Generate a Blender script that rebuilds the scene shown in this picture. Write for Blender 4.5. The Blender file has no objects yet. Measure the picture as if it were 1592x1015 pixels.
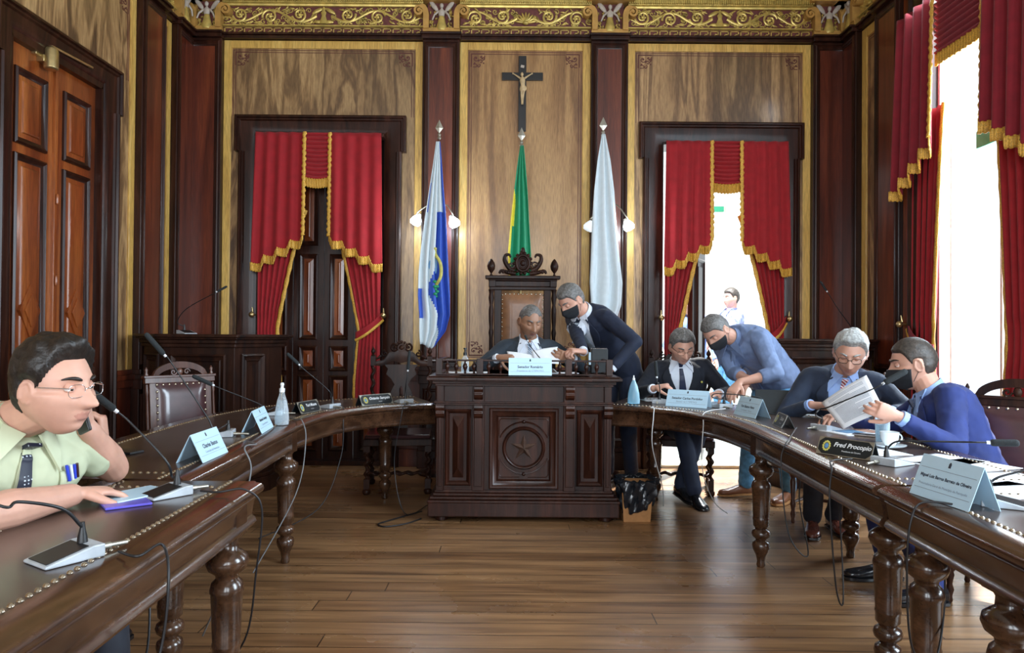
import bpy, bmesh, math, random
from mathutils import Vector, Matrix, noise
V = Vector
PI = math.pi
random.seed(7)
scene = bpy.context.scene
COL = scene.collection

# ------------------------------------------------------------------ camera
F, CX, CY, HC = 1120.0, 796.0, 507.5, 1.25
PITCH, ROLL = math.atan(11.5 / F), 0.008
_f = V((0, math.cos(PITCH), math.sin(PITCH)))
_u = V((0, -math.sin(PITCH), math.cos(PITCH)))
_r = V((1, 0, 0))
CR = _r * math.cos(ROLL) + _u * math.sin(ROLL)
CU = _u * math.cos(ROLL) - _r * math.sin(ROLL)
cam_d = bpy.data.cameras.new('camera')
cam = bpy.data.objects.new('camera', cam_d)
COL.objects.link(cam)
cam_d.sensor_width = 36.0
cam_d.lens = F / 1592.0 * 36.0
cam_d.clip_start = 0.05
cam_d.clip_end = 200
m = Matrix((CR, CU, -_f)).transposed().to_4x4()
m.translation = (0, 0, HC)
cam.matrix_world = m
scene.camera = cam


def ray(px, py):
    return _f + CR * ((px - CX) / F) + CU * ((CY - py) / F)


def W(px, py, y):
    d = ray(px, py)
    return V((0, 0, HC)) + d * (y / d.y)


def T(px, py, z=0.75):
    d = ray(px, py)
    return V((0, 0, HC)) + d * ((z - HC) / d.z)


# ------------------------------------------------------------------ light
scene.view_settings.view_transform = 'Standard'
scene.view_settings.look = 'None'
scene.view_settings.exposure = 0.45
scene.view_settings.gamma = 1.0
world = bpy.data.worlds.new('daylight')
scene.world = world
world.use_nodes = True
bg = world.node_tree.nodes['Background']
bg.inputs[0].default_value = (0.80, 0.91, 1.0, 1)
bg.inputs[1].default_value = 1.5
try:
    scene.cycles.max_bounces = 8
    scene.cycles.transparent_max_bounces = 12
    scene.cycles.use_denoising = True
    scene.cycles.sample_clamp_indirect = 6
    scene.cycles.caustics_reflective = False
    scene.cycles.caustics_refractive = False
except Exception:
    pass


def area(name, loc, target, sx, sy, power, col):
    l = bpy.data.lights.new(name, 'AREA')
    l.shape = 'RECTANGLE'
    l.size, l.size_y = sx, sy
    l.energy = power
    l.color = col
    o = bpy.data.objects.new(name, l)
    COL.objects.link(o)
    o.location = loc
    o.rotation_euler = (V(target) - V(loc)).to_track_quat('-Z', 'Y').to_euler()
    return o


area('window_daylight', (3.75, 5.0, 2.5), (0.5, 4.2, 0.8), 1.3, 3.2, 210, (0.78, 0.90, 1.0))
area('window_daylight', (3.75, 1.6, 2.4), (0.0, 2.2, 0.8), 1.5, 2.8, 230, (0.72, 0.87, 1.0))
area('corridor_daylight', (1.9, 8.3, 3.3), (1.9, 9.0, 0.6), 2.4, 1.2, 260, (0.95, 0.98, 1.0))
for _x in (-1.9, 0.05, 2.0):
    area('rear_window_daylight', (_x, -3.0, 2.3), (_x * 0.8, 6.5, 1.8), 1.15, 2.8, 85, (0.86, 0.93, 1.0))
sun_d = bpy.data.lights.new('sun', 'SUN'); sun_d.energy = 14; sun_d.angle = 0.02; sun_d.color = (1.0, 0.96, 0.90)
sun = bpy.data.objects.new('sun', sun_d); COL.objects.link(sun)
sun.rotation_euler = V((-1.0, -1.55, -2.3)).to_track_quat('-Z', 'Y').to_euler()

# ------------------------------------------------------------------ materials
MATS = {}


def nodes_of(name):
    mt = bpy.data.materials.new(name)
    mt.use_nodes = True
    nt = mt.node_tree
    b = nt.nodes['Principled BSDF']
    return mt, nt, b


def plain(name, col, rough=0.5, metal=0.0, coat=0.0, var=0.12, scale=30, sheen=0.0, bump=0.0, trans=0.0, emit=None, sss=0.0, ior=None):
    mt, nt, b = nodes_of(name)
    N, L = nt.nodes, nt.links
    tc = N.new('ShaderNodeTexCoord')
    nz = N.new('ShaderNodeTexNoise')
    nz.inputs['Scale'].default_value = scale
    nz.inputs['Detail'].default_value = 4
    L.new(tc.outputs['Object'], nz.inputs['Vector'])
    rp = N.new('ShaderNodeValToRGB')
    c = list(col)
    rp.color_ramp.elements[0].color = [max(0, x * (1 - var)) for x in c] + [1]
    rp.color_ramp.elements[1].color = [min(1, x * (1 + var)) for x in c] + [1]
    rp.color_ramp.elements[0].position = 0.3
    rp.color_ramp.elements[1].position = 0.7
    L.new(nz.outputs['Fac'], rp.inputs['Fac'])
    L.new(rp.outputs['Color'], b.inputs['Base Color'])
    b.inputs['Roughness'].default_value = rough
    b.inputs['Metallic'].default_value = metal
    b.inputs['Coat Weight'].default_value = coat
    b.inputs['Coat Roughness'].default_value = 0.12
    b.inputs['Sheen Weight'].default_value = sheen
    b.inputs['Transmission Weight'].default_value = trans
    if ior:
        b.inputs['IOR'].default_value = ior
    if sss:
        b.inputs['Subsurface Weight'].default_value = sss
        b.inputs['Subsurface Radius'].default_value = (0.01, 0.004, 0.002)
    if emit:
        b.inputs['Emission Color'].default_value = list(emit[0]) + [1]
        b.inputs['Emission Strength'].default_value = emit[1]
    if bump:
        bp = N.new('ShaderNodeBump')
        bp.inputs['Strength'].default_value = bump
        bp.inputs['Distance'].default_value = 0.004
        L.new(nz.outputs['Fac'], bp.inputs['Height'])
        L.new(bp.outputs['Normal'], b.inputs['Normal'])
    MATS[name] = mt
    return mt


def wood(name, cols, stretch=(6, 6, 0.6), scale=2.0, distort=1.2, rough=0.35, coat=0.3, fine=40, swirl=0.0, board=0.0, spec=0.5):
    """layered noise stretched along the grain; swirl adds contour-like figure, board adds plank-to-plank change along x"""
    mt, nt, b = nodes_of(name)
    N, L = nt.nodes, nt.links
    tc = N.new('ShaderNodeTexCoord')
    mp = N.new('ShaderNodeMapping')
    mp.inputs['Scale'].default_value = stretch
    L.new(tc.outputs['Object'], mp.inputs['Vector'])
    n1 = N.new('ShaderNodeTexNoise')
    n1.inputs['Scale'].default_value = scale
    n1.inputs['Detail'].default_value = 5
    n1.inputs['Distortion'].default_value = distort
    L.new(mp.outputs['Vector'], n1.inputs['Vector'])
    fac = n1.outputs['Fac']
    if swirl:
        mu = N.new('ShaderNodeMath'); mu.operation = 'MULTIPLY'; mu.inputs[1].default_value = swirl
        L.new(fac, mu.inputs[0])
        sn = N.new('ShaderNodeMath'); sn.operation = 'SINE'
        L.new(mu.outputs[0], sn.inputs[0])
        mr = N.new('ShaderNodeMapRange')
        mr.inputs[1].default_value = -1; mr.inputs[2].default_value = 1
        mr.inputs[3].default_value = 0.15; mr.inputs[4].default_value = 0.85
        L.new(sn.outputs[0], mr.inputs[0])
        mx = N.new('ShaderNodeMath'); mx.operation = 'ADD'
        mh = N.new('ShaderNodeMath'); mh.operation = 'MULTIPLY'; mh.inputs[1].default_value = 0.45
        L.new(mr.outputs[0], mh.inputs[0])
        mh2 = N.new('ShaderNodeMath'); mh2.operation = 'MULTIPLY'; mh2.inputs[1].default_value = 0.6
        L.new(fac, mh2.inputs[0])
        L.new(mh.outputs[0], mx.inputs[0]); L.new(mh2.outputs[0], mx.inputs[1])
        fac = mx.outputs[0]
    m2 = N.new('ShaderNodeMapping')
    m2.inputs['Scale'].default_value = [s * fine / 6 for s in stretch]
    L.new(tc.outputs['Object'], m2.inputs['Vector'])
    n2 = N.new('ShaderNodeTexNoise')
    n2.inputs['Scale'].default_value = 3
    n2.inputs['Detail'].default_value = 3
    L.new(m2.outputs['Vector'], n2.inputs['Vector'])
    rp = N.new('ShaderNodeValToRGB')
    el = rp.color_ramp.elements
    el[0].position, el[1].position = 0.28, 0.75
    el[0].color = list(cols[0]) + [1]
    el[1].color = list(cols[-1]) + [1]
    if len(cols) == 3:
        e = el.new(0.5); e.color = list(cols[1]) + [1]
    L.new(fac, rp.inputs['Fac'])
    mixc = N.new('ShaderNodeMix'); mixc.data_type = 'RGBA'; mixc.blend_type = 'MULTIPLY'
    mixc.inputs['Factor'].default_value = 0.55
    L.new(rp.outputs['Color'], mixc.inputs['A'])
    r2 = N.new('ShaderNodeValToRGB')
    r2.color_ramp.elements[0].position = 0.35; r2.color_ramp.elements[0].color = (0.45, 0.42, 0.4, 1)
    r2.color_ramp.elements[1].position = 0.62; r2.color_ramp.elements[1].color = (1, 1, 1, 1)
    L.new(n2.outputs['Fac'], r2.inputs['Fac'])
    L.new(r2.outputs['Color'], mixc.inputs['B'])
    out = mixc.outputs['Result']
    if board:
        sp = N.new('ShaderNodeSeparateXYZ'); L.new(tc.outputs['Object'], sp.inputs[0])
        dv = N.new('ShaderNodeMath'); dv.operation = 'DIVIDE'; dv.inputs[1].default_value = board
        L.new(sp.outputs['X'], dv.inputs[0])
        fl = N.new('ShaderNodeMath'); fl.operation = 'FLOOR'; L.new(dv.outputs[0], fl.inputs[0])
        wn = N.new('ShaderNodeTexWhiteNoise'); wn.noise_dimensions = '1D'
        L.new(fl.outputs[0], wn.inputs['W'])
        mr = N.new('ShaderNodeMapRange'); mr.inputs[3].default_value = 0.72; mr.inputs[4].default_value = 1.2
        L.new(wn.outputs['Value'], mr.inputs[0])
        vm = N.new('ShaderNodeVectorMath'); vm.operation = 'SCALE'
        L.new(out, vm.inputs[0]); L.new(mr.outputs[0], vm.inputs['Scale'])
        out = vm.outputs[0]
    L.new(out, b.inputs['Base Color'])
    b.inputs['Roughness'].default_value = rough
    b.inputs['Specular IOR Level'].default_value = spec
    b.inputs['Coat Weight'].default_value = coat
    b.inputs['Coat Roughness'].default_value = 0.15
    MATS[name] = mt
    return mt


wood('dark_wood', [(0.012, 0.004, 0.003), (0.030, 0.009, 0.005), (0.065, 0.020, 0.011)], rough=0.33, coat=0.08, spec=0.25)
wood('rim_wood', [(0.028, 0.012, 0.007), (0.062, 0.028, 0.014), (0.115, 0.054, 0.028)], stretch=(5, 1.2, 5), rough=0.25, coat=0.5)
wood('chair_wood', [(0.012, 0.008, 0.008), (0.028, 0.011, 0.007), (0.055, 0.022, 0.013)], rough=0.38, coat=0.05, spec=0.12)
wood('chair_wood_red', [(0.045, 0.015, 0.009), (0.085, 0.030, 0.018), (0.13, 0.05, 0.03)], rough=0.35, coat=0.25)
wood('red_wood', [(0.045, 0.008, 0.004), (0.12, 0.022, 0.009), (0.21, 0.045, 0.016)], stretch=(5, 5, 0.35), scale=1.4, rough=0.35, coat=0.25)
wood('door_wood', [(0.11, 0.022, 0.005), (0.25, 0.056, 0.012), (0.42, 0.125, 0.028)], stretch=(5, 5, 0.5), scale=1.3, rough=0.28, coat=0.5)
wood('walnut_panel', [(0.10, 0.052, 0.026), (0.31, 0.175, 0.075), (0.50, 0.31, 0.14)], stretch=(2.6, 2.6, 0.42), scale=1.1, distort=1.6, rough=0.4, coat=0.2, swirl=34, fine=55, board=0.47)
wood('oak_panel', [(0.22, 0.105, 0.038), (0.35, 0.18, 0.065), (0.46, 0.26, 0.10)], stretch=(4, 4, 0.35), scale=1.2, distort=0.9, rough=0.4, coat=0.2, swirl=14, fine=60)
wood('gold_strip', [(0.58, 0.33, 0.075), (0.74, 0.45, 0.11), (0.85, 0.57, 0.17)], stretch=(5, 5, 0.5), rough=0.4, coat=0.15)
plain('gilding', (0.62, 0.46, 0.13), rough=0.38, metal=0.45, var=0.25, scale=18)
plain('gilding_orange', (0.55, 0.31, 0.085), rough=0.42, metal=0.3, var=0.2, scale=12)
plain('frieze_red', (0.14, 0.035, 0.03), rough=0.6, var=0.3)
plain('stencil_red', (0.10, 0.022, 0.016), rough=0.55)
plain('ceiling_paint', (0.55, 0.5, 0.42), rough=0.8)
plain('velvet', (0.30, 0.005, 0.010), rough=0.85, sheen=0.1, var=0.12, scale=14, bump=0.1)
plain('velvet_wine', (0.22, 0.006, 0.016), rough=0.85, sheen=0.1, var=0.12, scale=14, bump=0.1)
plain('fringe_gold', (0.60, 0.33, 0.045), rough=0.6, var=0.45, scale=160)
plain('brass', (0.55, 0.42, 0.20), rough=0.3, metal=0.9)
plain('aged_metal', (0.42, 0.40, 0.34), rough=0.35, metal=0.8)
plain('leather_top', (0.050, 0.030, 0.022), rough=0.30, coat=0.25, var=0.25, scale=5)
plain('leather_brown', (0.235, 0.105, 0.045), rough=0.45, coat=0.15, var=0.25, scale=14, bump=0.1)
plain('leather_plum', (0.055, 0.020, 0.022), rough=0.28, coat=0.4, var=0.2, scale=14)
plain('stud_metal', (0.50, 0.43, 0.33), rough=0.22, metal=0.95)
plain('black_plastic', (0.010, 0.011, 0.013), rough=0.4)
plain('foam_black', (0.018, 0.022, 0.024), rough=0.95, bump=0.5, scale=300)
plain('grey_plastic', (0.42, 0.46, 0.50), rough=0.35)
plain('white_plastic', (0.78, 0.82, 0.86), rough=0.35)
plain('chrome', (0.7, 0.72, 0.75), rough=0.15, metal=1.0)
plain('paper', (0.80, 0.83, 0.88), rough=0.6, var=0.02)
plain('card_white', (0.52, 0.74, 0.90), rough=0.35, var=0.02)
plain('card_black', (0.012, 0.016, 0.018), rough=0.3)
plain('ink', (0.035, 0.045, 0.07), rough=0.6)
plain('ink_grey', (0.22, 0.28, 0.36), rough=0.6)
plain('ink_white', (0.75, 0.78, 0.80), rough=0.5)
plain('crest_gold', (0.55, 0.50, 0.12), rough=0.5)
plain('crest_blue', (0.10, 0.25, 0.45), rough=0.5)
plain('marble_white', (0.50, 0.43, 0.36), rough=0.5)
plain('wall_white', (0.85, 0.87, 0.85), rough=0.8)
plain('wall_cream', (0.80, 0.76, 0.62), rough=0.8)
plain('corridor_floor', (0.55, 0.62, 0.60), rough=0.5)
plain('sign_green', (0.03, 0.35, 0.20), rough=0.5)
plain('paint_white', (0.80, 0.78, 0.72), rough=0.45)
plain('cardboard', (0.42, 0.20, 0.07), rough=0.75)
plain('bag_black', (0.012, 0.015, 0.02), rough=0.22, coat=0.4)
plain('flag_white', (0.66, 0.74, 0.78), rough=0.7, sheen=0.0, var=0.03)
plain('flag_blue', (0.015, 0.08, 0.50), rough=0.5, sheen=0.2, var=0.08)
plain('flag_green', (0.0, 0.26, 0.115), rough=0.5, sheen=0.2, var=0.06)
plain('flag_yellow', (0.75, 0.60, 0.03), rough=0.5)
plain('lamp_glass', (0.9, 0.95, 1.0), rough=0.3, emit=((0.80, 0.92, 1.0), 14.0))
plain('cross_black', (0.008, 0.008, 0.010), rough=0.35, coat=0.3)
plain('corpus_ivory', (0.55, 0.40, 0.22), rough=0.45, var=0.2)
plain('liquid_clear', (0.85, 0.93, 0.97), rough=0.05, trans=0.85, ior=1.3, var=0.01)
plain('bottle_blue', (0.45, 0.75, 0.88), rough=0.08, trans=0.6, ior=1.35, var=0.02)
plain('glass_clear', (0.95, 0.98, 1.0), rough=0.02, trans=0.96, ior=1.45, var=0.0)
plain('porcelain', (0.80, 0.88, 0.92), rough=0.15, coat=0.3, var=0.01)
plain('tablet_grey', (0.012, 0.016, 0.019), rough=0.6)
plain('phone_blue', (0.12, 0.10, 0.55), rough=0.3)
plain('pen_blue', (0.03, 0.06, 0.55), rough=0.3)
plain('cable_black', (0.010, 0.010, 0.012), rough=0.45)
plain('cable_grey', (0.16, 0.17, 0.18), rough=0.45)
plain('cable_white', (0.65, 0.66, 0.66), rough=0.45)
plain('skin_fair', (0.62, 0.34, 0.25), rough=0.5, sss=0.12, var=0.06, scale=25)
plain('skin_tan', (0.50, 0.26, 0.17), rough=0.5, sss=0.12, var=0.06, scale=25)
plain('skin_brown', (0.32, 0.165, 0.10), rough=0.45, sss=0.08, var=0.08, scale=25)
plain('lips', (0.53, 0.25, 0.19), rough=0.45)
plain('lips_brown', (0.24, 0.10, 0.075), rough=0.45)
plain('hair_dark', (0.014, 0.010, 0.008), rough=0.45, var=0.5, scale=70, bump=0.8)
plain('hair_brown', (0.045, 0.035, 0.028), rough=0.5, var=0.5, scale=70, bump=0.8)
plain('hair_grey', (0.13, 0.125, 0.12), rough=0.55, var=0.5, scale=80, bump=0.8)
plain('hair_silver', (0.36, 0.37, 0.36), rough=0.55, var=0.4, scale=80, bump=0.8)
plain('eye_white', (0.75, 0.72, 0.68), rough=0.2)
plain('iris_dark', (0.02, 0.012, 0.008), rough=0.1)
plain('mask_black', (0.012, 0.014, 0.018), rough=0.7, var=0.2)
plain('suit_navy', (0.008, 0.014, 0.036), rough=0.8, sheen=0.03, var=0.2, scale=12)
plain('suit_blue', (0.010, 0.024, 0.135), rough=0.8, sheen=0.05, var=0.2, scale=12)
plain('suit_midnight', (0.006, 0.009, 0.018), rough=0.8, sheen=0.03, var=0.2, scale=12)
plain('suit_slate', (0.022, 0.033, 0.048), rough=0.8, sheen=0.03, var=0.2, scale=12)
plain('suit_steel', (0.014, 0.024, 0.050), rough=0.8, sheen=0.05, var=0.2, scale=12)
plain('shirt_white', (0.68, 0.74, 0.84), rough=0.7, var=0.04)
plain('shirt_blue', (0.28, 0.42, 0.75), rough=0.7, var=0.06)
plain('shirt_sage', (0.52, 0.56, 0.38), rough=0.7, var=0.06, scale=12)
plain('shirt_denim', (0.15, 0.21, 0.36), rough=0.75, var=0.15, scale=20)
plain('shirt_pattern', (0.30, 0.34, 0.60), rough=0.75, var=0.7, scale=22)
plain('jeans', (0.10, 0.28, 0.48), rough=0.8, var=0.35, scale=25)
plain('trouser_dark', (0.020, 0.024, 0.036), rough=0.75, var=0.2, scale=12)
plain('shoe_black', (0.012, 0.012, 0.014), rough=0.2, coat=0.5)
plain('shoe_brown', (0.20, 0.075, 0.035), rough=0.35, coat=0.2)
plain('shoe_burgundy', (0.12, 0.035, 0.022), rough=0.25, coat=0.4)
plain('tie_silver', (0.42, 0.52, 0.62), rough=0.4)


def thin_glass(name, fac, tint, body=None):
    mt, nt, b = nodes_of(name)
    N, L = nt.nodes, nt.links
    tr = N.new('ShaderNodeBsdfTransparent'); tr.inputs[0].default_value = list(tint) + [1]
    mx = N.new('ShaderNodeMixShader')
    lw = N.new('ShaderNodeLayerWeight'); lw.inputs[0].default_value = 0.35
    ma = N.new('ShaderNodeMath'); ma.operation = 'MULTIPLY_ADD'; ma.inputs[1].default_value = fac * 1.6; ma.inputs[2].default_value = fac * 0.5
    L.new(lw.outputs['Facing'], ma.inputs[0]); L.new(ma.outputs[0], mx.inputs[0])
    b.inputs['Base Color'].default_value = list(body or (0.9, 0.95, 1.0)) + [1]
    b.inputs['Roughness'].default_value = 0.08
    b.inputs['Coat Weight'].default_value = 0.5
    L.new(tr.outputs[0], mx.inputs[1]); L.new(b.outputs[0], mx.inputs[2])
    L.new(mx.outputs[0], N['Material Output'].inputs['Surface'])
    MATS[name] = mt


thin_glass('window_glass', 0.04, (0.98, 0.99, 1.0))
thin_glass('clear_plastic', 0.28, (0.92, 0.96, 0.98))
thin_glass('clear_gel', 0.22, (0.88, 0.95, 0.98))
thin_glass('water_blue', 0.40, (0.80, 0.92, 0.97), (0.65, 0.88, 0.96))
thin_glass('blue_plastic', 0.62, (0.60, 0.85, 0.95), (0.50, 0.80, 0.95))


def striped(name, c1, c2, scale, rot, rough=0.5, dots=False):
    mt, nt, b = nodes_of(name)
    N, L = nt.nodes, nt.links
    tc = N.new('ShaderNodeTexCoord')
    mp = N.new('ShaderNodeMapping'); mp.inputs['Rotation'].default_value = rot
    L.new(tc.outputs['Object'], mp.inputs['Vector'])
    if dots:
        w = N.new('ShaderNodeTexVoronoi'); w.inputs['Scale'].default_value = scale; w.inputs['Randomness'].default_value = 0.15
        L.new(mp.outputs[0], w.inputs['Vector']); fac = w.outputs['Distance']
    else:
        w = N.new('ShaderNodeTexWave'); w.inputs['Scale'].default_value = scale
        L.new(mp.outputs[0], w.inputs['Vector']); fac = w.outputs['Fac']
    rp = N.new('ShaderNodeValToRGB'); rp.color_ramp.interpolation = 'CONSTANT'
    rp.color_ramp.elements[0].color = list(c1) + [1]
    rp.color_ramp.elements[1].color = list(c2) + [1]
    rp.color_ramp.elements[1].position = 0.24 if dots else 0.5
    L.new(fac, rp.inputs['Fac']); L.new(rp.outputs['Color'], b.inputs['Base Color'])
    b.inputs['Roughness'].default_value = rough
    MATS[name] = mt


striped('tie_dotted', (0.55, 0.60, 0.68), (0.010, 0.013, 0.030), 95, (0, 0, 0.4), dots=True)
striped('tie_navy', (0.010, 0.016, 0.050), (0.014, 0.022, 0.065), 30, (0, 0.7, 0))
striped('tie_striped_red', (0.30, 0.02, 0.03), (0.70, 0.66, 0.70), 22, (0, 0.9, 0))
striped('tie_striped_blue', (0.50, 0.58, 0.68), (0.12, 0.17, 0.26), 26, (0, 0.8, 0))
striped('lace', (0.9, 0.86, 0.7), (0.95, 0.95, 0.9), 9, (0, 0, 0))


def floor_material():
    mt, nt, b = nodes_of('floor_planks')
    N, L = nt.nodes, nt.links
    tc = N.new('ShaderNodeTexCoord')
    br = N.new('ShaderNodeTexBrick')
    br.offset = 0.0
    br.inputs['Scale'].default_value = 1.0
    br.inputs['Brick Width'].default_value = 3.1
    br.inputs['Row Height'].default_value = 0.125
    br.inputs['Mortar Size'].default_value = 0.0028
    br.inputs['Mortar Smooth'].default_value = 0.3
    br.inputs['Color1'].default_value = (0.215, 0.112, 0.050, 1)
    br.inputs['Color2'].default_value = (0.35, 0.20, 0.095, 1)
    br.inputs['Mortar'].default_value = (0.02, 0.009, 0.005, 1)
    sx = N.new('ShaderNodeSeparateXYZ'); L.new(tc.outputs['Object'], sx.inputs[0])
    dy = N.new('ShaderNodeMath'); dy.operation = 'DIVIDE'; dy.inputs[1].default_value = 0.125; L.new(sx.outputs['Y'], dy.inputs[0])
    fy = N.new('ShaderNodeMath'); fy.operation = 'FLOOR'; L.new(dy.outputs[0], fy.inputs[0])
    wn = N.new('ShaderNodeTexWhiteNoise'); wn.noise_dimensions = '1D'; L.new(fy.outputs[0], wn.inputs['W'])
    ax = N.new('ShaderNodeMath'); ax.operation = 'MULTIPLY_ADD'; ax.inputs[1].default_value = 3.1
    L.new(wn.outputs['Value'], ax.inputs[0]); L.new(sx.outputs['X'], ax.inputs[2])
    cx = N.new('ShaderNodeCombineXYZ'); L.new(ax.outputs[0], cx.inputs['X']); L.new(sx.outputs['Y'], cx.inputs['Y'])
    L.new(cx.outputs[0], br.inputs['Vector'])
    mp = N.new('ShaderNodeMapping'); mp.inputs['Scale'].default_value = (0.7, 9, 1)
    L.new(tc.outputs['Object'], mp.inputs['Vector'])
    nz = N.new('ShaderNodeTexNoise'); nz.inputs['Scale'].default_value = 2.2; nz.inputs['Detail'].default_value = 8
    nz.inputs['Distortion'].default_value = 0.6
    L.new(mp.outputs[0], nz.inputs['Vector'])
    rp = N.new('ShaderNodeValToRGB')
    rp.color_ramp.elements[0].position = 0.3; rp.color_ramp.elements[0].color = (0.45, 0.40, 0.38, 1)
    rp.color_ramp.elements[1].position = 0.72; rp.color_ramp.elements[1].color = (1.25, 1.2, 1.15, 1)
    L.new(nz.outputs['Fac'], rp.inputs['Fac'])
    mx = N.new('ShaderNodeMix'); mx.data_type = 'RGBA'; mx.blend_type = 'MULTIPLY'; mx.inputs['Factor'].default_value = 0.9
    L.new(br.outputs['Color'], mx.inputs['A']); L.new(rp.outputs['Color'], mx.inputs['B'])
    # scuffs and worn varnish
    n2 = N.new('ShaderNodeTexNoise'); n2.inputs['Scale'].default_value = 1.6; n2.inputs['Detail'].default_value = 6
    L.new(tc.outputs['Object'], n2.inputs['Vector'])
    r2 = N.new('ShaderNodeMapRange'); r2.inputs[1].default_value = 0.3; r2.inputs[2].default_value = 0.7
    r2.inputs[3].default_value = 0.20; r2.inputs[4].default_value = 0.42
    L.new(n2.outputs['Fac'], r2.inputs[0])
    L.new(r2.outputs[0], b.inputs['Roughness'])
    L.new(mx.outputs['Result'], b.inputs['Base Color'])
    bp = N.new('ShaderNodeBump'); bp.inputs['Strength'].default_value = 0.35; bp.inputs['Distance'].default_value = 0.002
    bp.invert = True
    L.new(br.outputs['Fac'], bp.inputs['Height'])
    b2 = N.new('ShaderNodeBump'); b2.inputs['Strength'].default_value = 0.12; b2.inputs['Distance'].default_value = 0.01
    L.new(nz.outputs['Fac'], b2.inputs['Height']); L.new(bp.outputs['Normal'], b2.inputs['Normal'])
    L.new(b2.outputs['Normal'], b.inputs['Normal'])
    MATS['floor_planks'] = mt


floor_material()


# ------------------------------------------------------------------ geometry helpers
def basis(z, x=None):
    z = V(z).normalized()
    if x is None:
        x = V((1, 0, 0)) if abs(z.x) < 0.9 else V((0, 1, 0))
    x = V(x)
    x = (x - z * x.dot(z)).normalized()
    return x, z.cross(x), z


def at(loc, rz=0.0):
    return Matrix.Translation(V(loc)) @ Matrix.Rotation(rz, 4, 'Z')


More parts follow.
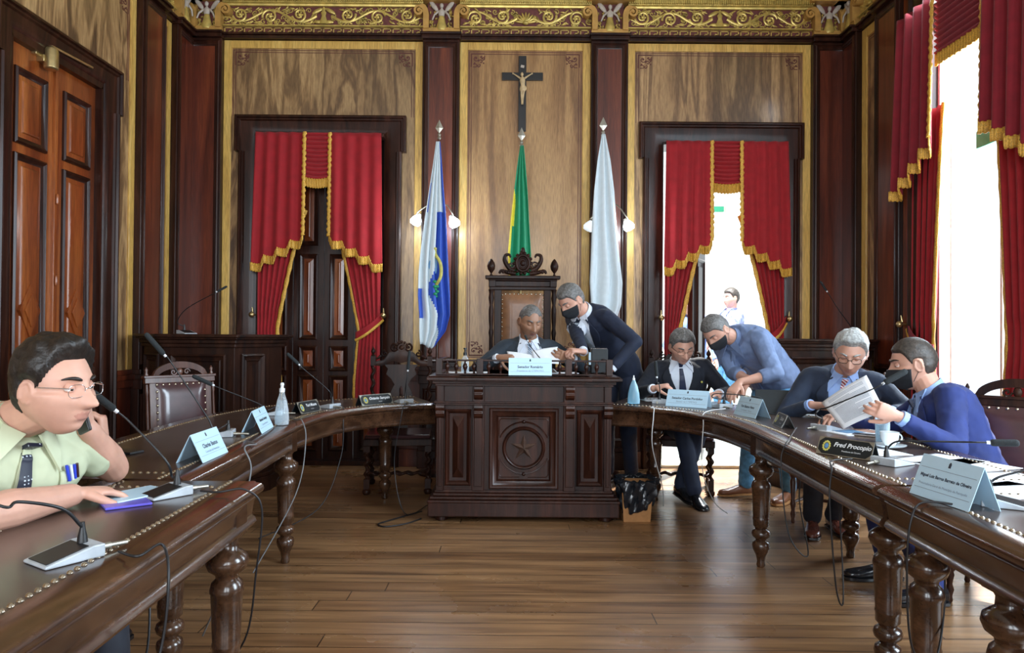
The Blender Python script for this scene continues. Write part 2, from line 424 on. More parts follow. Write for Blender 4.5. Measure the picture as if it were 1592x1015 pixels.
class MB:
    def __init__(self):
        self.v, self.f = [], []

    def add(self, vs, fs, M=None):
        n = len(self.v)
        if M is not None:
            vs = [M @ V(p) for p in vs]
        self.v += [tuple(p) for p in vs]
        self.f += [tuple(i + n for i in q) for q in fs]
        return self

    def box(self, lo, hi, M=None):
        x0, y0, z0 = lo
        x1, y1, z1 = hi
        vs = [(x0, y0, z0), (x1, y0, z0), (x1, y1, z0), (x0, y1, z0), (x0, y0, z1), (x1, y0, z1), (x1, y1, z1), (x0, y1, z1)]
        return self.add(vs, [(0, 3, 2, 1), (4, 5, 6, 7), (0, 1, 5, 4), (1, 2, 6, 5), (2, 3, 7, 6), (3, 0, 4, 7)], M)

    def loft(self, rings, M=None, cap=True, closed=False):
        n = len(rings[0])
        vs = [p for r in rings for p in r]
        fs = []
        m = len(rings)
        for i in range(m if closed else m - 1):
            a, b = i * n, ((i + 1) % m) * n
            for j in range(n):
                k = (j + 1) % n
                fs.append((a + j, a + k, b + k, b + j))
        if cap and not closed:
            fs.append(tuple(range(n - 1, -1, -1)))
            fs.append(tuple((m - 1) * n + j for j in range(n)))
        return self.add(vs, fs, M)

    def lathe(self, prof, M=None, seg=20):
        """prof: list of (r, z) from bottom to top"""
        rings = []
        for r, z in prof:
            rings.append([(max(r, 1e-4) * math.cos(2 * PI * j / seg), max(r, 1e-4) * math.sin(2 * PI * j / seg), z) for j in range(seg)])
        return self.loft(rings, M)

    def tube(self, pts, rad, seg=8, flat=None, M=None, cap=True):
        """pts polyline; rad number or list; flat=(normal, factor) squashes along the normal"""
        pts = [V(p) for p in pts]
        n = len(pts)
        if not isinstance(rad, (list, tuple)):
            rad = [rad] * n
        rings = []
        px = None
        for i in range(n):
            t = (pts[min(i + 1, n - 1)] - pts[max(i - 1, 0)])
            if t.length < 1e-9:
                t = V((0, 0, 1))
            if px is None:
                x, y, z = basis(t, flat[0] if flat else None)
            else:
                x, y, z = basis(t, flat[0] if flat else px)
            px = x
            fx = flat[1] if flat else 1.0
            r = rad[i]
            rings.append([pts[i] + x * (r * fx * math.cos(2 * PI * j / seg)) + y * (r * math.sin(2 * PI * j / seg)) for j in range(seg)])
        return self.loft(rings, M, cap)

    def ball(self, c, r, M=None, seg=14, rows=9):
        if not isinstance(r, (tuple, list, Vector)):
            r = (r, r, r)
        rings = []
        for i in range(rows + 1):
            a = -PI / 2 + PI * i / rows
            ca = max(math.cos(a), 0.01)
            rings.append([(c[0] + r[0] * ca * math.cos(2 * PI * j / seg), c[1] + r[1] * ca * math.sin(2 * PI * j / seg), c[2] + r[2] * math.sin(a)) for j in range(seg)])
        return self.loft(rings, M)

    def prism(self, outline, d0, d1, M=None, holes=None):
        """outline: 2D points (x, z) ccw, extruded along y from d0 to d1"""
        n = len(outline)
        vs = [(x, d0, z) for x, z in outline] + [(x, d1, z) for x, z in outline]
        fs = [tuple(range(n)), tuple(range(2 * n - 1, n - 1, -1))]
        for i in range(n):
            k = (i + 1) % n
            fs.append((i, i + n, k + n, k))
        return self.add(vs, fs, M)

    def slab(self, outline, z0, z1, M=None):
        """outline: plan (x, y) extruded in z"""
        n = len(outline)
        vs = [(x, y, z0) for x, y in outline] + [(x, y, z1) for x, y in outline]
        fs = [tuple(range(n - 1, -1, -1)), tuple(range(n, 2 * n))]
        for i in range(n):
            k = (i + 1) % n
            fs.append((i, k, k + n, i + n))
        return self.add(vs, fs, M)

    def grid(self, fn, nu, nv, M=None, closed_u=False):
        vs = [fn(i / nu, j / nv) for j in range(nv + 1) for i in range(nu + (0 if closed_u else 1))]
        w = nu + (0 if closed_u else 1)
        fs = []
        for j in range(nv):
            for i in range(nu):
                k = (i + 1) % w
                fs.append((j * w + i, j * w + k, (j + 1) * w + k, (j + 1) * w + i))
        return self.add(vs, fs, M)

    def frame(self, x0, z0, x1, z1, w, prof, M=None):
        """mitred rectangular frame in the xz plane; prof: list of (inset 0..w, y)"""
        rings = []
        for ins, y in prof:
            rings.append([(x0 + ins, y, z0 + ins), (x1 - ins, y, z0 + ins), (x1 - ins, y, z1 - ins), (x0 + ins, y, z1 - ins)])
        return self.loft(rings, M, cap=False)

    def mesh(self, name):
        me = bpy.data.meshes.new(name)
        me.from_pydata(self.v, [], self.f)
        me.validate()
        bm = bmesh.new(); bm.from_mesh(me)
        bmesh.ops.recalc_face_normals(bm, faces=bm.faces)
        bm.to_mesh(me); bm.free()
        return me

    def build(self, name, mat, parent=None, smooth=35, bevel=0.0, solid=0.0, props=None, subsurf=0):
        me = self.mesh(name)
        return link(name, me, mat, parent, smooth, bevel, solid, props, subsurf)


def link(name, me, mat, parent=None, smooth=35, bevel=0.0, solid=0.0, props=None, subsurf=0):
    mats = mat if isinstance(mat, (list, tuple)) else [mat]
    me.materials.clear()
    for q in mats:
        me.materials.append(MATS[q])
    if smooth:
        me.shade_smooth()
        me.set_sharp_from_angle(angle=math.radians(smooth))
    o = bpy.data.objects.new(name, me)
    COL.objects.link(o)
    if parent is not None:
        o.parent = parent
    if solid:
        s = o.modifiers.new('thickness', 'SOLIDIFY'); s.thickness = solid; s.offset = 0
    if bevel:
        bv = o.modifiers.new('edges', 'BEVEL'); bv.width = bevel; bv.segments = 2; bv.limit_method = 'ANGLE'
        bv.angle_limit = math.radians(40)
    if subsurf:
        s = o.modifiers.new('smooth', 'SUBSURF'); s.levels = subsurf; s.render_levels = subsurf
    if props:
        for k, q in props.items():
            o[k] = q
    return o


def thing(name, label, cat, loc=(0, 0, 0), rz=0.0, group=None):
    o = bpy.data.objects.new(name, None)
    COL.objects.link(o)
    o.location = loc
    o.rotation_euler = (0, 0, rz)
    o.empty_display_size = 0.05
    o['label'] = label
    o['category'] = cat
    if group:
        o['group'] = group
    return o


def tag(o, label, cat, group=None):
    o['label'] = label
    o['category'] = cat
    if group:
        o['group'] = group
    return o


def struct(o):
    o['kind'] = 'structure'
    return o


def sroot(name, loc=(0, 0, 0), rz=0.0):
    o = bpy.data.objects.new(name, None)
    COL.objects.link(o)
    o.location = loc
    o.rotation_euler = (0, 0, rz)
    o['kind'] = 'structure'
    return o


def kids(o):
    return [c for c in bpy.data.objects if c.parent is o]


def dup(o, loc, rz, label, parent=None):
    def cp(a, par):
        c = a.copy(); COL.objects.link(c); c.parent = par
        for k in list(a.children):
            cp(k, c)
        return c
    bpy.context.view_layer.update()
    r = cp(o, parent)
    r.location = loc
    r.rotation_euler = (0, 0, rz)
    r['label'] = label
    return r


def text_mesh(body, size, bold=0.0, align='CENTER', shear=0.0):
    cu = bpy.data.curves.new('lettering', 'FONT')
    cu.body = body
    cu.size = size
    cu.align_x = align
    cu.align_y = 'CENTER'
    cu.offset = bold
    cu.shear = shear
    cu.resolution_u = 3
    o = bpy.data.objects.new('lettering', cu)
    COL.objects.link(o)
    bpy.context.view_layer.update()
    me = bpy.data.meshes.new_from_object(o)
    bpy.data.objects.remove(o)
    return me


def lettering(body, size, M, mat, parent, bold=0.0, shear=0.0, name='lettering'):
    me = text_mesh(body, size, bold, shear=shear)
    me.transform(M)
    return link(name, me, mat, parent, smooth=0)


def spline(pts, n=8):
    pts = [V(p) for p in pts]
    out = []
    for i in range(len(pts) - 1):
        p0 = pts[max(i - 1, 0)]; p1 = pts[i]; p2 = pts[i + 1]; p3 = pts[min(i + 2, len(pts) - 1)]
        for k in range(n):
            t = k / n
            out.append(0.5 * ((2 * p1) + (p2 - p0) * t + (2 * p0 - 5 * p1 + 4 * p2 - p3) * t * t + (3 * p1 - p0 - 3 * p2 + p3) * t * t * t))
    out.append(pts[-1])
    return out


def arc2(cx, cz, r, a0, a1, n=10):
    return [(cx + r * math.cos(a0 + (a1 - a0) * i / n), cz + r * math.sin(a0 + (a1 - a0) * i / n)) for i in range(n + 1)]


def spiral(cx, cz, r0, a0, turns, y=0.0, n=22, r1=0.12):
    """spiral winding inward; turns sign sets direction; 3D points in the xz plane"""
    out = []
    for i in range(n + 1):
        t = i / n
        r = r0 * (1 - t * (1 - r1))
        a = a0 + turns * 2 * PI * t
        out.append(V((cx + r * math.cos(a), y, cz + r * math.sin(a))))
    return out
# ------------------------------------------------------------------ room shell
YW, XL, XR, ZC = 6.8, -3.09, 3.16, 4.95
MBK = Matrix.Translation((0, YW, 0))
MLF = Matrix.Translation((XL, 0, 0)) @ Matrix.Rotation(PI / 2, 4, 'Z')     # u = +Y
MRT = Matrix.Translation((XR, 0, 0)) @ Matrix.Rotation(-PI / 2, 4, 'Z')    # u = -Y
ZTOP = 4.0

b = MB(); b.box((XL - 0.3, -3.2, -0.1), (XR + 0.3, YW + 0.3, 0)); struct(b.build('floor', 'floor_planks'))
b = MB(); b.box((XL - 0.3, -3.2, ZC), (XR + 0.3, YW + 0.3, ZC + 0.1)); struct(b.build('ceiling', 'ceiling_paint'))


def wall(name, M, u0, u1, holes, t=0.28):
    """holes: (ua, ub, za, zb) sorted by ua"""
    b = MB()
    x = u0
    for ua, ub, za, zb in holes:
        b.box((x, 0, 0), (ua, t, ZC), M)
        if za > 0.001:
            b.box((ua, 0, 0), (ub, t, za), M)
        b.box((ua, 0, zb), (ub, t, ZC), M)
        x = ub
    b.box((x, 0, 0), (u1, t, ZC), M)
    return struct(b.build(name, 'dark_wood', smooth=0))


REAR = Matrix.Translation((0, -3.2, 0)) @ Matrix.Rotation(PI, 4, 'Z')
LOP = (-2.41, -1.20, 0, 3.12)
ROP = (1.40, 2.57, 0, 3.07)
wall('wall_back', MBK, XL - 0.28, XR + 0.28, [LOP, ROP])
wall('wall_rear', REAR, -XR - 0.28, -XL + 0.28, [(-2.6, -1.4, 0.7, 3.8), (-0.65, 0.55, 0.7, 3.8), (1.3, 2.5, 0.7, 3.8)])
wall('wall_left', MLF, -3.2, YW, [(4.37, 5.35, 0, 3.06)])
wall('wall_right', MRT, -YW, 3.2, [(-5.35, -4.22, 0.02, 3.72), (-2.7, -1.1, 0.6, 3.72)])


def pilaster(M, u0, u1, mat='red_wood', z0=0.0, z1=ZTOP, d=0.085):
    r = sroot('trim_1')
    b = MB()
    b.box((u0, -d, z0), (u1, 0, z1), M)
    # plinth courses
    for za, zb, e in ((0, 0.16, 0.05), (0.16, 0.20, 0.035), (0.78, 0.86, 0.03), (0.86, 0.90, 0.045), (0.90, 0.94, 0.02)):
        b.box((u0 - e * 0.3, -d - e, za), (u1 + e * 0.3, 0, zb), M)
    struct(b.build('shaft', 'dark_wood', r, smooth=0, bevel=0.004))
    b = MB()
    w = 0.055
    ya = -d
    prof = [(0, ya), (0.0, ya - 0.016), (0.012, ya - 0.022), (0.024, ya - 0.012), (0.034, ya - 0.012), (0.044, ya - 0.004), (w, ya - 0.001)]
    b.frame(u0 + 0.015, z0 + 0.98, u1 - 0.015, z1 - 0.03, w, prof, M)
    b.frame(u0 + 0.03, 0.26, u1 - 0.03, 0.74, w * 0.7, [(p[0] * 0.7, p[1]) for p in prof], M)
    struct(b.build('moulding', 'dark_wood', r))
    b = MB()
    b.box((u0 + 0.06, ya - 0.003, z0 + 1.02), (u1 - 0.06, ya, z1 - 0.08), M)
    struct(b.build('panel', mat, r, smooth=0))
    return r


def stencil(b, cx, cz, sx, sz, M, y):
    s = 0.9
    pts = [(0, 0), (0.10, 0), (0.10, 0.02), (0.0, 0.02)]
    def ln(p):
        b.tube([(cx + sx * q[0] * s, y, cz + sz * q[1] * s) for q in p], 0.0045, seg=4, flat=((0, 1, 0), 0.35), M=M)
    ln([(0.0, 0.14), (0.0, 0.0), (0.14, 0.0)])
    ln([(0.02, 0.14), (0.055, 0.14), (0.055, 0.11), (0.02, 0.11)])
    ln([(0.14, 0.02), (0.14, 0.055), (0.11, 0.055), (0.11, 0.02)])
    for c, r0, a0, t in (((0.05, 0.05), 0.032, 0.3, 1.1), ((0.10, 0.085), 0.025, PI, 1.0), ((0.075, 0.125), 0.022, -1, 1.0), ((0.125, 0.05), 0.02, 2, -1.0)):
        ln([(p.x, p.z) for p in spiral(c[0], c[1], r0, a0, t, n=12)])
    for c in ((0.05, 0.05), (0.035, 0.10), (0.10, 0.035), (0.13, 0.10)):
        b.ball((cx + sx * c[0] * s, y, cz + sz * c[1] * s), (0.008, 0.002, 0.008), M, seg=6, rows=4)


def bay(M, u0, u1, mat, z0=0.94, z1=ZTOP, sw=0.073, corners='tlbr'):
    r = sroot('trim_1')
    b = MB()
    b.box((u0, -0.03, z0), (u0 + sw, 0, z1), M)
    b.box((u1 - sw, -0.03, z0), (u1, 0, z1), M)
    b.box((u0 + sw, -0.03, z1 - sw), (u1 - sw, 0, z1), M)
    b.box((u0 + sw, -0.03, z0), (u1 - sw, 0, z0 + sw), M)
    struct(b.build('border', 'gold_strip', r, smooth=0, bevel=0.004))
    b = MB(); b.box((u0 + sw, -0.016, z0 + sw), (u1 - sw, 0, z1 - sw), M)
    struct(b.build('panel', mat, r, smooth=0))
    b = MB()
    a = sw + 0.012
    for o in (0.0, 0.022):
        b.frame(u0 + a + o, z0 + a + o, u1 - a - o, z1 - a - o, 0.005, [(0, -0.016), (0, -0.0185), (0.005, -0.0185), (0.005, -0.016)], M)
    if u1 - u0 > 0.6:
        for sx, cx in ((1, u0 + a + 0.02), (-1, u1 - a - 0.02)):
            stencil(b, cx, z1 - a - 0.02, sx, -1, M, -0.018)
            if corners == 'all':
                stencil(b, cx, z0 + a + 0.02, sx, 1, M, -0.018)
    struct(b.build('stencil', 'stencil_red', r, smooth=0))
    b = MB()
    b.box((u0, -0.05, 0), (u1, 0, 0.16), M); b.box((u0, -0.035, 0.16), (u1, 0, 0.20), M)
    b.box((u0, -0.02, 0.20), (u1, 0, 0.80), M); b.box((u0, -0.045, 0.80), (u1, 0, 0.86), M); b.box((u0, -0.06, 0.86), (u1, 0, 0.90), M)
    b.box((u0, -0.04, 0.90), (u1, 0, z0), M)
    n = max(1, round((u1 - u0) / 0.7)); wd = (u1 - u0) / n
    for i in range(n):
        b.frame(u0 + i * wd + 0.06, 0.26, u0 + (i + 1) * wd - 0.06, 0.74, 0.03, [(0, -0.02), (0, -0.035), (0.012, -0.04), (0.03, -0.022)], M)
    return r, b


def bay_full(M, u0, u1, mat, **k):
    r, b = bay(M, u0, u1, mat, **k)
    struct(b.build('dado', 'red_wood', r, smooth=0, bevel=0.003))
    return r


for M, a, c in ((MBK, XL + 0.0, -2.737), (MBK, -0.856, -0.51), (MBK, 0.722, 1.068), (MBK, 2.80, XR),
                (MLF, 5.81, 6.18), (MLF, 6.41, YW), (MRT, -YW, -6.46), (MRT, -6.11, -5.735)):
    pilaster(M, a, c)
bay_full(MBK, -0.51, 0.722, 'oak_panel', corners='all')


def door_bay(M, u0, u1, mat, op, fr):
    """gold bordered bay interrupted by an opening; op opening, fr (outer left, outer right, top)"""
    sw = 0.073
    r = sroot('trim_1')
    b = MB()
    z0 = 0.94
    b.box((u0, -0.03, z0), (u0 + sw, 0, ZTOP), M); b.box((u1 - sw, -0.03, z0), (u1, 0, ZTOP), M)
    b.box((u0 + sw, -0.03, ZTOP - sw), (u1 - sw, 0, ZTOP), M)
    struct(b.build('border', 'gold_strip', r, smooth=0, bevel=0.004))
    b = MB()
    b.box((u0 + sw, -0.016, fr[2] - 0.05), (u1 - sw, 0, ZTOP - sw), M)
    b.box((u0 + sw, -0.016, z0), (fr[0] + 0.06, 0, fr[2] - 0.05), M)
    b.box((fr[1] - 0.06, -0.016, z0), (u1 - sw, 0, fr[2] - 0.05), M)
    struct(b.build('panel', mat, r, smooth=0))
    b = MB()
    a = sw + 0.012
    for o in (0.0, 0.022):
        b.box((u0 + a + o, -0.0185, ZTOP - a - o - 0.005), (u1 - a - o, -0.016, ZTOP - a - o), M)
        b.box((u0 + a + o, -0.0185, fr[2]), (u0 + a + o + 0.005, -0.016, ZTOP - a - o), M)
        b.box((u1 - a - o - 0.005, -0.0185, fr[2]), (u1 - a - o, -0.016, ZTOP - a - o), M)
    for sx, cx in ((1, u0 + a + 0.02), (-1, u1 - a - 0.02)):
        stencil(b, cx, ZTOP - a - 0.02, sx, -1, M, -0.018)
    struct(b.build('stencil', 'stencil_red', r, smooth=0))
    b = MB()
    for c0, c1 in ((u0, fr[0] + 0.05), (fr[1] - 0.05, u1)):
        b.box((c0, -0.05, 0), (c1, 0, 0.16), M); b.box((c0, -0.02, 0.16), (c1, 0, 0.80), M)
        b.box((c0, -0.045, 0.80), (c1, 0, 0.86), M); b.box((c0, -0.06, 0.86), (c1, 0, 0.90), M); b.box((c0, -0.035, 0.9), (c1, 0, z0), M)
    struct(b.build('dado', 'red_wood', r, smooth=0, bevel=0.003))
    # eared architrave
    b = MB()
    ear, eh = 0.04, 0.34
    w = op[0] - fr[0] - ear
    def L(ins, z_extra=0):
        x0, x1 = fr[0] + ins, fr[1] - ins
        zt = fr[2] - ins
        ze = fr[2] - eh + min(ins, 0.06) * 0
        return [(x0 + ear, 0.0), (x0 + ear, ze), (x0, ze), (x0, zt), (x1, zt), (x1, ze), (x1 - ear, ze), (x1 - ear, 0.0)]
    prof = [(0, -0.0), (0, -0.075), (0.012, -0.085), (0.024, -0.085), (0.03, -0.068), (0.045, -0.068), (0.055, -0.055), (0.10, -0.05), (0.13, -0.045), (w, -0.03)]
    vs, fs = [], []
    for ins, y in prof:
        q = L(ins)
        if ins > 0.06:
            x0, x1, zt = fr[0] + ear + ins, fr[1] - ear - ins, fr[2] - ins
            ze = fr[2] - eh
            q = [(x0, 0.0), (x0, ze), (x0, ze), (x0, zt), (x1, zt), (x1, ze), (x1, ze), (x1, 0.0)]
        vs += [(x, y, z) for x, z in q]
    for i in range(len(prof) - 1):
        for j in range(7):
            fs.append((i * 8 + j, i * 8 + j + 1, (i + 1) * 8 + j + 1, (i + 1) * 8 + j))
    b.add(vs, fs, M)
    b.box((op[0] - 0.02, -0.03, 0), (op[0] + 0.015, 0.28, op[3]), M)
    b.box((op[1] - 0.015, -0.03, 0), (op[1] + 0.02, 0.28, op[3]), M)
    b.box((op[0], -0.03, op[3] - 0.015), (op[1], 0.28, fr[2] - 0.05), M)
    struct(b.build('architrave', 'dark_wood', r, smooth=30))
    return r


door_bay(MBK, -2.737, -0.856, 'walnut_panel', LOP, (-2.616, -1.008, 3.286))
door_bay(MBK, 1.068, 2.80, 'walnut_panel', ROP, (1.178, 2.725, 3.25))
door_bay(MLF, 3.95, 5.81, 'walnut_panel', (4.37, 5.35, 0, 3.06), (4.18, 5.545, 3.24))
bay_full(MLF, 6.18, 6.41, 'walnut_panel', sw=0.06)
bay_full(MRT, -6.46, -6.11, 'walnut_panel', sw=0.085)
for M, a, c in ((MLF, -3.2, 0.3), (MLF, 0.3, 3.95), (MRT, -4.0, -2.75), (MRT, -1.05, 3.2)):
    bay_full(M, a, c, 'walnut_panel')
# window reveal board on the right wall
b = MB()
b.box((-5.735, -0.05, 0), (-5.62, 0, ZTOP), MRT)
o = struct(b.build('trim_1', 'door_wood', smooth=0, bevel=0.004))
b = MB()
b.box((-5.62, -0.07, 0), (-5.35, 0, ZTOP), MRT); b.box((-4.22, -0.07, 0), (-4.0, 0, ZTOP), MRT); b.box((-5.35, -0.07, 3.72), (-4.22, 0, ZTOP), MRT)
b.frame(-5.60, -0.2, -4.02, 3.93, 0.14, [(0, -0.07), (0.0, -0.09), (0.03, -0.10), (0.05, -0.08), (0.09, -0.085), (0.14, -0.07)], MRT)
o = struct(b.build('trim_1', 'dark_wood', smooth=30))


# ------------------------------------------------------------------ frieze and cornice
def key_pattern(b, M, u0, u1, z0, h, y):
    n = max(1, round((u1 - u0) / (h * 1.9)))
    p = (u1 - u0) / n
    t = h * 0.15
    d = 0.008
    for i in range(n):
        x = u0 + i * p
        for (xa, xb, za, zb) in ((0, 0.86, 0.85, 1), (0.0, 0.10, 0.15, 1), (0.0, 0.30, 0, 0.15), (0.76, 0.86, 0.3, 1), (0.42, 0.86, 0.3, 0.45),
                                 (0.42, 0.52, 0, 0.45), (0.42, 1.0, 0, 0.15)):
            b.box((x + xa * p, y - d, z0 + za * h), (x + xb * p, y, z0 + zb * h), M)


def scrollwork(b, M, u0, u1, z0, z1, y, palm=False):
    uc, zc, h = (u0 + u1) / 2, (z0 + z1) / 2, z1 - z0
    fl = ((0, 1, 0), 0.75)
    half = (u1 - u0) / 2
    rng = random.Random(int(half * 1000))
    nsc = 3 if half > 0.7 else 2
    step = (half - 0.10) / nsc
    for s in (-1, 1):
        stem = []
        for i in range(41):
            t = i / 40
            stem.append((uc + s * (0.07 + t * (half - 0.09)), y, zc + 0.30 * h * math.sin(t * nsc * PI + PI)))
        b.tube(stem, [0.014 - 0.005 * i / 40 for i in range(41)], seg=6, flat=fl, M=M)
        for k in range(nsc):
            cx = uc + s * (0.09 + step * (k + 0.5))
            up = 1 if k % 2 == 0 else -1
            cz = zc + up * 0.05 * h
            sp = spiral(cx, cz, 0.40 * h, PI / 2 * (1 - s) + 0.2, s * -up * 1.7, y=y - 0.004, n=30)
            b.tube(sp, [0.0125 - 0.005 * i / 30 for i in range(31)], seg=6, flat=fl, M=M)
            b.ball((cx, y - 0.006, cz), (0.016, 0.012, 0.016), M, seg=8, rows=6)
            for q in range(6):
                a = q * PI / 3
                b.ball((cx + 0.028 * math.cos(a), y - 0.004, cz + 0.028 * math.sin(a)), (0.010, 0.007, 0.010), M, seg=6, rows=4)
            # side tendrils and leaves
            for q in range(12):
                a = rng.uniform(0, 2 * PI)
                px, pz = cx + step * 0.5 * math.cos(a), zc + 0.36 * h * math.sin(a)
                b.tube(spiral(px, pz, 0.028, rng.uniform(0, 6), rng.choice((-1, 1)) * 1.2, y=y, n=10), [0.0055] * 11, seg=5, flat=fl, M=M)
            for q in range(16):
                px = cx + rng.uniform(-0.5, 0.5) * step
                pz = zc + rng.choice((-1, 1)) * rng.uniform(0.28, 0.42) * h
                ang = rng.uniform(-1, 1)
                Ml = M @ Matrix.Translation((px, y, pz)) @ Matrix.Rotation(ang, 4, 'Y')
                b.ball((0, 0, 0), (0.026, 0.008, 0.0075), Ml, seg=6, rows=5)
    if palm:
        for q in range(9):
            a = PI * (q + 0.5) / 9
            Ml = M @ Matrix.Translation((uc, y - 0.004, z0 + 0.035)) @ Matrix.Rotation(PI / 2 - a, 4, 'Y')
            b.ball((0, 0, 0.055), (0.012, 0.014, 0.052), Ml, seg=8, rows=6)
        b.ball((uc, y - 0.01, z0 + 0.035), (0.03, 0.02, 0.02), M)
    else:
        b.loft([[(uc + r * math.cos(a), y - 0.012 + 0.6 * r * math.sin(a) * 0.5, z) for a in [k * PI / 5 for k in range(10)]]
                for r, z in ((0.045, z0 + 0.01), (0.03, z0 + 0.05), (0.018, zc), (0.026, zc + 0.03), (0.012, zc + 0.045), (0.017, zc + 0.065), (0.004, z1 - 0.005))], M)
        for s in (-1, 1):
            Ml = M @ Matrix.Translation((uc + s * 0.06, y - 0.008, zc + 0.045)) @ Matrix.Rotation(s * 0.5, 4, 'Y')
            b.ball((0, 0, 0), (0.055, 0.010, 0.02), Ml, seg=8, rows=6)
            b.ball((uc + s * 0.05, y - 0.008, z0 + 0.03), (0.045, 0.012, 0.018), M, seg=8, rows=6)


ZF = 4.005
def frieze(M, u0, u1, palm=False):
    r = sroot('trim_1')
    b = MB()
    b.box((u0, -0.075, ZF), (u1, 0, ZF + 0.03), M); b.box((u0, -0.095, ZF + 0.03), (u1, 0, ZF + 0.05), M)
    struct(b.build('dark_moulding', 'dark_wood', r, smooth=0, bevel=0.004))
    b = MB()
    b.box((u0, -0.05, ZF + 0.05), (u1, 0, ZF + 0.112), M)
    struct(b.build('key_ground', 'frieze_red', r, smooth=0))
    b = MB()
    key_pattern(b, M, u0 + 0.01, u1 - 0.01, ZF + 0.055, 0.05, -0.05)
    struct(b.build('key_pattern', 'gilding', r, smooth=0))
    b = MB()
    b.loft([[(u0, y, z), (u1, y, z)] for y, z in ((-0.05, ZF + 0.112), (-0.075, ZF + 0.118), (-0.075, ZF + 0.128), (-0.05, ZF + 0.138), (0, ZF + 0.138))], M, cap=False)
    zt = ZF + 0.315
    b.loft([[(u0, y, z), (u1, y, z)] for y, z in ((0, zt), (-0.055, zt), (-0.06, zt + 0.015), (-0.085, zt + 0.02), (-0.10, zt + 0.05), (-0.14, zt + 0.075), (-0.15, zt + 0.10),
                                                   (-0.20, zt + 0.12), (-0.21, zt + 0.17), (-0.29, zt + 0.22), (-0.30, zt + 0.30), (-0.42, zt + 0.42), (-0.46, ZC))], M, cap=False)
    n = int((u1 - u0) / 0.02)
    for i in range(n):
        x = u0 + (i + 0.5) * (u1 - u0) / n
        b.box((x - 0.006, -0.115, zt + 0.024), (x + 0.006, -0.08, zt + 0.062), M)
    struct(b.build('cornice', 'gilding', r, smooth=25))
    b = MB()
    b.box((u0, -0.03, ZF + 0.13), (u1, 0, zt), M)
    struct(b.build('frieze_ground', 'frieze_red', r, smooth=0))
    b = MB()
    scrollwork(b, M, u0, u1, ZF + 0.138, zt, -0.036, palm)
    struct(b.build('scrollwork', 'gilding', r, smooth=40))
    return r


frieze(MBK, -2.737, -0.856)
frieze(MBK, -0.51, 0.722, True)
frieze(MBK, 1.068, 2.80)
frieze(MLF, 3.5, 5.81)
frieze(MLF, 6.18, 6.41, True)
frieze(MRT, -6.46, -6.11, True)
frieze(MRT, -5.735, -3.6)


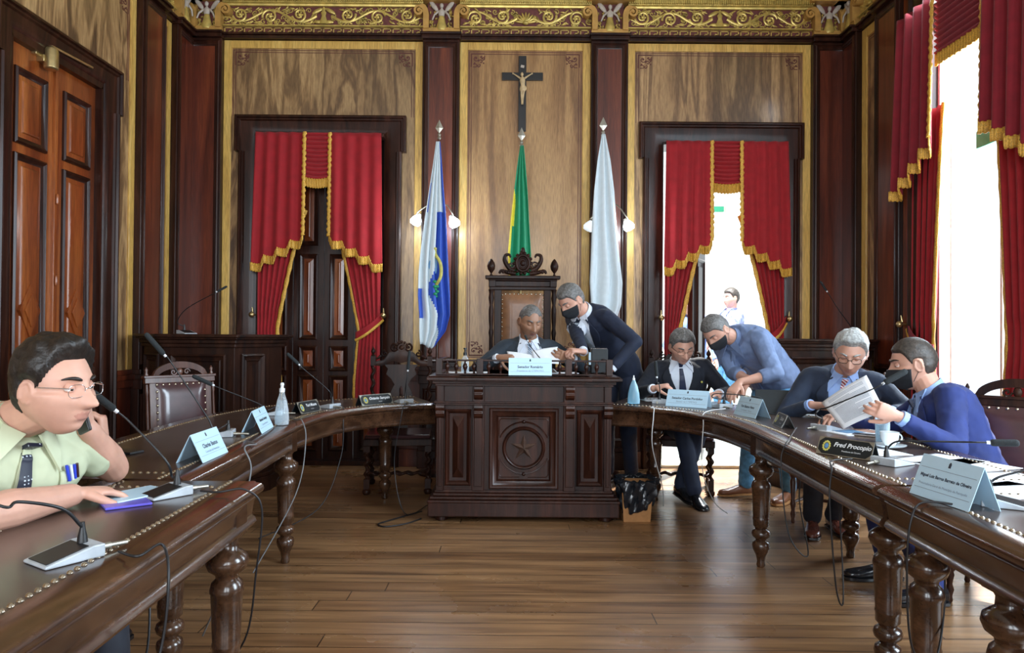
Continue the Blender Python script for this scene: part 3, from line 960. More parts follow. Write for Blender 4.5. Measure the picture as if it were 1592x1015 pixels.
def capital(M, u0, u1):
    r = sroot('trim_1')
    b = MB()
    b.box((u0 - 0.01, -0.125, ZF - 0.005), (u1 + 0.01, 0, ZF + 0.03), M); b.box((u0 - 0.02, -0.145, ZF + 0.03), (u1 + 0.02, 0, ZF + 0.05), M)
    struct(b.build('dark_moulding', 'dark_wood', r, smooth=0, bevel=0.005))
    uc, w = (u0 + u1) / 2, (u1 - u0)
    z0, z1 = ZF + 0.05, ZF + 0.40
    b = MB()
    b.box((u0, -0.10, z0), (u1, 0, z0 + 0.05), M)
    for s in (-1, 1):
        e = uc + s * w / 2
        # upright that curls outward into a volute
        pts = [(e - s * 0.03, z0 + 0.04), (e - s * 0.03, z0 + 0.14), (e - s * 0.028, z0 + 0.19), (e - s * 0.008, z0 + 0.235), (e + s * 0.03, z0 + 0.25)]
        sp = spiral(e + s * 0.035, z0 + 0.205, 0.047, PI / 2, -s * 1.35, n=18)
        path = [V((x, 0, z)) for x, z in pts] + sp[1:]
        path = spline(path, 2)
        rings = []
        for i, p in enumerate(path):
            t = path[min(i + 1, len(path) - 1)] - path[max(i - 1, 0)]
            nrm = V((t.z, 0, -t.x)).normalized() * (0.026 if i < 8 else 0.010)
            rings.append([(p.x - nrm.x, -0.115, p.z - nrm.z), (p.x + nrm.x, -0.115, p.z + nrm.z), (p.x + nrm.x, -0.02, p.z + nrm.z), (p.x - nrm.x, -0.02, p.z - nrm.z)])
        b.loft(rings, M)
        b.ball((e + s * 0.035, -0.07, z0 + 0.205), (0.018, 0.05, 0.018), M)
    b.box((u0 - 0.05, -0.16, z0 + 0.30), (u1 + 0.05, 0, z0 + 0.34), M)
    b.box((u0 - 0.07, -0.22, z0 + 0.34), (u1 + 0.07, 0, ZC), M)
    struct(b.build('volutes', 'gilding_orange', r, smooth=40))
    b = MB()
    b.box((u0 + 0.04, -0.05, z0 + 0.03), (u1 - 0.04, -0.02, z0 + 0.31), M)
    struct(b.build('niche', 'frieze_red', r, smooth=0))
    b = MB()
    rings = []
    for rr, z in ((0.055, 0.03), (0.062, 0.05), (0.045, 0.10), (0.032, 0.15), (0.026, 0.17)):
        rings.append([(uc + rr * math.cos(a) * 0.9, -0.075 + 0.03 * math.sin(a) * rr / 0.05, z0 + z) for a in [k * PI / 6 for k in range(12)]])
    b.loft(rings, M)
    rng = random.Random(3)
    for q in range(46):
        side = rng.choice((-1, 1))
        px = uc + side * rng.uniform(0.05, w / 2 - 0.065); pz = z0 + rng.uniform(0.05, 0.28)
        Ml = M @ Matrix.Translation((px, -0.06, pz)) @ Matrix.Rotation(rng.uniform(-2, 2), 4, 'Y')
        b.ball((0, 0, 0), (0.016, 0.016, 0.008), Ml, seg=6, rows=5)
    for q in range(7):
        b.ball((uc - 0.09 + q * 0.03, -0.066, z0 + 0.055), (0.016, 0.018, 0.014), M, seg=8, rows=6)
    struct(b.build('foliage', 'gilding', r, smooth=50))
    b = MB()
    rings = []
    for rr, z in ((0.026, 0.165), (0.034, 0.20), (0.030, 0.215), (0.012, 0.232), (0.011, 0.24)):
        rings.append([(uc + rr * math.cos(a), -0.08 + 0.6 * rr * math.sin(a), z0 + z) for a in [k * PI / 6 for k in range(12)]])
    b.loft(rings, M)
    b.ball((uc, -0.085, z0 + 0.262), (0.019, 0.020, 0.024), M)
    for s in (-1, 1):
        b.tube([(uc + s * 0.03, -0.08, z0 + 0.21), (uc + s * 0.065, -0.10, z0 + 0.17), (uc + s * 0.085, -0.10, z0 + 0.12)], [0.011, 0.009, 0.007], M=M)
        Ml = M @ Matrix.Translation((uc + s * 0.075, -0.07, z0 + 0.265)) @ Matrix.Rotation(-s * 0.9, 4, 'Y')
        b.ball((0, 0, 0), (0.065, 0.012, 0.022), Ml)
    struct(b.build('winged_figure', 'marble_white', r, smooth=60))
    return r


for M, a, c in ((MBK, XL + 0.06, -2.737), (MBK, -0.856, -0.51), (MBK, 0.722, 1.068), (MBK, 2.80, XR - 0.06),
                (MLF, 5.81, 6.18), (MLF, 6.41, YW - 0.06), (MRT, -YW + 0.06, -6.46), (MRT, -6.11, -5.735)):
    capital(M, a, c)


# ------------------------------------------------------------------ doors
def leaf(name, parent, M, u0, u1, zt, y, rects, mat='dark_wood', pmat='door_wood', diamond=False):
    """door leaf with raised panels; rects list of (za, zb)"""
    b = MB()
    b.box((u0, y, 0.01), (u1, y + 0.05, zt), M)
    o = struct(b.build(name, mat, parent, smooth=0, bevel=0.003))
    for i, (za, zb) in enumerate(rects):
        m_ = 0.085 if u1 - u0 > 0.35 else 0.055
        x0, x1 = u0 + m_, u1 - m_
        b = MB()
        b.frame(x0, za, x1, zb, 0.045, [(0, y), (0, y - 0.015), (0.012, y - 0.024), (0.024, y - 0.018), (0.034, y - 0.006), (0.045, y - 0.001)], M)
        struct(b.build('panel_moulding', 'dark_wood', o))
        b = MB()
        b.frame(x0 + 0.045, za + 0.045, x1 - 0.045, zb - 0.045, 0.05, [(0, y - 0.001), (0.03, y - 0.004), (0.034, y - 0.012), (0.042, y - 0.014)], M)
        b.box((x0 + 0.086, y - 0.014, za + 0.086), (x1 - 0.086, y, zb - 0.086), M)
        if diamond and zb - za > 0.9:
            zc = za + (zb - za) * 0.42
            uc = (x0 + x1) / 2
            for s, d in ((1.0, 0.024), (0.62, 0.034), (0.3, 0.028)):
                hw, hh = min(0.10, (x1 - x0) / 2 - 0.05) * s, 0.17 * s
                b.prism([(uc - hw, zc), (uc, zc - hh), (uc + hw, zc), (uc, zc + hh)], y - d, y, M)
        struct(b.build('raised_panel', pmat, o, smooth=0, bevel=0.002))
    return o


d1 = sroot('door_1')
for a, c in ((4.375, 4.857), (4.863, 5.345)):
    leaf('door_leaf', d1, MLF, a, c, 3.05, 0.02, [(0.12, 0.55), (0.66, 2.36), (2.42, 2.90)], mat='door_wood', diamond=True)
b = MB()
b.box((4.845, 0.0, 0.02), (4.875, 0.03, 3.05), MLF)
for z in (0.9, 1.55, 2.1):
    b.lathe([(0.008, z), (0.011, z + 0.01), (0.011, z + 0.06), (0.008, z + 0.07)], MLF @ Matrix.Translation((4.86, -0.01, 0)), seg=8)
struct(b.build('astragal', 'door_wood', d1, smooth=30, bevel=0.002))
d2 = sroot('door_2')
pw = (LOP[1] - LOP[0] - 0.04) / 4
for i in range(4):
    a = LOP[0] + 0.02 + i * pw
    leaf('door_leaf', d2, MBK, a + 0.002, a + pw - 0.002, 3.10, 0.10, [(0.12, 0.42), (0.50, 0.84), (0.88, 1.12), (1.18, 2.0), (2.08, 2.95)], diamond=False)
b = MB()
b.box((LOP[0], -0.02, 0), (LOP[1], 0.28, 0.04), MBK)
struct(b.build('threshold', 'dark_wood', d2, smooth=0, bevel=0.004))
d3 = sroot('door_3')
Md = MBK @ Matrix.Translation((1.72, 0.06, 0)) @ Matrix.Rotation(PI / 2 - 0.5, 4, 'Z')
leaf('door_leaf', d3, Md, 0.0, 0.48, 3.04, 0, [(0.12, 0.5), (0.6, 0.9), (1.0, 2.0), (2.1, 2.9)], pmat='dark_wood')
b = MB()
b.box((ROP[0], -0.02, 0), (ROP[1], 0.30, 0.03), MBK)
struct(b.build('threshold', 'wall_cream', d3, smooth=0, bevel=0.004))

# corridor beyond the open doorway
b = MB(); b.box((-0.5, YW + 0.29, -0.1), (6.0, 12.0, 0.0)); struct(b.build('floor_corridor', 'corridor_floor'))
b = MB()
b.box((-0.5, 11.2, 0), (3.32, 11.4, 4.6)); b.box((3.55, 10.7, 0), (6.0, 11.0, 4.6))
struct(b.build('wall_corridor', 'wall_white', smooth=0))
b = MB(); b.box((3.30, 10.6, 0), (3.56, 11.3, 4.6)); struct(b.build('trim_1', 'wall_cream', smooth=0, bevel=0.01))

# window on the right wall (french window onto daylight)
w1 = sroot('window_1')
b = MB()
b.box((-5.352, 0.0, 0.02), (-5.325, 0.28, 3.72), MRT); b.box((-4.245, 0.0, 0.02), (-4.218, 0.28, 3.72), MRT); b.box((-5.35, 0.0, 3.70), (-4.22, 0.28, 3.725), MRT)
struct(b.build('reveal', 'paint_white', w1, smooth=0))
b = MB()
yy = 0.12
b.frame(-5.35, 0.02, -4.22, 3.72, 0.04, [(0, yy), (0, yy - 0.04), (0.04, yy - 0.04), (0.04, yy)], MRT)
b.box((-4.80, yy - 0.03, 0.05), (-4.775, yy, 3.7), MRT)
for z in (0.45,):
    b.box((-5.33, yy - 0.03, z), (-4.24, yy, z + 0.03), MRT)
struct(b.build('window_frame', 'paint_white', w1, smooth=0, bevel=0.004))
b = MB(); b.box((-5.30, yy - 0.018, 0.08), (-4.27, yy - 0.012, 3.68), MRT); struct(b.build('pane', 'window_glass', w1, smooth=0))


# ------------------------------------------------------------------ curtains
def curtain(label, M, ua, ub, sa, sb, zt, zsw, zin, zout, zlow, d=0.13, tie_z=1.35, mats=('velvet', 'velvet'), low=('l', 'r'), swag_sag=0.10, tie=('l', 'r'), tie_in=0.5, amp=0.014):
    r = thing('curtain', label, 'curtain')
    va, vl = mats
    rng = random.Random(int((ua + 10) * 100))
    for side in ('l', 'r'):
        uo, ui = (ua, sa) if side == 'l' else (ub, sb)
        wd = ui - uo
        steps = 4
        def zb(t):            # t from outer 0 to inner 1, stepped cascade
            k = t * steps
            i = min(int(k), steps - 1)
            f = k - i
            base = zout + (zin - zout) * (i + min(1, max(0, (f - 0.72) / 0.28)) ** 1.0) / steps
            return base - 0.012 * math.sin(f * PI)
        ph = rng.uniform(0, 6)
        def S(t, v, ext=0.0):
            z1 = zb(t)
            z = zt + (z1 - zt) * v - ext
            a = amp * (0.6 + 0.5 * v)
            y = -d - 0.02 - a * (math.sin(t * 4 * 2 * PI + ph) + 0.25 * math.sin(t * 9 * PI + v * 2)) - 0.02 * v
            sp = 1 + 0.05 * v
            return (ui - wd * (1 - t) * sp, y, z)
        b = MB()
        b.grid(lambda s, v: S(s, v), 64, 24, M)
        dr = b.build('drape', va, r, smooth=70, solid=0.006)
        b = MB()
        fh = 0.075 if abs(zout - zin) < 0.5 else 0.09
        def FR(s, v):
            p = S(s, 1.0)
            return (p[0], p[1] - 0.006 - 0.004 * math.sin(s * 300), p[2] + 0.03 - v * fh - 0.004 * math.sin(s * 170))
        b.grid(FR, 160, 4, M)
        b.build('bottom_fringe', 'fringe_gold', dr, smooth=70, solid=0.008)
        b = MB()
        pts = []
        n = 60
        for i in range(n + 1):
            p = S(1.0, i / n)
            pts.append((p[0] + 0.004 * math.sin(i * 2.1), p[1] - 0.010, p[2]))
        b.tube(pts, [0.017 + 0.004 * math.sin(i * 1.7) for i in range(n + 1)], seg=8, flat=((0, 1, 0), 0.6), M=M)
        b.build('edge_fringe', 'fringe_gold', dr, smooth=70)
        if side in low:
            u0 = uo + wd * 0.02
            def LW(s, v):
                z = (zin + 0.25) + (zlow - zin - 0.25) * v
                top_w = wd * 0.98
                if z > tie_z:
                    q = (zin + 0.25 - z) / (zin + 0.25 - tie_z)
                    ww = top_w * (1 - (1 - tie_in) * q ** 0.8)
                else:
                    q = min(1, (tie_z - z) / 0.5)
                    ww = top_w * (tie_in + 0.08 * q)
                y = -d * 0.55 - 0.014 * math.sin(s * 6 * 2 * PI + ph) * (0.6 if abs(z - tie_z) < 0.12 else 1)
                return (u0 + ww * s, y, z)
            b = MB(); b.grid(LW, 48, 40, M)
            ld = b.build('under_drape', vl, r, smooth=70, solid=0.006)
            b = MB()
            pts = [V(LW(1.0, i / 50)) + V((0, -0.008, 0)) for i in range(51)]
            b.tube(pts, [0.018 + 0.003 * math.sin(i * 1.9) for i in range(51)], seg=8, flat=((0, 1, 0), 0.5), M=M)
            b.build('edge_fringe', 'fringe_gold', ld, smooth=70)
            if side in tie:
                b = MB()
                sgn = 1 if wd > 0 else -1
                uu = u0 + wd * tie_in
                pa, pb = V((uo - sgn * 0.02, -d * 0.5, tie_z + 0.13)), V((uu + sgn * 0.02, -d * 0.55 - 0.03, tie_z - 0.06))
                def TB(s, v):
                    p = pa.lerp(pb, s)
                    return (p.x, p.y - 0.045 * math.sin(s * PI), p.z - 0.05 * s * (1 - s) * 4 * 0.5 + 0.035 - 0.075 * v)
                b.grid(TB, 12, 4, M)
                tb = b.build('tieback', va, r, smooth=70, solid=0.01)
                b = MB()
                b.tube([V(TB(i / 12, 1.0)) for i in range(13)], 0.014, seg=6, M=M)
                b.build('tieback_fringe', 'fringe_gold', tb, smooth=60)
    # swag of horizontal folds between the drapes
    def SW(s, v):
        sag = swag_sag * v
        z = zt + (zsw - zt) * v - sag * (4 * s * (1 - s)) + sag * 0.4
        nf = 11
        y = -d - 0.005 - 0.012 * (1 + math.sin(v * nf * 2 * PI))
        return (sa + (sb - sa) * s, y, z)
    b = MB(); b.grid(SW, 16, 90, M)
    sw = b.build('swag', va, r, smooth=70, solid=0.004)
    b = MB()
    def SF(s, v):
        p = SW(s, 1.0)
        return (p[0], -d - 0.02 - 0.004 * math.sin(s * 110), p[2] + 0.02 - v * 0.085 - 0.004 * math.sin(s * 60))
    b.grid(SF, 80, 4, M)
    b.build('swag_fringe', 'fringe_gold', sw, smooth=70, solid=0.008)
    b = MB(); b.box((ua - 0.02, -d, zt - 0.03), (ub + 0.02, -0.0, zt - 0.005), M)
    b.build('pelmet_board', 'dark_wood', r, smooth=0)
    for uo in (ua, ub):
        b = MB()
        x = uo + (-0.03 if uo == ua else 0.03)
        Mh = M @ Matrix.Translation((x, -0.02, tie_z + 0.13)) @ Matrix.Rotation(PI / 2, 4, 'X')
        b.lathe([(0.022, -0.03), (0.022, 0.0), (0.008, 0.01), (0.008, 0.08), (0.022, 0.09), (0.028, 0.105), (0.02, 0.12), (0.004, 0.13)], Mh, seg=12)
        b.tube([M @ V((x, -0.10, tie_z + 0.15)), M @ V((x, -0.11, tie_z + 0.20))], [0.010, 0.004], seg=8)
        o = b.build('holdback', 'brass', r, smooth=50)
    return r


curtain('red velvet curtain with gold fringe before the closed dark door, left of the flags', MBK, -2.385, -1.225, -1.93, -1.70, 3.10, 2.66, 2.14, 1.86, 0.45, tie_z=1.28, tie=('r',), tie_in=0.42, swag_sag=0.02)
curtain('red velvet curtain with gold fringe on the bright open doorway, right of the flags', MBK, 1.415, 2.545, 1.835, 2.11, 3.05, 2.64, 2.12, 1.85, 0.45, tie_z=1.28, tie=('r',), tie_in=0.34, swag_sag=0.02)
curtain('tall wine-red curtain with gold fringe at the sunlit window on the right wall', MRT, -5.62, -4.12, -5.13, -4.61, 3.72, 3.25, 2.68, 2.36, 0.35, d=0.13, tie_z=1.22, mats=('velvet_wine', 'velvet'), swag_sag=0.0, tie=('l',), tie_in=0.74, amp=0.024)
# ------------------------------------------------------------------ tables
XC = 0.07
LEG = [(0.020, 0.0), (0.024, 0.01), (0.020, 0.03), (0.026, 0.06), (0.043, 0.095), (0.047, 0.115), (0.043, 0.132), (0.027, 0.142), (0.029, 0.150),
       (0.046, 0.165), (0.050, 0.180), (0.045, 0.195), (0.030, 0.205), (0.034, 0.213), (0.042, 0.222), (0.0425, 0.25), (0.0445, 0.255), (0.0445, 0.262),
       (0.0425, 0.268), (0.049, 0.42), (0.052, 0.425), (0.052, 0.435), (0.047, 0.455), (0.034, 0.468), (0.036, 0.480), (0.058, 0.497), (0.066, 0.518), (0.062, 0.538),
       (0.045, 0.552), (0.034, 0.560), (0.032, 0.585), (0.040, 0.600), (0.040, 0.61)]
ZT = 0.75


def frames(pts, side):
    out = []
    n = len(pts)
    for i in range(n):
        t = (pts[min(i + 1, n - 1)] - pts[max(i - 1, 0)]).normalized()
        nrm = V((t.y, -t.x, 0)) * side
        out.append((pts[i], nrm))
    return out


def table(label, inner, width, side, legs, rim=0.095):
    root = thing('conference_table', label, 'table', (inner[0].x, inner[0].y, 0), 0)
    o0 = V((inner[0].x, inner[0].y, 0))
    fr = [(p - o0, n) for p, n in frames(inner, side)]
    def sweep(prof, z_off=0.0):
        b = MB()
        b.loft([[p + n * t + V((0, 0, z)) for t, z in prof] for p, n in fr])
        return b
    w = width
    top = [(0.008, 0.712), (0.0, 0.718), (-0.004, 0.727), (0.0, 0.738), (0.010, 0.745), (0.022, 0.746), (0.026, 0.750), (rim, 0.750), (rim + 0.001, 0.7485),
           (w - rim - 0.001, 0.7485), (w - rim, 0.750), (w - 0.026, 0.750), (w - 0.022, 0.746), (w - 0.010, 0.745), (w, 0.738), (w + 0.004, 0.727), (w, 0.718), (w - 0.008, 0.712)]
    sweep(top).build('table_top', 'rim_wood', root, smooth=50)
    ap = [(0.030, 0.715), (0.020, 0.700), (0.028, 0.690), (0.036, 0.640), (0.026, 0.632), (0.020, 0.618), (0.028, 0.606), (0.050, 0.604),
          (w - 0.050, 0.604), (w - 0.028, 0.606), (w - 0.020, 0.618), (w - 0.036, 0.640), (w - 0.028, 0.690), (w - 0.030, 0.715)]
    sweep(ap).build('apron', 'rim_wood', root, smooth=50)
    sweep([(rim, 0.7488), (w - rim, 0.7488), (w - rim, 0.7502), (rim, 0.7502)]).build('leather_top', 'leather_top', root, smooth=40)
    # nail heads round the leather
    b = MB()
    line = []
    acc = 0.0
    for t in (rim + 0.008, w - rim - 0.008):
        acc = 0.0
        for i in range(len(fr) - 1):
            a = fr[i][0] + fr[i][1] * t
            c = fr[i + 1][0] + fr[i + 1][1] * t
            L = (c - a).length
            while acc < L:
                q = a.lerp(c, acc / L)
                line.append(q)
                acc += 0.026
            acc -= L
    for e in (0, -1):
        p, n = fr[e]
        q = fr[1][0] - fr[0][0] if e == 0 else fr[-2][0] - fr[-1][0]
        q = q.normalized() * 0.10
        k = int((w - 2 * rim) / 0.026)
        for i in range(k):
            line.append(p + n * (rim + 0.012 + i * 0.026) + q)
    for q in line:
        rings = []
        for r, z in ((0.0075, 0.750), (0.006, 0.7535), (0.003, 0.7555), (0.0005, 0.756)):
            rings.append([(q.x + r * math.cos(k * PI / 3), q.y + r * math.sin(k * PI / 3), z) for k in range(6)])
        b.loft(rings)
    b.build('nail_heads', 'stud_metal', root, smooth=60, props={'kind': 'stuff'})
    for x, y in legs:
        b = MB()
        Ml = Matrix.Translation((x - o0.x, y - o0.y, 0))
        b.lathe(LEG, Ml, seg=28)
        b.box((-0.045, -0.045, 0.60), (0.045, 0.045, 0.716), Ml)
        b.build('leg', 'rim_wood', root, smooth=50)
    return root


cur = [(1.16, 2.45), (1.18, 2.95), (1.215, 3.6), (1.225, 4.05), (1.18, 4.47), (1.03, 4.80), (0.83, 4.99), (0.60, 5.09)]
for s, lab in ((-1, 'curved wooden table at left, its far end empty beside the big desk'),
               (1, 'curved wooden table at right where men in suits sit with papers')):
    pts = spline([V((XC + s * x, y, 0)) for x, y in cur], 6)
    side = 1 if s > 0 else -1
    legs = [(XC + s * 1.30, 2.62), (XC + s * 1.29, 3.92), (XC + s * 1.80, 2.62), (XC + s * 1.86, 4.1), (XC + s * 1.02, 5.45)]
    table(lab, pts, 0.72, side, legs)
table('straight dark wooden table in the left foreground with the man on the phone', [V((-0.775, 0.35, 0)), V((-0.795, 1.1, 0)), V((-0.815, 1.9, 0)), V((-0.83, 2.42, 0))], 0.56, -1,
      [(-0.90, 2.30), (-1.29, 2.30), (-0.87, 0.6), (-1.25, 0.6)])
table('straight dark wooden table in the right foreground under the large white nameplate', [V((1.12, 0.35, 0)), V((1.17, 1.2, 0)), V((1.20, 1.9, 0)), V((1.23, 2.42, 0))], 0.60, 1,
      [(1.325, 2.30), (1.735, 2.30), (1.28, 1.85), (1.25, 0.6)])


# ------------------------------------------------------------------ president's desk
def desk():
    X0, Y0 = 0.085, 4.78
    r = thing('council_desk', 'carved dark wood desk with a star in a roundel, centre of the room', 'desk', (X0, Y0, 0))
    D = 0.82
    def bx(b, x0, x1, y0, y1, z0, z1):
        b.box((x0, y0, z0), (x1, y1, z1))
    b = MB()
    for hw, y0, z0, z1 in ((0.635, 0.0, 0.035, 0.135), (0.640, -0.005, 0.125, 0.145), (0.625, 0.012, 0.145, 0.165), (0.605, 0.03, 0.165, 0.185), (0.595, 0.04, 0.185, 0.205)):
        bx(b, -hw, hw, y0, D + 0.04 - y0, z0, z1)
    b.build('plinth', 'dark_wood', r, smooth=0, bevel=0.006)
    for sx in (-0.55, 0.55):
        for sy in (0.07, D - 0.03):
            b = MB(); b.lathe([(0.03, 0), (0.045, 0.008), (0.045, 0.028), (0.03, 0.037)], Matrix.Translation((sx, sy, 0)))
            b.build('foot', 'dark_wood', r, smooth=50)
    b = MB()
    bx(b, -0.575, 0.575, 0.06, D, 0.20, 0.93)
    for x0, x1 in ((-0.585, -0.535), (-0.345, -0.265), (0.265, 0.345), (0.535, 0.585)):
        bx(b, x0, x1, 0.035, 0.08, 0.20, 0.92)
        bx(b, x0 + 0.012, x1 - 0.012, 0.029, 0.05, 0.23, 0.76)
    b.build('carcass', 'dark_wood', r, smooth=0, bevel=0.004)
    b = MB()
    bx(b, -0.60, 0.60, 0.02, D, 0.785, 0.798); bx(b, -0.59, 0.59, 0.03, D, 0.772, 0.786); bx(b, -0.595, 0.595, 0.028, D, 0.90, 0.915)
    bx(b, -0.61, 0.61, 0.012, D + 0.01, 0.915, 0.930)
    b.build('string_course', 'dark_wood', r, smooth=0, bevel=0.003)
    b = MB()
    for z0, z1, e in ((0.928, 0.94, 0.01), (0.94, 0.962, 0.045), (0.962, 0.97, 0.035)):
        bx(b, -0.60 - e, 0.60 + e, -e, D + e, z0, z1)
        bx(b, -0.40 - e, 0.40 + e, -e - 0.018, D, z0, z1)
    b.build('desk_top', 'dark_wood', r, smooth=0, bevel=0.006)
    # small scrolled brackets
    for x in (-0.305, 0.305, -0.56, 0.56):
        for zt in (0.90, 0.775):
            if abs(x) > 0.5 and zt > 0.8:
                continue
            b = MB()
            w = 0.03
            pr = [(0.035, zt), (0.0, zt), (-0.004, zt - 0.02), (0.008, zt - 0.04), (0.002, zt - 0.055), (0.012, zt - 0.075), (0.03, zt - 0.09), (0.035, zt - 0.09)]
            b.loft([[(x - w, y, z) for y, z in pr], [(x + w, y, z) for y, z in pr]])
            b.build('bracket', 'dark_wood', r, smooth=0, bevel=0.004)
    # side panels with lozenge ridge
    for xc in (-0.44, 0.44):
        b = MB()
        x0, x1, z0, z1 = xc - 0.087, xc + 0.087, 0.235, 0.745
        b.frame(x0, z0, x1, z1, 0.05, [(0, 0.06), (0, 0.040), (0.010, 0.032), (0.022, 0.040), (0.030, 0.056), (0.05, 0.058)])
        b.build('panel_moulding', 'dark_wood', r)
        b = MB()
        a, c, q = 0.040, 0.030, 0.07
        vs = [(xc - a, 0.06, z0 + 0.05), (xc + a, 0.06, z0 + 0.05), (xc + a, 0.06, z1 - 0.05), (xc - a, 0.06, z1 - 0.05), (xc, 0.028, z0 + 0.05 + q), (xc, 0.028, z1 - 0.05 - q)]
        b.add(vs, [(0, 1, 4), (1, 2, 5, 4), (2, 3, 5), (3, 0, 4, 5), (0, 3, 2, 1)])
        b.build('ridged_panel', 'dark_wood', r, smooth=0)
    # centre panel
    b = MB()
    b.frame(-0.232, 0.215, 0.232, 0.755, 0.09, [(0, 0.06), (0, 0.036), (0.008, 0.028), (0.02, 0.030), (0.028, 0.040), (0.05, 0.050), (0.056, 0.044), (0.062, 0.056), (0.09, 0.058)])
    b.build('panel_moulding', 'dark_wood', r)
    zc = 0.487
    def ring(b, r0, prof, a0=0, a1=2 * PI, n=64, closed=True):
        rings = []
        m = n if closed else n + 1
        for i in range(m):
            a = a0 + (a1 - a0) * i / n
            rings.append([((r0 + p) * math.cos(a), y, zc + (r0 + p) * math.sin(a)) for p, y in prof])
        b.loft(rings, closed=closed)
    b = MB()
    ring(b, 0.120, [(0.0, 0.055), (0.0, 0.040), (0.005, 0.030), (0.013, 0.028), (0.020, 0.034), (0.024, 0.055)])
    b.build('roundel', 'dark_wood', r, smooth=50)
    b = MB()
    for a0 in (PI * 0.13, PI * 1.13):
        ring(b, 0.168, [(0.0, 0.06), (0.0, 0.050), (0.006, 0.048), (0.010, 0.06)], a0, a0 + PI * 0.74 * 1.0, 30, False)
    for s in (-1, 1):
        b.ball((0, 0.050, zc + s * 0.175), (0.012, 0.012, 0.012))
        for sx in (-1, 1):
            b.tube([(sx * 0.03, 0.055, zc + s * 0.195), (sx * 0.15, 0.055, zc + s * 0.195), (sx * 0.165, 0.055, zc + s * 0.18), (sx * 0.165, 0.055, zc + s * 0.08)], 0.004, seg=6)
    b.build('roundel_border', 'dark_wood', r, smooth=50)
    b = MB()
    vs = [(0, 0.018, zc)]
    for k in range(10):
        a = PI / 2 + k * PI / 5
        rr = 0.092 if k % 2 == 0 else 0.033
        vs.append((rr * math.cos(a), 0.055, zc + rr * math.sin(a)))
    b.add(vs, [(0, k + 1, (k + 1) % 10 + 1) for k in range(10)] + [tuple(range(10, 0, -1))])
    b.build('star', 'star_wood', r, smooth=0)
    # gallery rail on turned balusters
    b = MB()
    zr = 1.075
    path = [(-0.575, 0.62), (-0.575, 0.10), (0.575, 0.10), (0.575, 0.62)]
    for (xa, ya), (xb, yb) in zip(path, path[1:]):
        x0, x1, y0, y1 = min(xa, xb) - 0.012, max(xa, xb) + 0.012, min(ya, yb) - 0.012, max(ya, yb) + 0.012
        b.box((x0, y0, zr - 0.012), (x1, y1, zr)); b.box((x0, y0, 0.970), (x1, y1, 0.980))
    b.build('gallery_rail', 'dark_wood', r, smooth=0, bevel=0.003)
    xs = [-0.575, -0.30, 0.30, 0.575]
    for x in xs:
        b = MB(); b.box((x - 0.022, 0.078, 0.97), (x + 0.022, 0.122, zr + 0.006))
        b.build('gallery_post', 'dark_wood', r, smooth=0, bevel=0.003)
    for x in [-0.52, -0.46, -0.40, -0.34, -0.24, -0.16, 0.0, 0.16, 0.24, 0.35, 0.42, 0.49]:
        b = MB()
        b.lathe([(0.006, 0.975), (0.009, 0.985), (0.006, 0.995), (0.013, 1.012), (0.017, 1.028), (0.012, 1.042), (0.006, 1.05), (0.007, 1.066)], Matrix.Translation((x, 0.10, 0)), seg=12)
        b.build('baluster', 'dark_wood', r, smooth=60)
    return r


wood('star_wood', [(0.05, 0.028, 0.020), (0.10, 0.06, 0.045), (0.16, 0.10, 0.075)], rough=0.35, coat=0.3)
desk()


# ------------------------------------------------------------------ chairs
def twist(b, p0, p1, r, turns, seg=10, M=None):
    p0, p1 = V(p0), V(p1)
    x, y, z = basis(p1 - p0)
    n = int(abs(turns) * 12)
    rings = []
    for i in range(n + 1):
        t = i / n
        c = p0.lerp(p1, t)
        a0 = turns * 2 * PI * t
        off = (x * math.cos(a0) + y * math.sin(a0)) * (r * 0.38)
        rings.append([c + off + x * (r * 0.72 * math.cos(k * 2 * PI / seg)) + y * (r * 0.72 * math.sin(k * 2 * PI / seg)) for k in range(seg)])
    b.loft(rings, M)


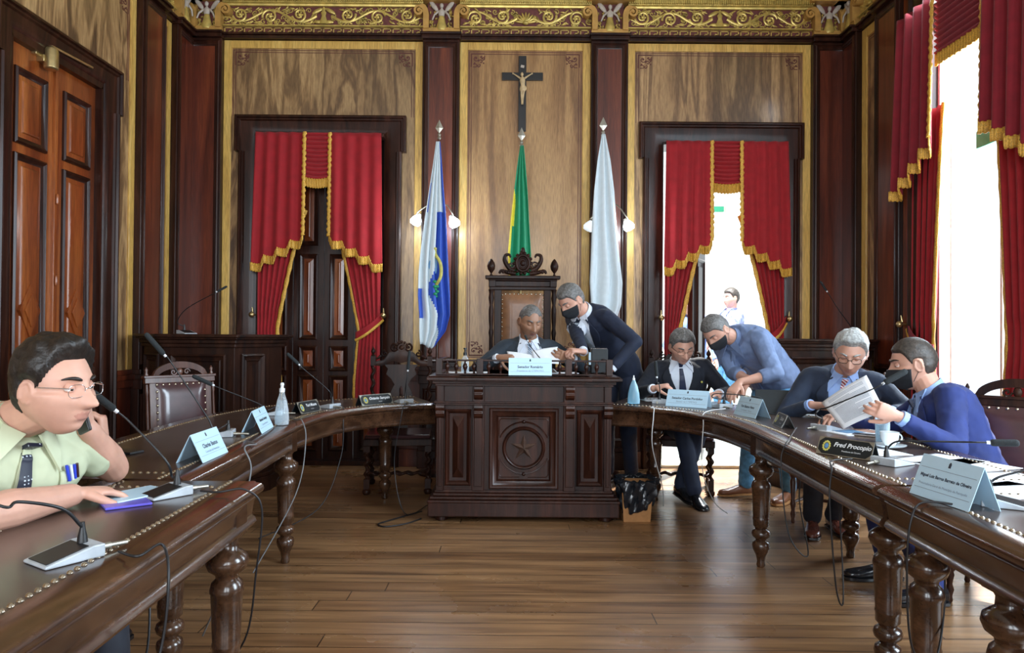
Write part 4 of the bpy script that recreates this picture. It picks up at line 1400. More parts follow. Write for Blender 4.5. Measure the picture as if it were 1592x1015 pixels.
def carved_chair(label, loc, rz, group=None):
    r = thing('carved_chair', label, 'chair', loc, rz, group)
    W2, Dp, SH = 0.255, 0.46, 0.45
    wd = 'chair_wood'
    b = MB(); b.box((-W2 - 0.01, -Dp / 2, SH - 0.075), (W2 + 0.01, Dp / 2, SH - 0.02)); b.build('seat_rail', wd, r, smooth=0, bevel=0.006)
    b = MB(); b.box((-W2, -Dp / 2 + 0.005, SH - 0.022), (W2, Dp / 2 - 0.02, SH + 0.012)); b.build('seat', 'leather_plum', r, smooth=0, bevel=0.018)
    for sx in (-1, 1):
        for sy in (-1, 1):
            x, y = sx * (W2 - 0.02), sy * (Dp / 2 - 0.03)
            b = MB()
            Ml = Matrix.Translation((x, y, 0))
            b.lathe([(0.022, 0), (0.030, 0.012), (0.032, 0.03), (0.020, 0.045)], Ml, seg=14)
            b.box((x - 0.022, y - 0.022, 0.045), (x + 0.022, y + 0.022, 0.12))
            twist(b, (x, y, 0.12), (x, y, SH - 0.11), 0.023, 3)
            b.box((x - 0.024, y - 0.024, SH - 0.12), (x + 0.024, y + 0.024, SH - 0.03))
            b.build('leg', wd, r, smooth=60)
    for (a, c) in (((-W2 + 0.03, -Dp / 2 + 0.03, 0.16), (W2 - 0.03, -Dp / 2 + 0.03, 0.16)), ((-W2 + 0.03, Dp / 2 - 0.03, 0.09), (W2 - 0.03, Dp / 2 - 0.03, 0.09)),
                   ((-W2 + 0.02, -Dp / 2 + 0.04, 0.09), (-W2 + 0.02, Dp / 2 - 0.04, 0.09)), ((W2 - 0.02, -Dp / 2 + 0.04, 0.09), (W2 - 0.02, Dp / 2 - 0.04, 0.09))):
        b = MB(); twist(b, a, c, 0.017, 5); b.build('stretcher', wd, r, smooth=60)
    yb = Dp / 2 - 0.02
    for sx in (-1, 1):
        b = MB()
        x = sx * (W2 - 0.02)
        b.box((x - 0.022, yb - 0.02, SH - 0.02), (x + 0.022, yb + 0.02, SH + 0.08))
        twist(b, (x, yb, SH + 0.08), (x, yb + 0.05, 0.98), 0.021, 4.5)
        b.box((x - 0.021, yb + 0.03, 0.975), (x + 0.021, yb + 0.07, 1.055))
        b.lathe([(0.010, 1.05), (0.020, 1.06), (0.008, 1.072), (0.020, 1.09), (0.016, 1.108), (0.006, 1.125), (0.002, 1.135)], Matrix.Translation((x, yb + 0.05, 0)), seg=12)
        b.build('back_post', wd, r, smooth=60)
    # vase-shaped splat
    prof = [(0.055, SH + 0.01), (0.06, SH + 0.05), (0.045, SH + 0.09), (0.06, SH + 0.14), (0.095, SH + 0.21), (0.10, SH + 0.27), (0.075, SH + 0.33), (0.055, SH + 0.37),
            (0.085, SH + 0.42), (0.125, SH + 0.455), (0.11, SH + 0.50), (0.14, SH + 0.535)]
    b = MB()
    for s in (-1, 1):
        rings = []
        for w, z in prof:
            gap = 0.016 if SH + 0.13 < z < SH + 0.34 else 0.0
            y = yb + 0.05 * (z - SH) / 0.55
            rings.append([(s * gap, y - 0.01, z), (s * w, y - 0.01, z), (s * w, y + 0.01, z), (s * gap, y + 0.01, z)])
        b.loft(rings)
    b.ball((0, yb + 0.02, SH + 0.24), (0.020, 0.012, 0.05))
    b.build('splat', wd, r, smooth=40)
    # arched crest with scrolls
    b = MB()
    n = 28
    rings = []
    for i in range(n + 1):
        t = -1 + 2 * i / n
        x = t * (W2 - 0.03)
        zt = 1.00 + 0.115 * math.cos(t * PI / 2) ** 1.6 + 0.012 * math.cos(t * 14)
        zb_ = 0.965 + 0.045 * math.cos(t * PI / 2) - 0.01 * math.cos(t * 9)
        rings.append([(x, yb + 0.034, zb_), (x, yb + 0.028, (zt + zb_) / 2), (x, yb + 0.034, zt), (x, yb + 0.066, zt), (x, yb + 0.066, zb_)])
    b.loft(rings)
    b.build('crest_rail', wd, r, smooth=50)
    b = MB()
    fl = ((0, 1, 0), 1.0)
    for s in (-1, 1):
        b.tube(spiral(s * 0.055, 1.125, 0.036, PI / 2, -s * 1.4, y=yb + 0.045, n=20), [0.011 - 0.005 * i / 20 for i in range(21)], seg=6)
        b.tube(spiral(s * 0.14, 1.075, 0.030, PI / 2, -s * 1.3, y=yb + 0.045, n=18), [0.010 - 0.004 * i / 18 for i in range(19)], seg=6)
        b.tube([(s * 0.17, yb + 0.05, 1.06), (s * 0.20, yb + 0.05, 1.035), (s * 0.225, yb + 0.05, 1.03)], [0.011, 0.009, 0.006], seg=6)
    b.tube(spiral(0, 1.125, 0.030, 0, 1.0, y=yb + 0.04, n=16, r1=0.95), 0.010, seg=6)
    b.ball((0, yb + 0.036, 1.125), (0.018, 0.014, 0.018))
    for q in range(7):
        a = PI * q / 6
        b.ball((0.05 * math.cos(a), yb + 0.045, 1.13 + 0.045 * math.sin(a)), (0.012, 0.012, 0.012), seg=8, rows=6)
    b.build('crest_carving', wd, r, smooth=60)
    return r


def leather_chair(label, loc, rz, wd='chair_wood_red', lm='leather_plum', group=None):
    r = thing('leather_chair', label, 'chair', loc, rz, group)
    W2, Dp, SH = 0.23, 0.44, 0.45
    b = MB(); b.box((-W2, -Dp / 2, SH - 0.08), (W2, Dp / 2, SH - 0.02)); b.build('seat_rail', wd, r, smooth=0, bevel=0.005)
    b = MB(); b.box((-W2 + 0.005, -Dp / 2 + 0.005, SH - 0.022), (W2 - 0.005, Dp / 2 - 0.03, SH + 0.025)); b.build('seat', lm, r, smooth=0, bevel=0.02)
    for sx in (-1, 1):
        for sy in (-1, 1):
            b = MB()
            b.lathe([(0.010, 0), (0.014, 0.01), (0.011, 0.03), (0.019, 0.06), (0.012, 0.085), (0.014, 0.10), (0.020, 0.13), (0.013, 0.16), (0.021, 0.28), (0.014, 0.30), (0.024, 0.32), (0.024, 0.37)],
                    Matrix.Translation((sx * (W2 - 0.025), sy * (Dp / 2 - 0.03), 0)), seg=14)
            b.build('leg', wd, r, smooth=60)
    for (a, c) in (((-W2 + 0.03, 0, 0.14), (W2 - 0.03, 0, 0.14)), ((-W2 + 0.025, -Dp / 2 + 0.04, 0.14), (-W2 + 0.025, Dp / 2 - 0.04, 0.14)), ((W2 - 0.025, -Dp / 2 + 0.04, 0.14), (W2 - 0.025, Dp / 2 - 0.04, 0.14))):
        b = MB(); b.tube([a, c], 0.011); b.build('stretcher', wd, r)
    yb = Dp / 2 - 0.02
    Mb = Matrix.Translation((0, yb, SH)) @ Matrix.Rotation(-0.10, 4, 'X')
    H = 0.50
    b = MB()
    for sx in (-1, 1):
        x = sx * (W2 - 0.045)
        b.box((x - 0.022, -0.016, -0.05), (x + 0.022, 0.016, H), Mb)
    b.box((-W2 + 0.02, -0.016, 0.02), (W2 - 0.02, 0.016, 0.07), Mb)
    b.box((-W2 - 0.005, -0.020, H - 0.045), (W2 + 0.005, 0.020, H), Mb)
    b.box((-W2 - 0.012, -0.026, H - 0.01), (W2 + 0.012, 0.026, H + 0.008), Mb)
    b.build('back_frame', wd, r, smooth=0, bevel=0.004)
    for sx in (-1, 1):
        b = MB()
        b.lathe([(0.011, 0.0), (0.008, 0.03), (0.010, 0.2), (0.008, 0.38), (0.012, 0.40), (0.008, H - 0.05)], Mb @ Matrix.Translation((sx * (W2 - 0.008), -0.01, 0)), seg=10)
        b.lathe([(0.009, H), (0.014, H + 0.015), (0.007, H + 0.03), (0.012, H + 0.045), (0.003, H + 0.065)], Mb @ Matrix.Translation((sx * (W2 - 0.012), 0, 0)), seg=10)
        b.build('side_spindle', wd, r, smooth=60)
    b = MB()
    def PAD(s, v):
        x = (s - 0.5) * 2 * (W2 - 0.062)
        z = 0.07 + v * (H - 0.115)
        e = min(s, 1 - s, v, 1 - v)
        return (x, -0.016 - 0.020 * min(1, e / 0.18) ** 0.6, z)
    b.grid(PAD, 16, 16, Mb)
    b.build('back_pad', lm, r, smooth=60)
    b = MB()
    xw, z0, z1 = W2 - 0.070, 0.08, H - 0.055
    pts = []
    for i in range(9):
        t = i / 8
        pts += [(-xw, z0 + (z1 - z0) * t), (xw, z0 + (z1 - z0) * t)]
    for i in range(1, 8):
        pts += [(-xw + 2 * xw * i / 8, z1), (-xw + 2 * xw * i / 8, z0)]
    for x, z in pts:
        b.ball((x, -0.020, z), (0.009, 0.007, 0.009), Mb, seg=8, rows=5)
    b.build('nail_heads', 'stud_metal', r, smooth=60)
    b = MB()
    n = 24
    rings = []
    for i in range(n + 1):
        t = -1 + 2 * i / n
        x = t * (W2 - 0.05)
        zt = H + 0.012 + 0.085 * max(0, 1 - t * t) ** 0.6
        zi = H + 0.004 + 0.050 * max(0, 1 - (t / 0.8) ** 2) ** 0.6 if abs(t) < 0.8 else H + 0.004
        rings.append([(x, -0.014, zi), (x, -0.02, zt), (x, 0.012, zt), (x, 0.012, zi)])
    b.loft(rings, Mb)
    for s in (-1, 1):
        b.tube(spiral(s * 0.045, H + 0.028, 0.022, 0, s * 1.2, y=-0.004, n=14), 0.006, seg=6, M=Mb)
    b.ball((0, -0.004, H + 0.03), (0.02, 0.012, 0.028), Mb)
    b.build('crest', wd, r, smooth=50)
    return r


carved_chair('empty carved wooden chair with twisted legs beside the big desk, left of it', (-0.90, 5.80, 0), 0.10)
carved_chair('carved chair with a twisted post, just behind the man on the phone', (-2.02, 3.62, 0), PI / 2 - 0.05)
carved_chair('carved chair with twisted legs under the man in the dark suit', (1.37, 5.86, 0), -0.22)
leather_chair('small chair with studded plum leather back at the left curved table, before the left lectern', (-2.06, 4.72, 0), 0.85)
leather_chair('chair of the grey-haired man in glasses, behind the right curved table', (2.17, 4.82, 0), -0.80)
leather_chair('dark studded leather chair behind the man in the bright blue suit', (2.36, 3.42, 0), -0.75, wd='chair_wood')


def throne():
    X0, Y0 = 0.09, 6.05
    r = thing('throne_chair', 'tall carved throne chair with brown leather back against the centre panel', 'chair', (X0, Y0, 0))
    wd = 'chair_wood'
    b = MB()
    b.box((-0.30, -0.30, 0.0), (0.30, 0.30, 0.16)); b.build('step_base', wd, r, smooth=0, bevel=0.008)
    b = MB(); b.box((-0.29, -0.27, 0.42), (0.29, 0.22, 0.50)); b.build('seat_rail', wd, r, smooth=0, bevel=0.006)
    b = MB(); b.box((-0.27, -0.26, 0.495), (0.27, 0.16, 0.55)); b.build('seat', 'leather_brown', r, smooth=0, bevel=0.025)
    for sx in (-1, 1):
        for sy in (-0.24, 0.20):
            b = MB(); b.lathe([(0.02, 0.15), (0.03, 0.18), (0.02, 0.21), (0.032, 0.32), (0.02, 0.38), (0.03, 0.43)], Matrix.Translation((sx * 0.26, sy, 0)), seg=14)
            b.build('leg', wd, r, smooth=60)
        b = MB()
        b.box((sx * 0.28 - 0.02, -0.26, 0.72), (sx * 0.28 + 0.02, 0.2, 0.755))
        b.lathe([(0.018, 0.5), (0.026, 0.55), (0.014, 0.6), (0.022, 0.68), (0.016, 0.72)], Matrix.Translation((sx * 0.28, -0.22, 0)), seg=14)
        b.build('armrest', wd, r, smooth=50)
    yb = 0.22
    b = MB()
    for sx in (-1, 1):
        x = sx * 0.215
        b.box((x - 0.032, yb - 0.02, 0.45), (x + 0.032, yb + 0.03, 1.66))
    b.box((-0.22, yb - 0.02, 0.50), (0.22, yb + 0.03, 0.58)); b.box((-0.29, yb - 0.035, 1.63), (0.29, yb + 0.04, 1.66))
    b.box((-0.28, yb - 0.025, 1.66), (0.28, yb + 0.035, 1.71)); b.box((-0.30, yb - 0.045, 1.71), (0.30, yb + 0.045, 1.725))
    b.box((-0.325, yb - 0.065, 1.725), (0.325, yb + 0.055, 1.755))
    for sx in (-1, 1):
        b.box((sx * 0.265 - 0.03, yb - 0.045, 1.655), (sx * 0.265 + 0.03, yb + 0.02, 1.715))
    b.build('back_frame', wd, r, smooth=0, bevel=0.006)
    for sx in (-1, 1):
        b = MB()
        b.lathe([(0.022, 0.5), (0.022, 0.62), (0.014, 0.64), (0.020, 0.68), (0.015, 0.72), (0.019, 1.0), (0.016, 1.22), (0.022, 1.26), (0.014, 1.30), (0.020, 1.36), (0.022, 1.46),
                 (0.014, 1.50), (0.024, 1.56), (0.018, 1.60), (0.026, 1.635)], Matrix.Translation((sx * 0.272, yb - 0.015, 0)), seg=16)
        b.build('column', wd, r, smooth=60)
        b = MB()
        b.lathe([(0.016, 1.755), (0.007, 1.775), (0.012, 1.785), (0.030, 1.81), (0.036, 1.84), (0.028, 1.87), (0.012, 1.895), (0.002, 1.905)], Matrix.Translation((sx * 0.275, yb, 0)), seg=14)
        b.build('finial', wd, r, smooth=60)
    b = MB()
    def PAD(s, v):
        x = (s - 0.5) * 2 * 0.180
        z = 0.58 + v * 1.02
        e = min(s, 1 - s, (v * 2.5), (1 - v) * 2.5)
        return (x, yb - 0.018 - 0.03 * min(1, max(0, e) / 0.2) ** 0.6, z)
    b.grid(PAD, 18, 30)
    b.build('back_pad', 'leather_brown', r, smooth=60)
    b = MB()
    for i in range(26):
        for sx in (-1, 1):
            b.ball((sx * 0.176, yb - 0.022, 0.60 + i * 0.0395), (0.008, 0.007, 0.008), seg=6, rows=4)
    for i in range(9):
        b.ball((-0.15 + i * 0.0375, yb - 0.022, 1.595), (0.008, 0.007, 0.008), seg=6, rows=4)
    b.build('nail_heads', 'stud_metal', r, smooth=60)
    # carved crest: oval medallion between scrolls
    b = MB()
    zc = 1.865
    for rr, t in ((0.070, 0.016), (0.048, 0.008), (0.022, 0.008)):
        pts = [V((rr * 0.8 * math.cos(a), yb - 0.01, zc + rr * math.sin(a))) for a in [k * PI / 16 for k in range(33)]]
        b.tube(pts, t, seg=8)
    b.ball((0, yb, zc), (0.058, 0.014, 0.072)); b.ball((0, yb - 0.012, zc), (0.022, 0.014, 0.026))
    for k in range(14):
        a = k * 2 * PI / 14
        b.ball((0.074 * math.cos(a), yb - 0.004, zc + 0.088 * math.sin(a)), (0.016, 0.014, 0.016), seg=8, rows=6)
    b.ball((0, yb, zc + 0.11), (0.02, 0.016, 0.03))
    for s in (-1, 1):
        sp = spline([(s * 0.07, yb, 1.80), (s * 0.115, yb, 1.82), (s * 0.155, yb, 1.88), (s * 0.155, yb, 1.93), (s * 0.12, yb, 1.94), (s * 0.105, yb, 1.915)], 6)
        b.tube(sp, [0.026 - 0.018 * i / (len(sp) - 1) for i in range(len(sp))], seg=8)
        sp = spline([(s * 0.06, yb, 1.775), (s * 0.13, yb, 1.785), (s * 0.185, yb, 1.80), (s * 0.205, yb, 1.775)], 5)
        b.tube(sp, [0.022 - 0.012 * i / (len(sp) - 1) for i in range(len(sp))], seg=8)
        b.tube(spiral(s * 0.10, 1.85, 0.03, 0, s * 1.2, y=yb - 0.01, n=14), 0.008, seg=6)
        for q in range(5):
            b.ball((s * (0.09 + 0.02 * q), yb - 0.01, 1.785 + 0.012 * (q % 2)), (0.014, 0.012, 0.012), seg=6, rows=5)
    b.build('crest', wd, r, smooth=60)


throne()


# ------------------------------------------------------------------ lecterns
def lectern(label, outline, loc, facets):
    r = thing('lectern', label, 'lectern', loc)
    c = V((sum(p[0] for p in outline) / len(outline), sum(p[1] for p in outline) / len(outline), 0))
    def sc(d):
        out = []
        n = len(outline)
        for i in range(n):
            p0, p1, p2 = V(outline[i - 1] + (0,)), V(outline[i] + (0,)), V(outline[(i + 1) % n] + (0,))
            e1, e2 = (p1 - p0).normalized(), (p2 - p1).normalized()
            n1, n2 = V((e1.y, -e1.x, 0)), V((e2.y, -e2.x, 0))
            bs = (n1 + n2).normalized()
            k = d / max(0.4, bs.dot(n1))
            q = p1 + bs * k
            out.append((q.x, q.y))
        return out
    b = MB(); b.slab(sc(0), 0.12, 1.16); b.build('body', 'chair_wood', r, smooth=0, bevel=0.004)
    b = MB(); b.slab(sc(0.03), 0, 0.12); b.slab(sc(0.018), 0.12, 0.15); b.build('plinth', 'chair_wood', r, smooth=0, bevel=0.005)
    b = MB(); b.slab(sc(0.02), 1.13, 1.16); b.slab(sc(0.035), 1.16, 1.19); b.slab(sc(0.06), 1.19, 1.205); b.slab(sc(0.075), 1.205, 1.228); b.build('lectern_top', 'chair_wood', r, smooth=0, bevel=0.006)
    for i in facets:
        p0, p1 = V(outline[i] + (0,)), V(outline[i + 1] + (0,))
        e = (p1 - p0)
        L = e.length
        ang = math.atan2(e.y, e.x)
        Mf = Matrix.Translation(p0) @ Matrix.Rotation(ang, 4, 'Z')
        b = MB()
        b.frame(0.06, 0.22, L - 0.06, 1.08, 0.09, [(0, 0), (0, -0.018), (0.012, -0.026), (0.025, -0.012), (0.04, -0.006), (0.05, -0.016), (0.06, -0.006), (0.09, -0.002)], Mf)
        b.box((0.17, -0.012, 0.34), (L - 0.17, 0, 0.96), Mf) if L > 0.45 else None
        b.build('front_panel', 'chair_wood', r, smooth=0)
    return r


lectern('dark wooden lectern standing in the left back corner of the room', [(-2.92, 5.72), (-2.62, 5.42), (-2.07, 5.38), (-1.93, 5.72), (-1.93, 6.05), (-2.92, 6.05)], (0, 0, 0), (0, 1, 2))
lectern('dark wooden lectern standing in the right back corner of the room', [(2.20, 6.10), (2.24, 5.95), (2.88, 5.95), (3.05, 6.10), (3.05, 6.35), (2.20, 6.35)], (0, 0, 0), (1, 2))

# ------------------------------------------------------------------ waste bin
r = thing('waste_bin', 'wooden waste bin lined with a black bag, on the floor right of the desk', 'bin', (0.85, 4.90, 0))
b = MB()
b.loft([[(-0.095, -0.08, 0.0), (0.085, -0.08, 0.0), (0.085, 0.08, 0.0), (-0.095, 0.08, 0.0)], [(-0.11, -0.095, 0.26), (0.10, -0.095, 0.26), (0.10, 0.095, 0.26), (-0.11, 0.095, 0.26)]])
b.build('bin_box', 'cardboard', r, smooth=0, bevel=0.003)
b = MB()
def BAG(s, v):
    a = s * 2 * PI
    sq = 1 / max(abs(math.cos(a)), abs(math.sin(a))) ** 0.7
    rad = (0.125 + 0.012 * math.sin(a * 9 + v * 5) + 0.010 * math.sin(a * 17 - v * 9)) * (0.80 + 0.27 * min(1, v * 1.2)) * sq ** 0.8
    z = 0.115 + 0.055 * math.sin(a + 0.6) * (1 - v) + v * 0.19
    if v > 0.85:
        rad *= 1 - (v - 0.85) * 2.2
        z -= (v - 0.85) * 0.2
    return (rad * math.cos(a), rad * math.sin(a), z + 0.006 * math.sin(a * 13 + v * 20))
b.grid(BAG, 72, 20, closed_u=True)
b.build('bin_bag', 'bag_black', r, smooth=60, solid=0.003)
# ------------------------------------------------------------------ crucifix
r = thing('crucifix', 'black crucifix with ivory figure hung high on the centre panel', 'crucifix', W(812, 145, YW - 0.03))
K = (YW - 0.03) / F
b = MB()
b.box((-6 * K, -0.012, -60 * K), (6 * K, 0.012, 58 * K)); b.box((-32 * K, -0.014, 20 * K), (32 * K, 0.014, 32 * K))
b.build('cross', 'cross_black', r, smooth=0, bevel=0.003)
b = MB(); b.box((-0.016, -0.018, -2 * K), (0.016, -0.012, 2 * K), Matrix.Translation((0, 0, 41 * K)) @ Matrix.Rotation(0.2, 4, 'Y')); b.build('title_plate', 'marble_white', r, smooth=0)
b = MB()
def rg(x, z, rx, ry, y=-0.035):
    return [(x + rx * math.cos(a), y + ry * math.sin(a), z) for a in [k * PI / 6 for k in range(12)]]
z0 = 22 * K
b.loft([rg(0.0, z0 + 0.012, 0.008, 0.008), rg(0, z0 - 0.005, 0.024, 0.013), rg(0, z0 - 0.03, 0.026, 0.018), rg(0.004, z0 - 0.06, 0.020, 0.015), rg(0.006, z0 - 0.09, 0.023, 0.016)])
b.ball((-0.004, -0.045, z0 + 0.030), (0.014, 0.016, 0.019))
for s in (-1, 1):
    b.tube([(s * 0.02, -0.035, z0 - 0.004), (s * 0.055, -0.03, z0 + 0.022), (s * 0.085, -0.022, z0 + 0.043)], [0.010, 0.007, 0.005])
    b.ball((s * 0.09, -0.02, z0 + 0.047), (0.007, 0.005, 0.009))
    b.tube([(0.006 + s * 0.012, -0.035, z0 - 0.10), (s * 0.008, -0.050, z0 - 0.165), (s * 0.004, -0.035, z0 - 0.225), (s * 0.004, -0.045, z0 - 0.25)], [0.013, 0.010, 0.007, 0.006])
b.build('corpus', 'corpus_ivory', r, smooth=60)
b = MB()
b.loft([rg(0.006, z0 - 0.078, 0.026, 0.019), rg(0.004, z0 - 0.10, 0.030, 0.022), rg(0.002, z0 - 0.125, 0.026, 0.02)])
b.ball((0.028, -0.04, z0 - 0.10), (0.012, 0.01, 0.022))
b.build('loincloth', 'corpus_ivory', r, smooth=60)


# ------------------------------------------------------------------ flags
def flag(label, px, tip_y, Y, rows, matsel, mats, extra=None, seed=1, base_z=0.0, folds=5):
    """rows: (py, left px, right px) outline of the hanging cloth in the photo, turned into metres at the pole's depth"""
    p = W(px, tip_y, Y)
    r = thing('flag', label, 'flag', (p.x, Y, 0))
    zt = p.z
    b = MB()
    b.lathe([(0.013, 0.1), (0.013, zt - 0.17)], seg=12)
    b.build('pole', 'brass' if seed == 2 else 'chair_wood_red', r, smooth=60)
    b = MB()
    b.lathe([(0.16, 0.0), (0.16, 0.03), (0.06, 0.05), (0.03, 0.09), (0.024, 0.14)], seg=24)
    b.build('stand', 'dark_wood', r, smooth=40)
    b = MB()
    b.lathe([(0.012, zt - 0.18), (0.020, zt - 0.165), (0.012, zt - 0.15), (0.018, zt - 0.135), (0.009, zt - 0.12)], seg=12)
    vs = [(-0.035, 0, zt - 0.075), (0, -0.008, zt - 0.075), (0.035, 0, zt - 0.075), (0, 0.008, zt - 0.075), (0, 0, zt), (0, 0, zt - 0.125)]
    b.add(vs, [(0, 1, 4), (1, 2, 4), (2, 3, 4), (3, 0, 4), (1, 0, 5), (2, 1, 5), (3, 2, 5), (0, 3, 5)])
    b.build('spearhead', 'aged_metal', r, smooth=0)
    rr = []
    for py, l, q in rows:
        a, c = W(l, py, Y), W(q, py, Y)
        rr.append((a.x - p.x, c.x - p.x, (a.z + c.z) / 2))
    nu, nv = 40, 60
    def row(v):
        k = v * (len(rr) - 1)
        i = min(int(k), len(rr) - 2)
        f = k - i
        return [rr[i][j] * (1 - f) + rr[i + 1][j] * f for j in range(3)]
    def S(s, v):
        l, q, z = row(v)
        w = q - l
        amp = min(0.055, 0.012 + w * 0.16)
        ph = s * folds * 2 * PI + math.sin(v * 3 + seed) * 1.2 + 1.6 * noise.noise(V((s * 2.2, v * 2.5, seed)))
        y = -0.03 - amp * (0.6 + 0.4 * math.cos(ph)) - 0.03 * v
        x = l + w * (s + 0.05 * math.sin(ph + 1.0) * min(1, 4 * s * (1 - s)))
        zz = z - 0.05 * (0.5 - s) * 0 + (0.02 * math.sin(s * 5 + seed) if v > 0.98 else 0)
        return (x, y, zz)
    b = MB(); b.grid(S, nu, nv)
    me = b.mesh('cloth')
    o = link('cloth', me, mats, r, smooth=80, solid=0.004)
    for k, poly in enumerate(me.polygons):
        j, i = divmod(k, nu)
        poly.material_index = matsel(i / nu, j / nv)
    if extra:
        extra(r, S)
    return r


def crest(r, S):
    b = MB()
    for i in range(36):
        t = i / 35
        p = V(S(0.52 + 0.20 * math.sin(t * 3.0), 0.44 + 0.20 * t)) + V((0, -0.02, 0))
        b.ball(p, (0.016, 0.010, 0.012), seg=6, rows=5)
    b.build('crest_wreath', 'crest_gold', r, smooth=60)
    b = MB()
    c = V(S(0.56, 0.52)) + V((0, -0.018, 0))
    b.ball(c, (0.055, 0.010, 0.075))
    b.build('crest_shield', 'crest_blue', r, smooth=60)
    b = MB()
    for i in range(14):
        p = V(S(0.5 + 0.035 * (i % 5), 0.60 + 0.012 * (i // 2))) + V((0, -0.024, 0))
        b.ball(p, (0.016, 0.010, 0.014), seg=6, rows=5)
    b.build('crest_leaves', 'flag_green', r, smooth=60)


def selL(s, v):
    # folded quartered flag: white over blue
    if v < 0.30:
        return 1 if (s > 0.86 or (v > .18 and .0 < s < .07)) else 0
    if v < 0.62:
        return 0 if s < 0.50 - 0.15 * max(0, (v - 0.5) / 0.12) else 1
    edge = (v - 0.62) / 0.38
    if s < 0.12 and v < 0.80:
        return 1
    return 0 if s < 0.30 + 0.62 * edge else 1


flag('state flag of white and blue quarters with a crest, left of the centre panel', 683, 186, 6.42,
     [(222, 679, 685), (260, 674, 688), (300, 668, 691), (345, 662, 695), (390, 656, 697), (425, 653, 699), (460, 652, 701), (490, 654, 701), (515, 654, 694), (538, 655, 676)],
     selL, ['flag_white', 'flag_blue'], crest, seed=1, folds=4)
flag('green flag with a yellow corner hanging behind the throne chair', 811, 198, 6.55,
     [(228, 809, 814), (260, 804, 817), (300, 799, 820), (345, 794, 822), (395, 790, 825), (440, 792, 824)],
     lambda s, v: 1 if s < (v - 0.38) * 2.2 and v < 0.62 and s < 0.22 or (s < 0.06 and v > 0.6) else 0, ['flag_green', 'flag_yellow'], None, seed=2, folds=3)
flag('plain white flag right of the centre panel, behind the standing man in the navy suit', 938, 182, 6.42,
     [(210, 935, 940), (250, 928, 948), (300, 922, 954), (350, 919, 957), (400, 917, 961), (440, 915, 966), (475, 917, 964), (500, 925, 955)],
     lambda s, v: 0, ['flag_white'], None, seed=3, folds=2.6)


# ------------------------------------------------------------------ wall lamps
def sconce(label, pxc, lamps, on, py=330):
    p = W(pxc, py, YW - 0.09)
    r = thing('wall_lamp', label, 'wall lamp', p)
    b = MB()
    b.lathe([(0.045, 0), (0.045, 0.012), (0.03, 0.02), (0.012, 0.03)], Matrix.Rotation(PI / 2, 4, 'X'), seg=20)
    b.build('back_plate', 'aged_metal', r, smooth=50)
    for (lx, ly), lit in zip(lamps, on):
        q = W(lx, ly, YW - 0.26) - p
        s = 1 if q.x > 0 else -1
        b = MB()
        b.tube(spline([(0, -0.02, 0), (q.x * 0.4, -0.09, 0.055), (q.x * 0.85, q.y, q.z + 0.085), (q.x, q.y, q.z + 0.05)], 5), 0.006, seg=8)
        b.lathe([(0.018, 0.035), (0.022, 0.045), (0.014, 0.06)], Matrix.Translation(q) @ Matrix.Rotation(-s * 0.5, 4, 'Y'), seg=14)
        b.build('arm', 'aged_metal', r, smooth=60)
        b = MB()
        b.lathe([(0.012, -0.058), (0.040, -0.052), (0.052, -0.025), (0.045, 0.0), (0.030, 0.025), (0.020, 0.04)], Matrix.Translation(q) @ Matrix.Rotation(s * -0.45 + PI * 0, 4, 'Y'), seg=20)
        b.build('lamp_shade', 'lamp_glass' if lit else 'lamp_glass_dim', r, smooth=60)
        if lit:
            l = bpy.data.lights.new('lamp_light', 'POINT'); l.energy = 7 * lit; l.color = (0.82, 0.93, 1.0); l.shadow_soft_size = 0.05
            lo = bpy.data.objects.new('lamp_light', l); COL.objects.link(lo); lo.parent = r; lo.location = q + V((0, -0.09, -0.03))


plain('lamp_glass_dim', (0.85, 0.92, 0.95), rough=0.3, emit=((0.80, 0.92, 1.0), 0.5))
sconce('two-armed wall lamp glowing white beside the white and blue flag', 686, [(648, 341), (705, 344)], [1.0, 1.0])
sconce('two-armed wall lamp with one bright shade beside the plain white flag', 945, [(917, 350), (976, 349)], [0, 0.9])

# ------------------------------------------------------------------ door closer on the left door
p = W(60, 92, 4.72)
r = thing('door_closer', 'small brass door closer with a straight arm at the top of the left door', 'door closer', (XL + 0.0, 4.72, p.z))
b = MB()
b.lathe([(0.035, -0.07), (0.045, -0.06), (0.045, 0.05), (0.038, 0.07), (0.02, 0.08)], Matrix.Translation((0.045, 0, 0)), seg=18)
b.box((-0.02, -0.05, -0.03), (0.03, 0.09, 0.05))
b.box((-0.02, -0.10, 0.0), (0.012, -0.04, 0.04))
b.build('closer_body', 'brass', r, smooth=40, bevel=0.002)
b = MB()
b.tube([(0.05, 0, 0.085), (0.07, 0.42, 0.10)], 0.009)
b.tube([(0.07, 0.42, 0.10), (0.02, 0.40, 0.11)], 0.008)
b.build('closer_arm', 'brass', r, smooth=40)

# green sign and window beyond the open door
o = MB().box((-0.12, -0.02, -0.04), (0.12, 0.02, 0.04)).build('exit_sign', 'sign_green', smooth=0, bevel=0.004)
o.location = W(1113, 325, 11.17)
tag(o, 'small green sign high on the white corridor wall beyond the open door', 'sign')
o = MB().box((-0.02, -0.16, -0.06), (0.02, 0.16, 0.06)).build('exit_sign', 'sign_green', smooth=0, bevel=0.004)
q = W(1546, 190, 4.55)
# hangs on the window frame of the right wall
o.location = (XR + 0.06, 3.16 * F / (1546 - 796) * 1.02, q.z)
tag(o, 'small pale green sign in the bright window on the right wall', 'sign')
# ------------------------------------------------------------------ people
from mathutils.bvhtree import BVHTree
def sstep(a, b, x):
    t = min(1, max(0, (x - a) / (b - a))) if a != b else float(x > a)
    return t * t * (3 - 2 * t)


def gs(x, s):
    return math.exp(-(x / s) ** 2)


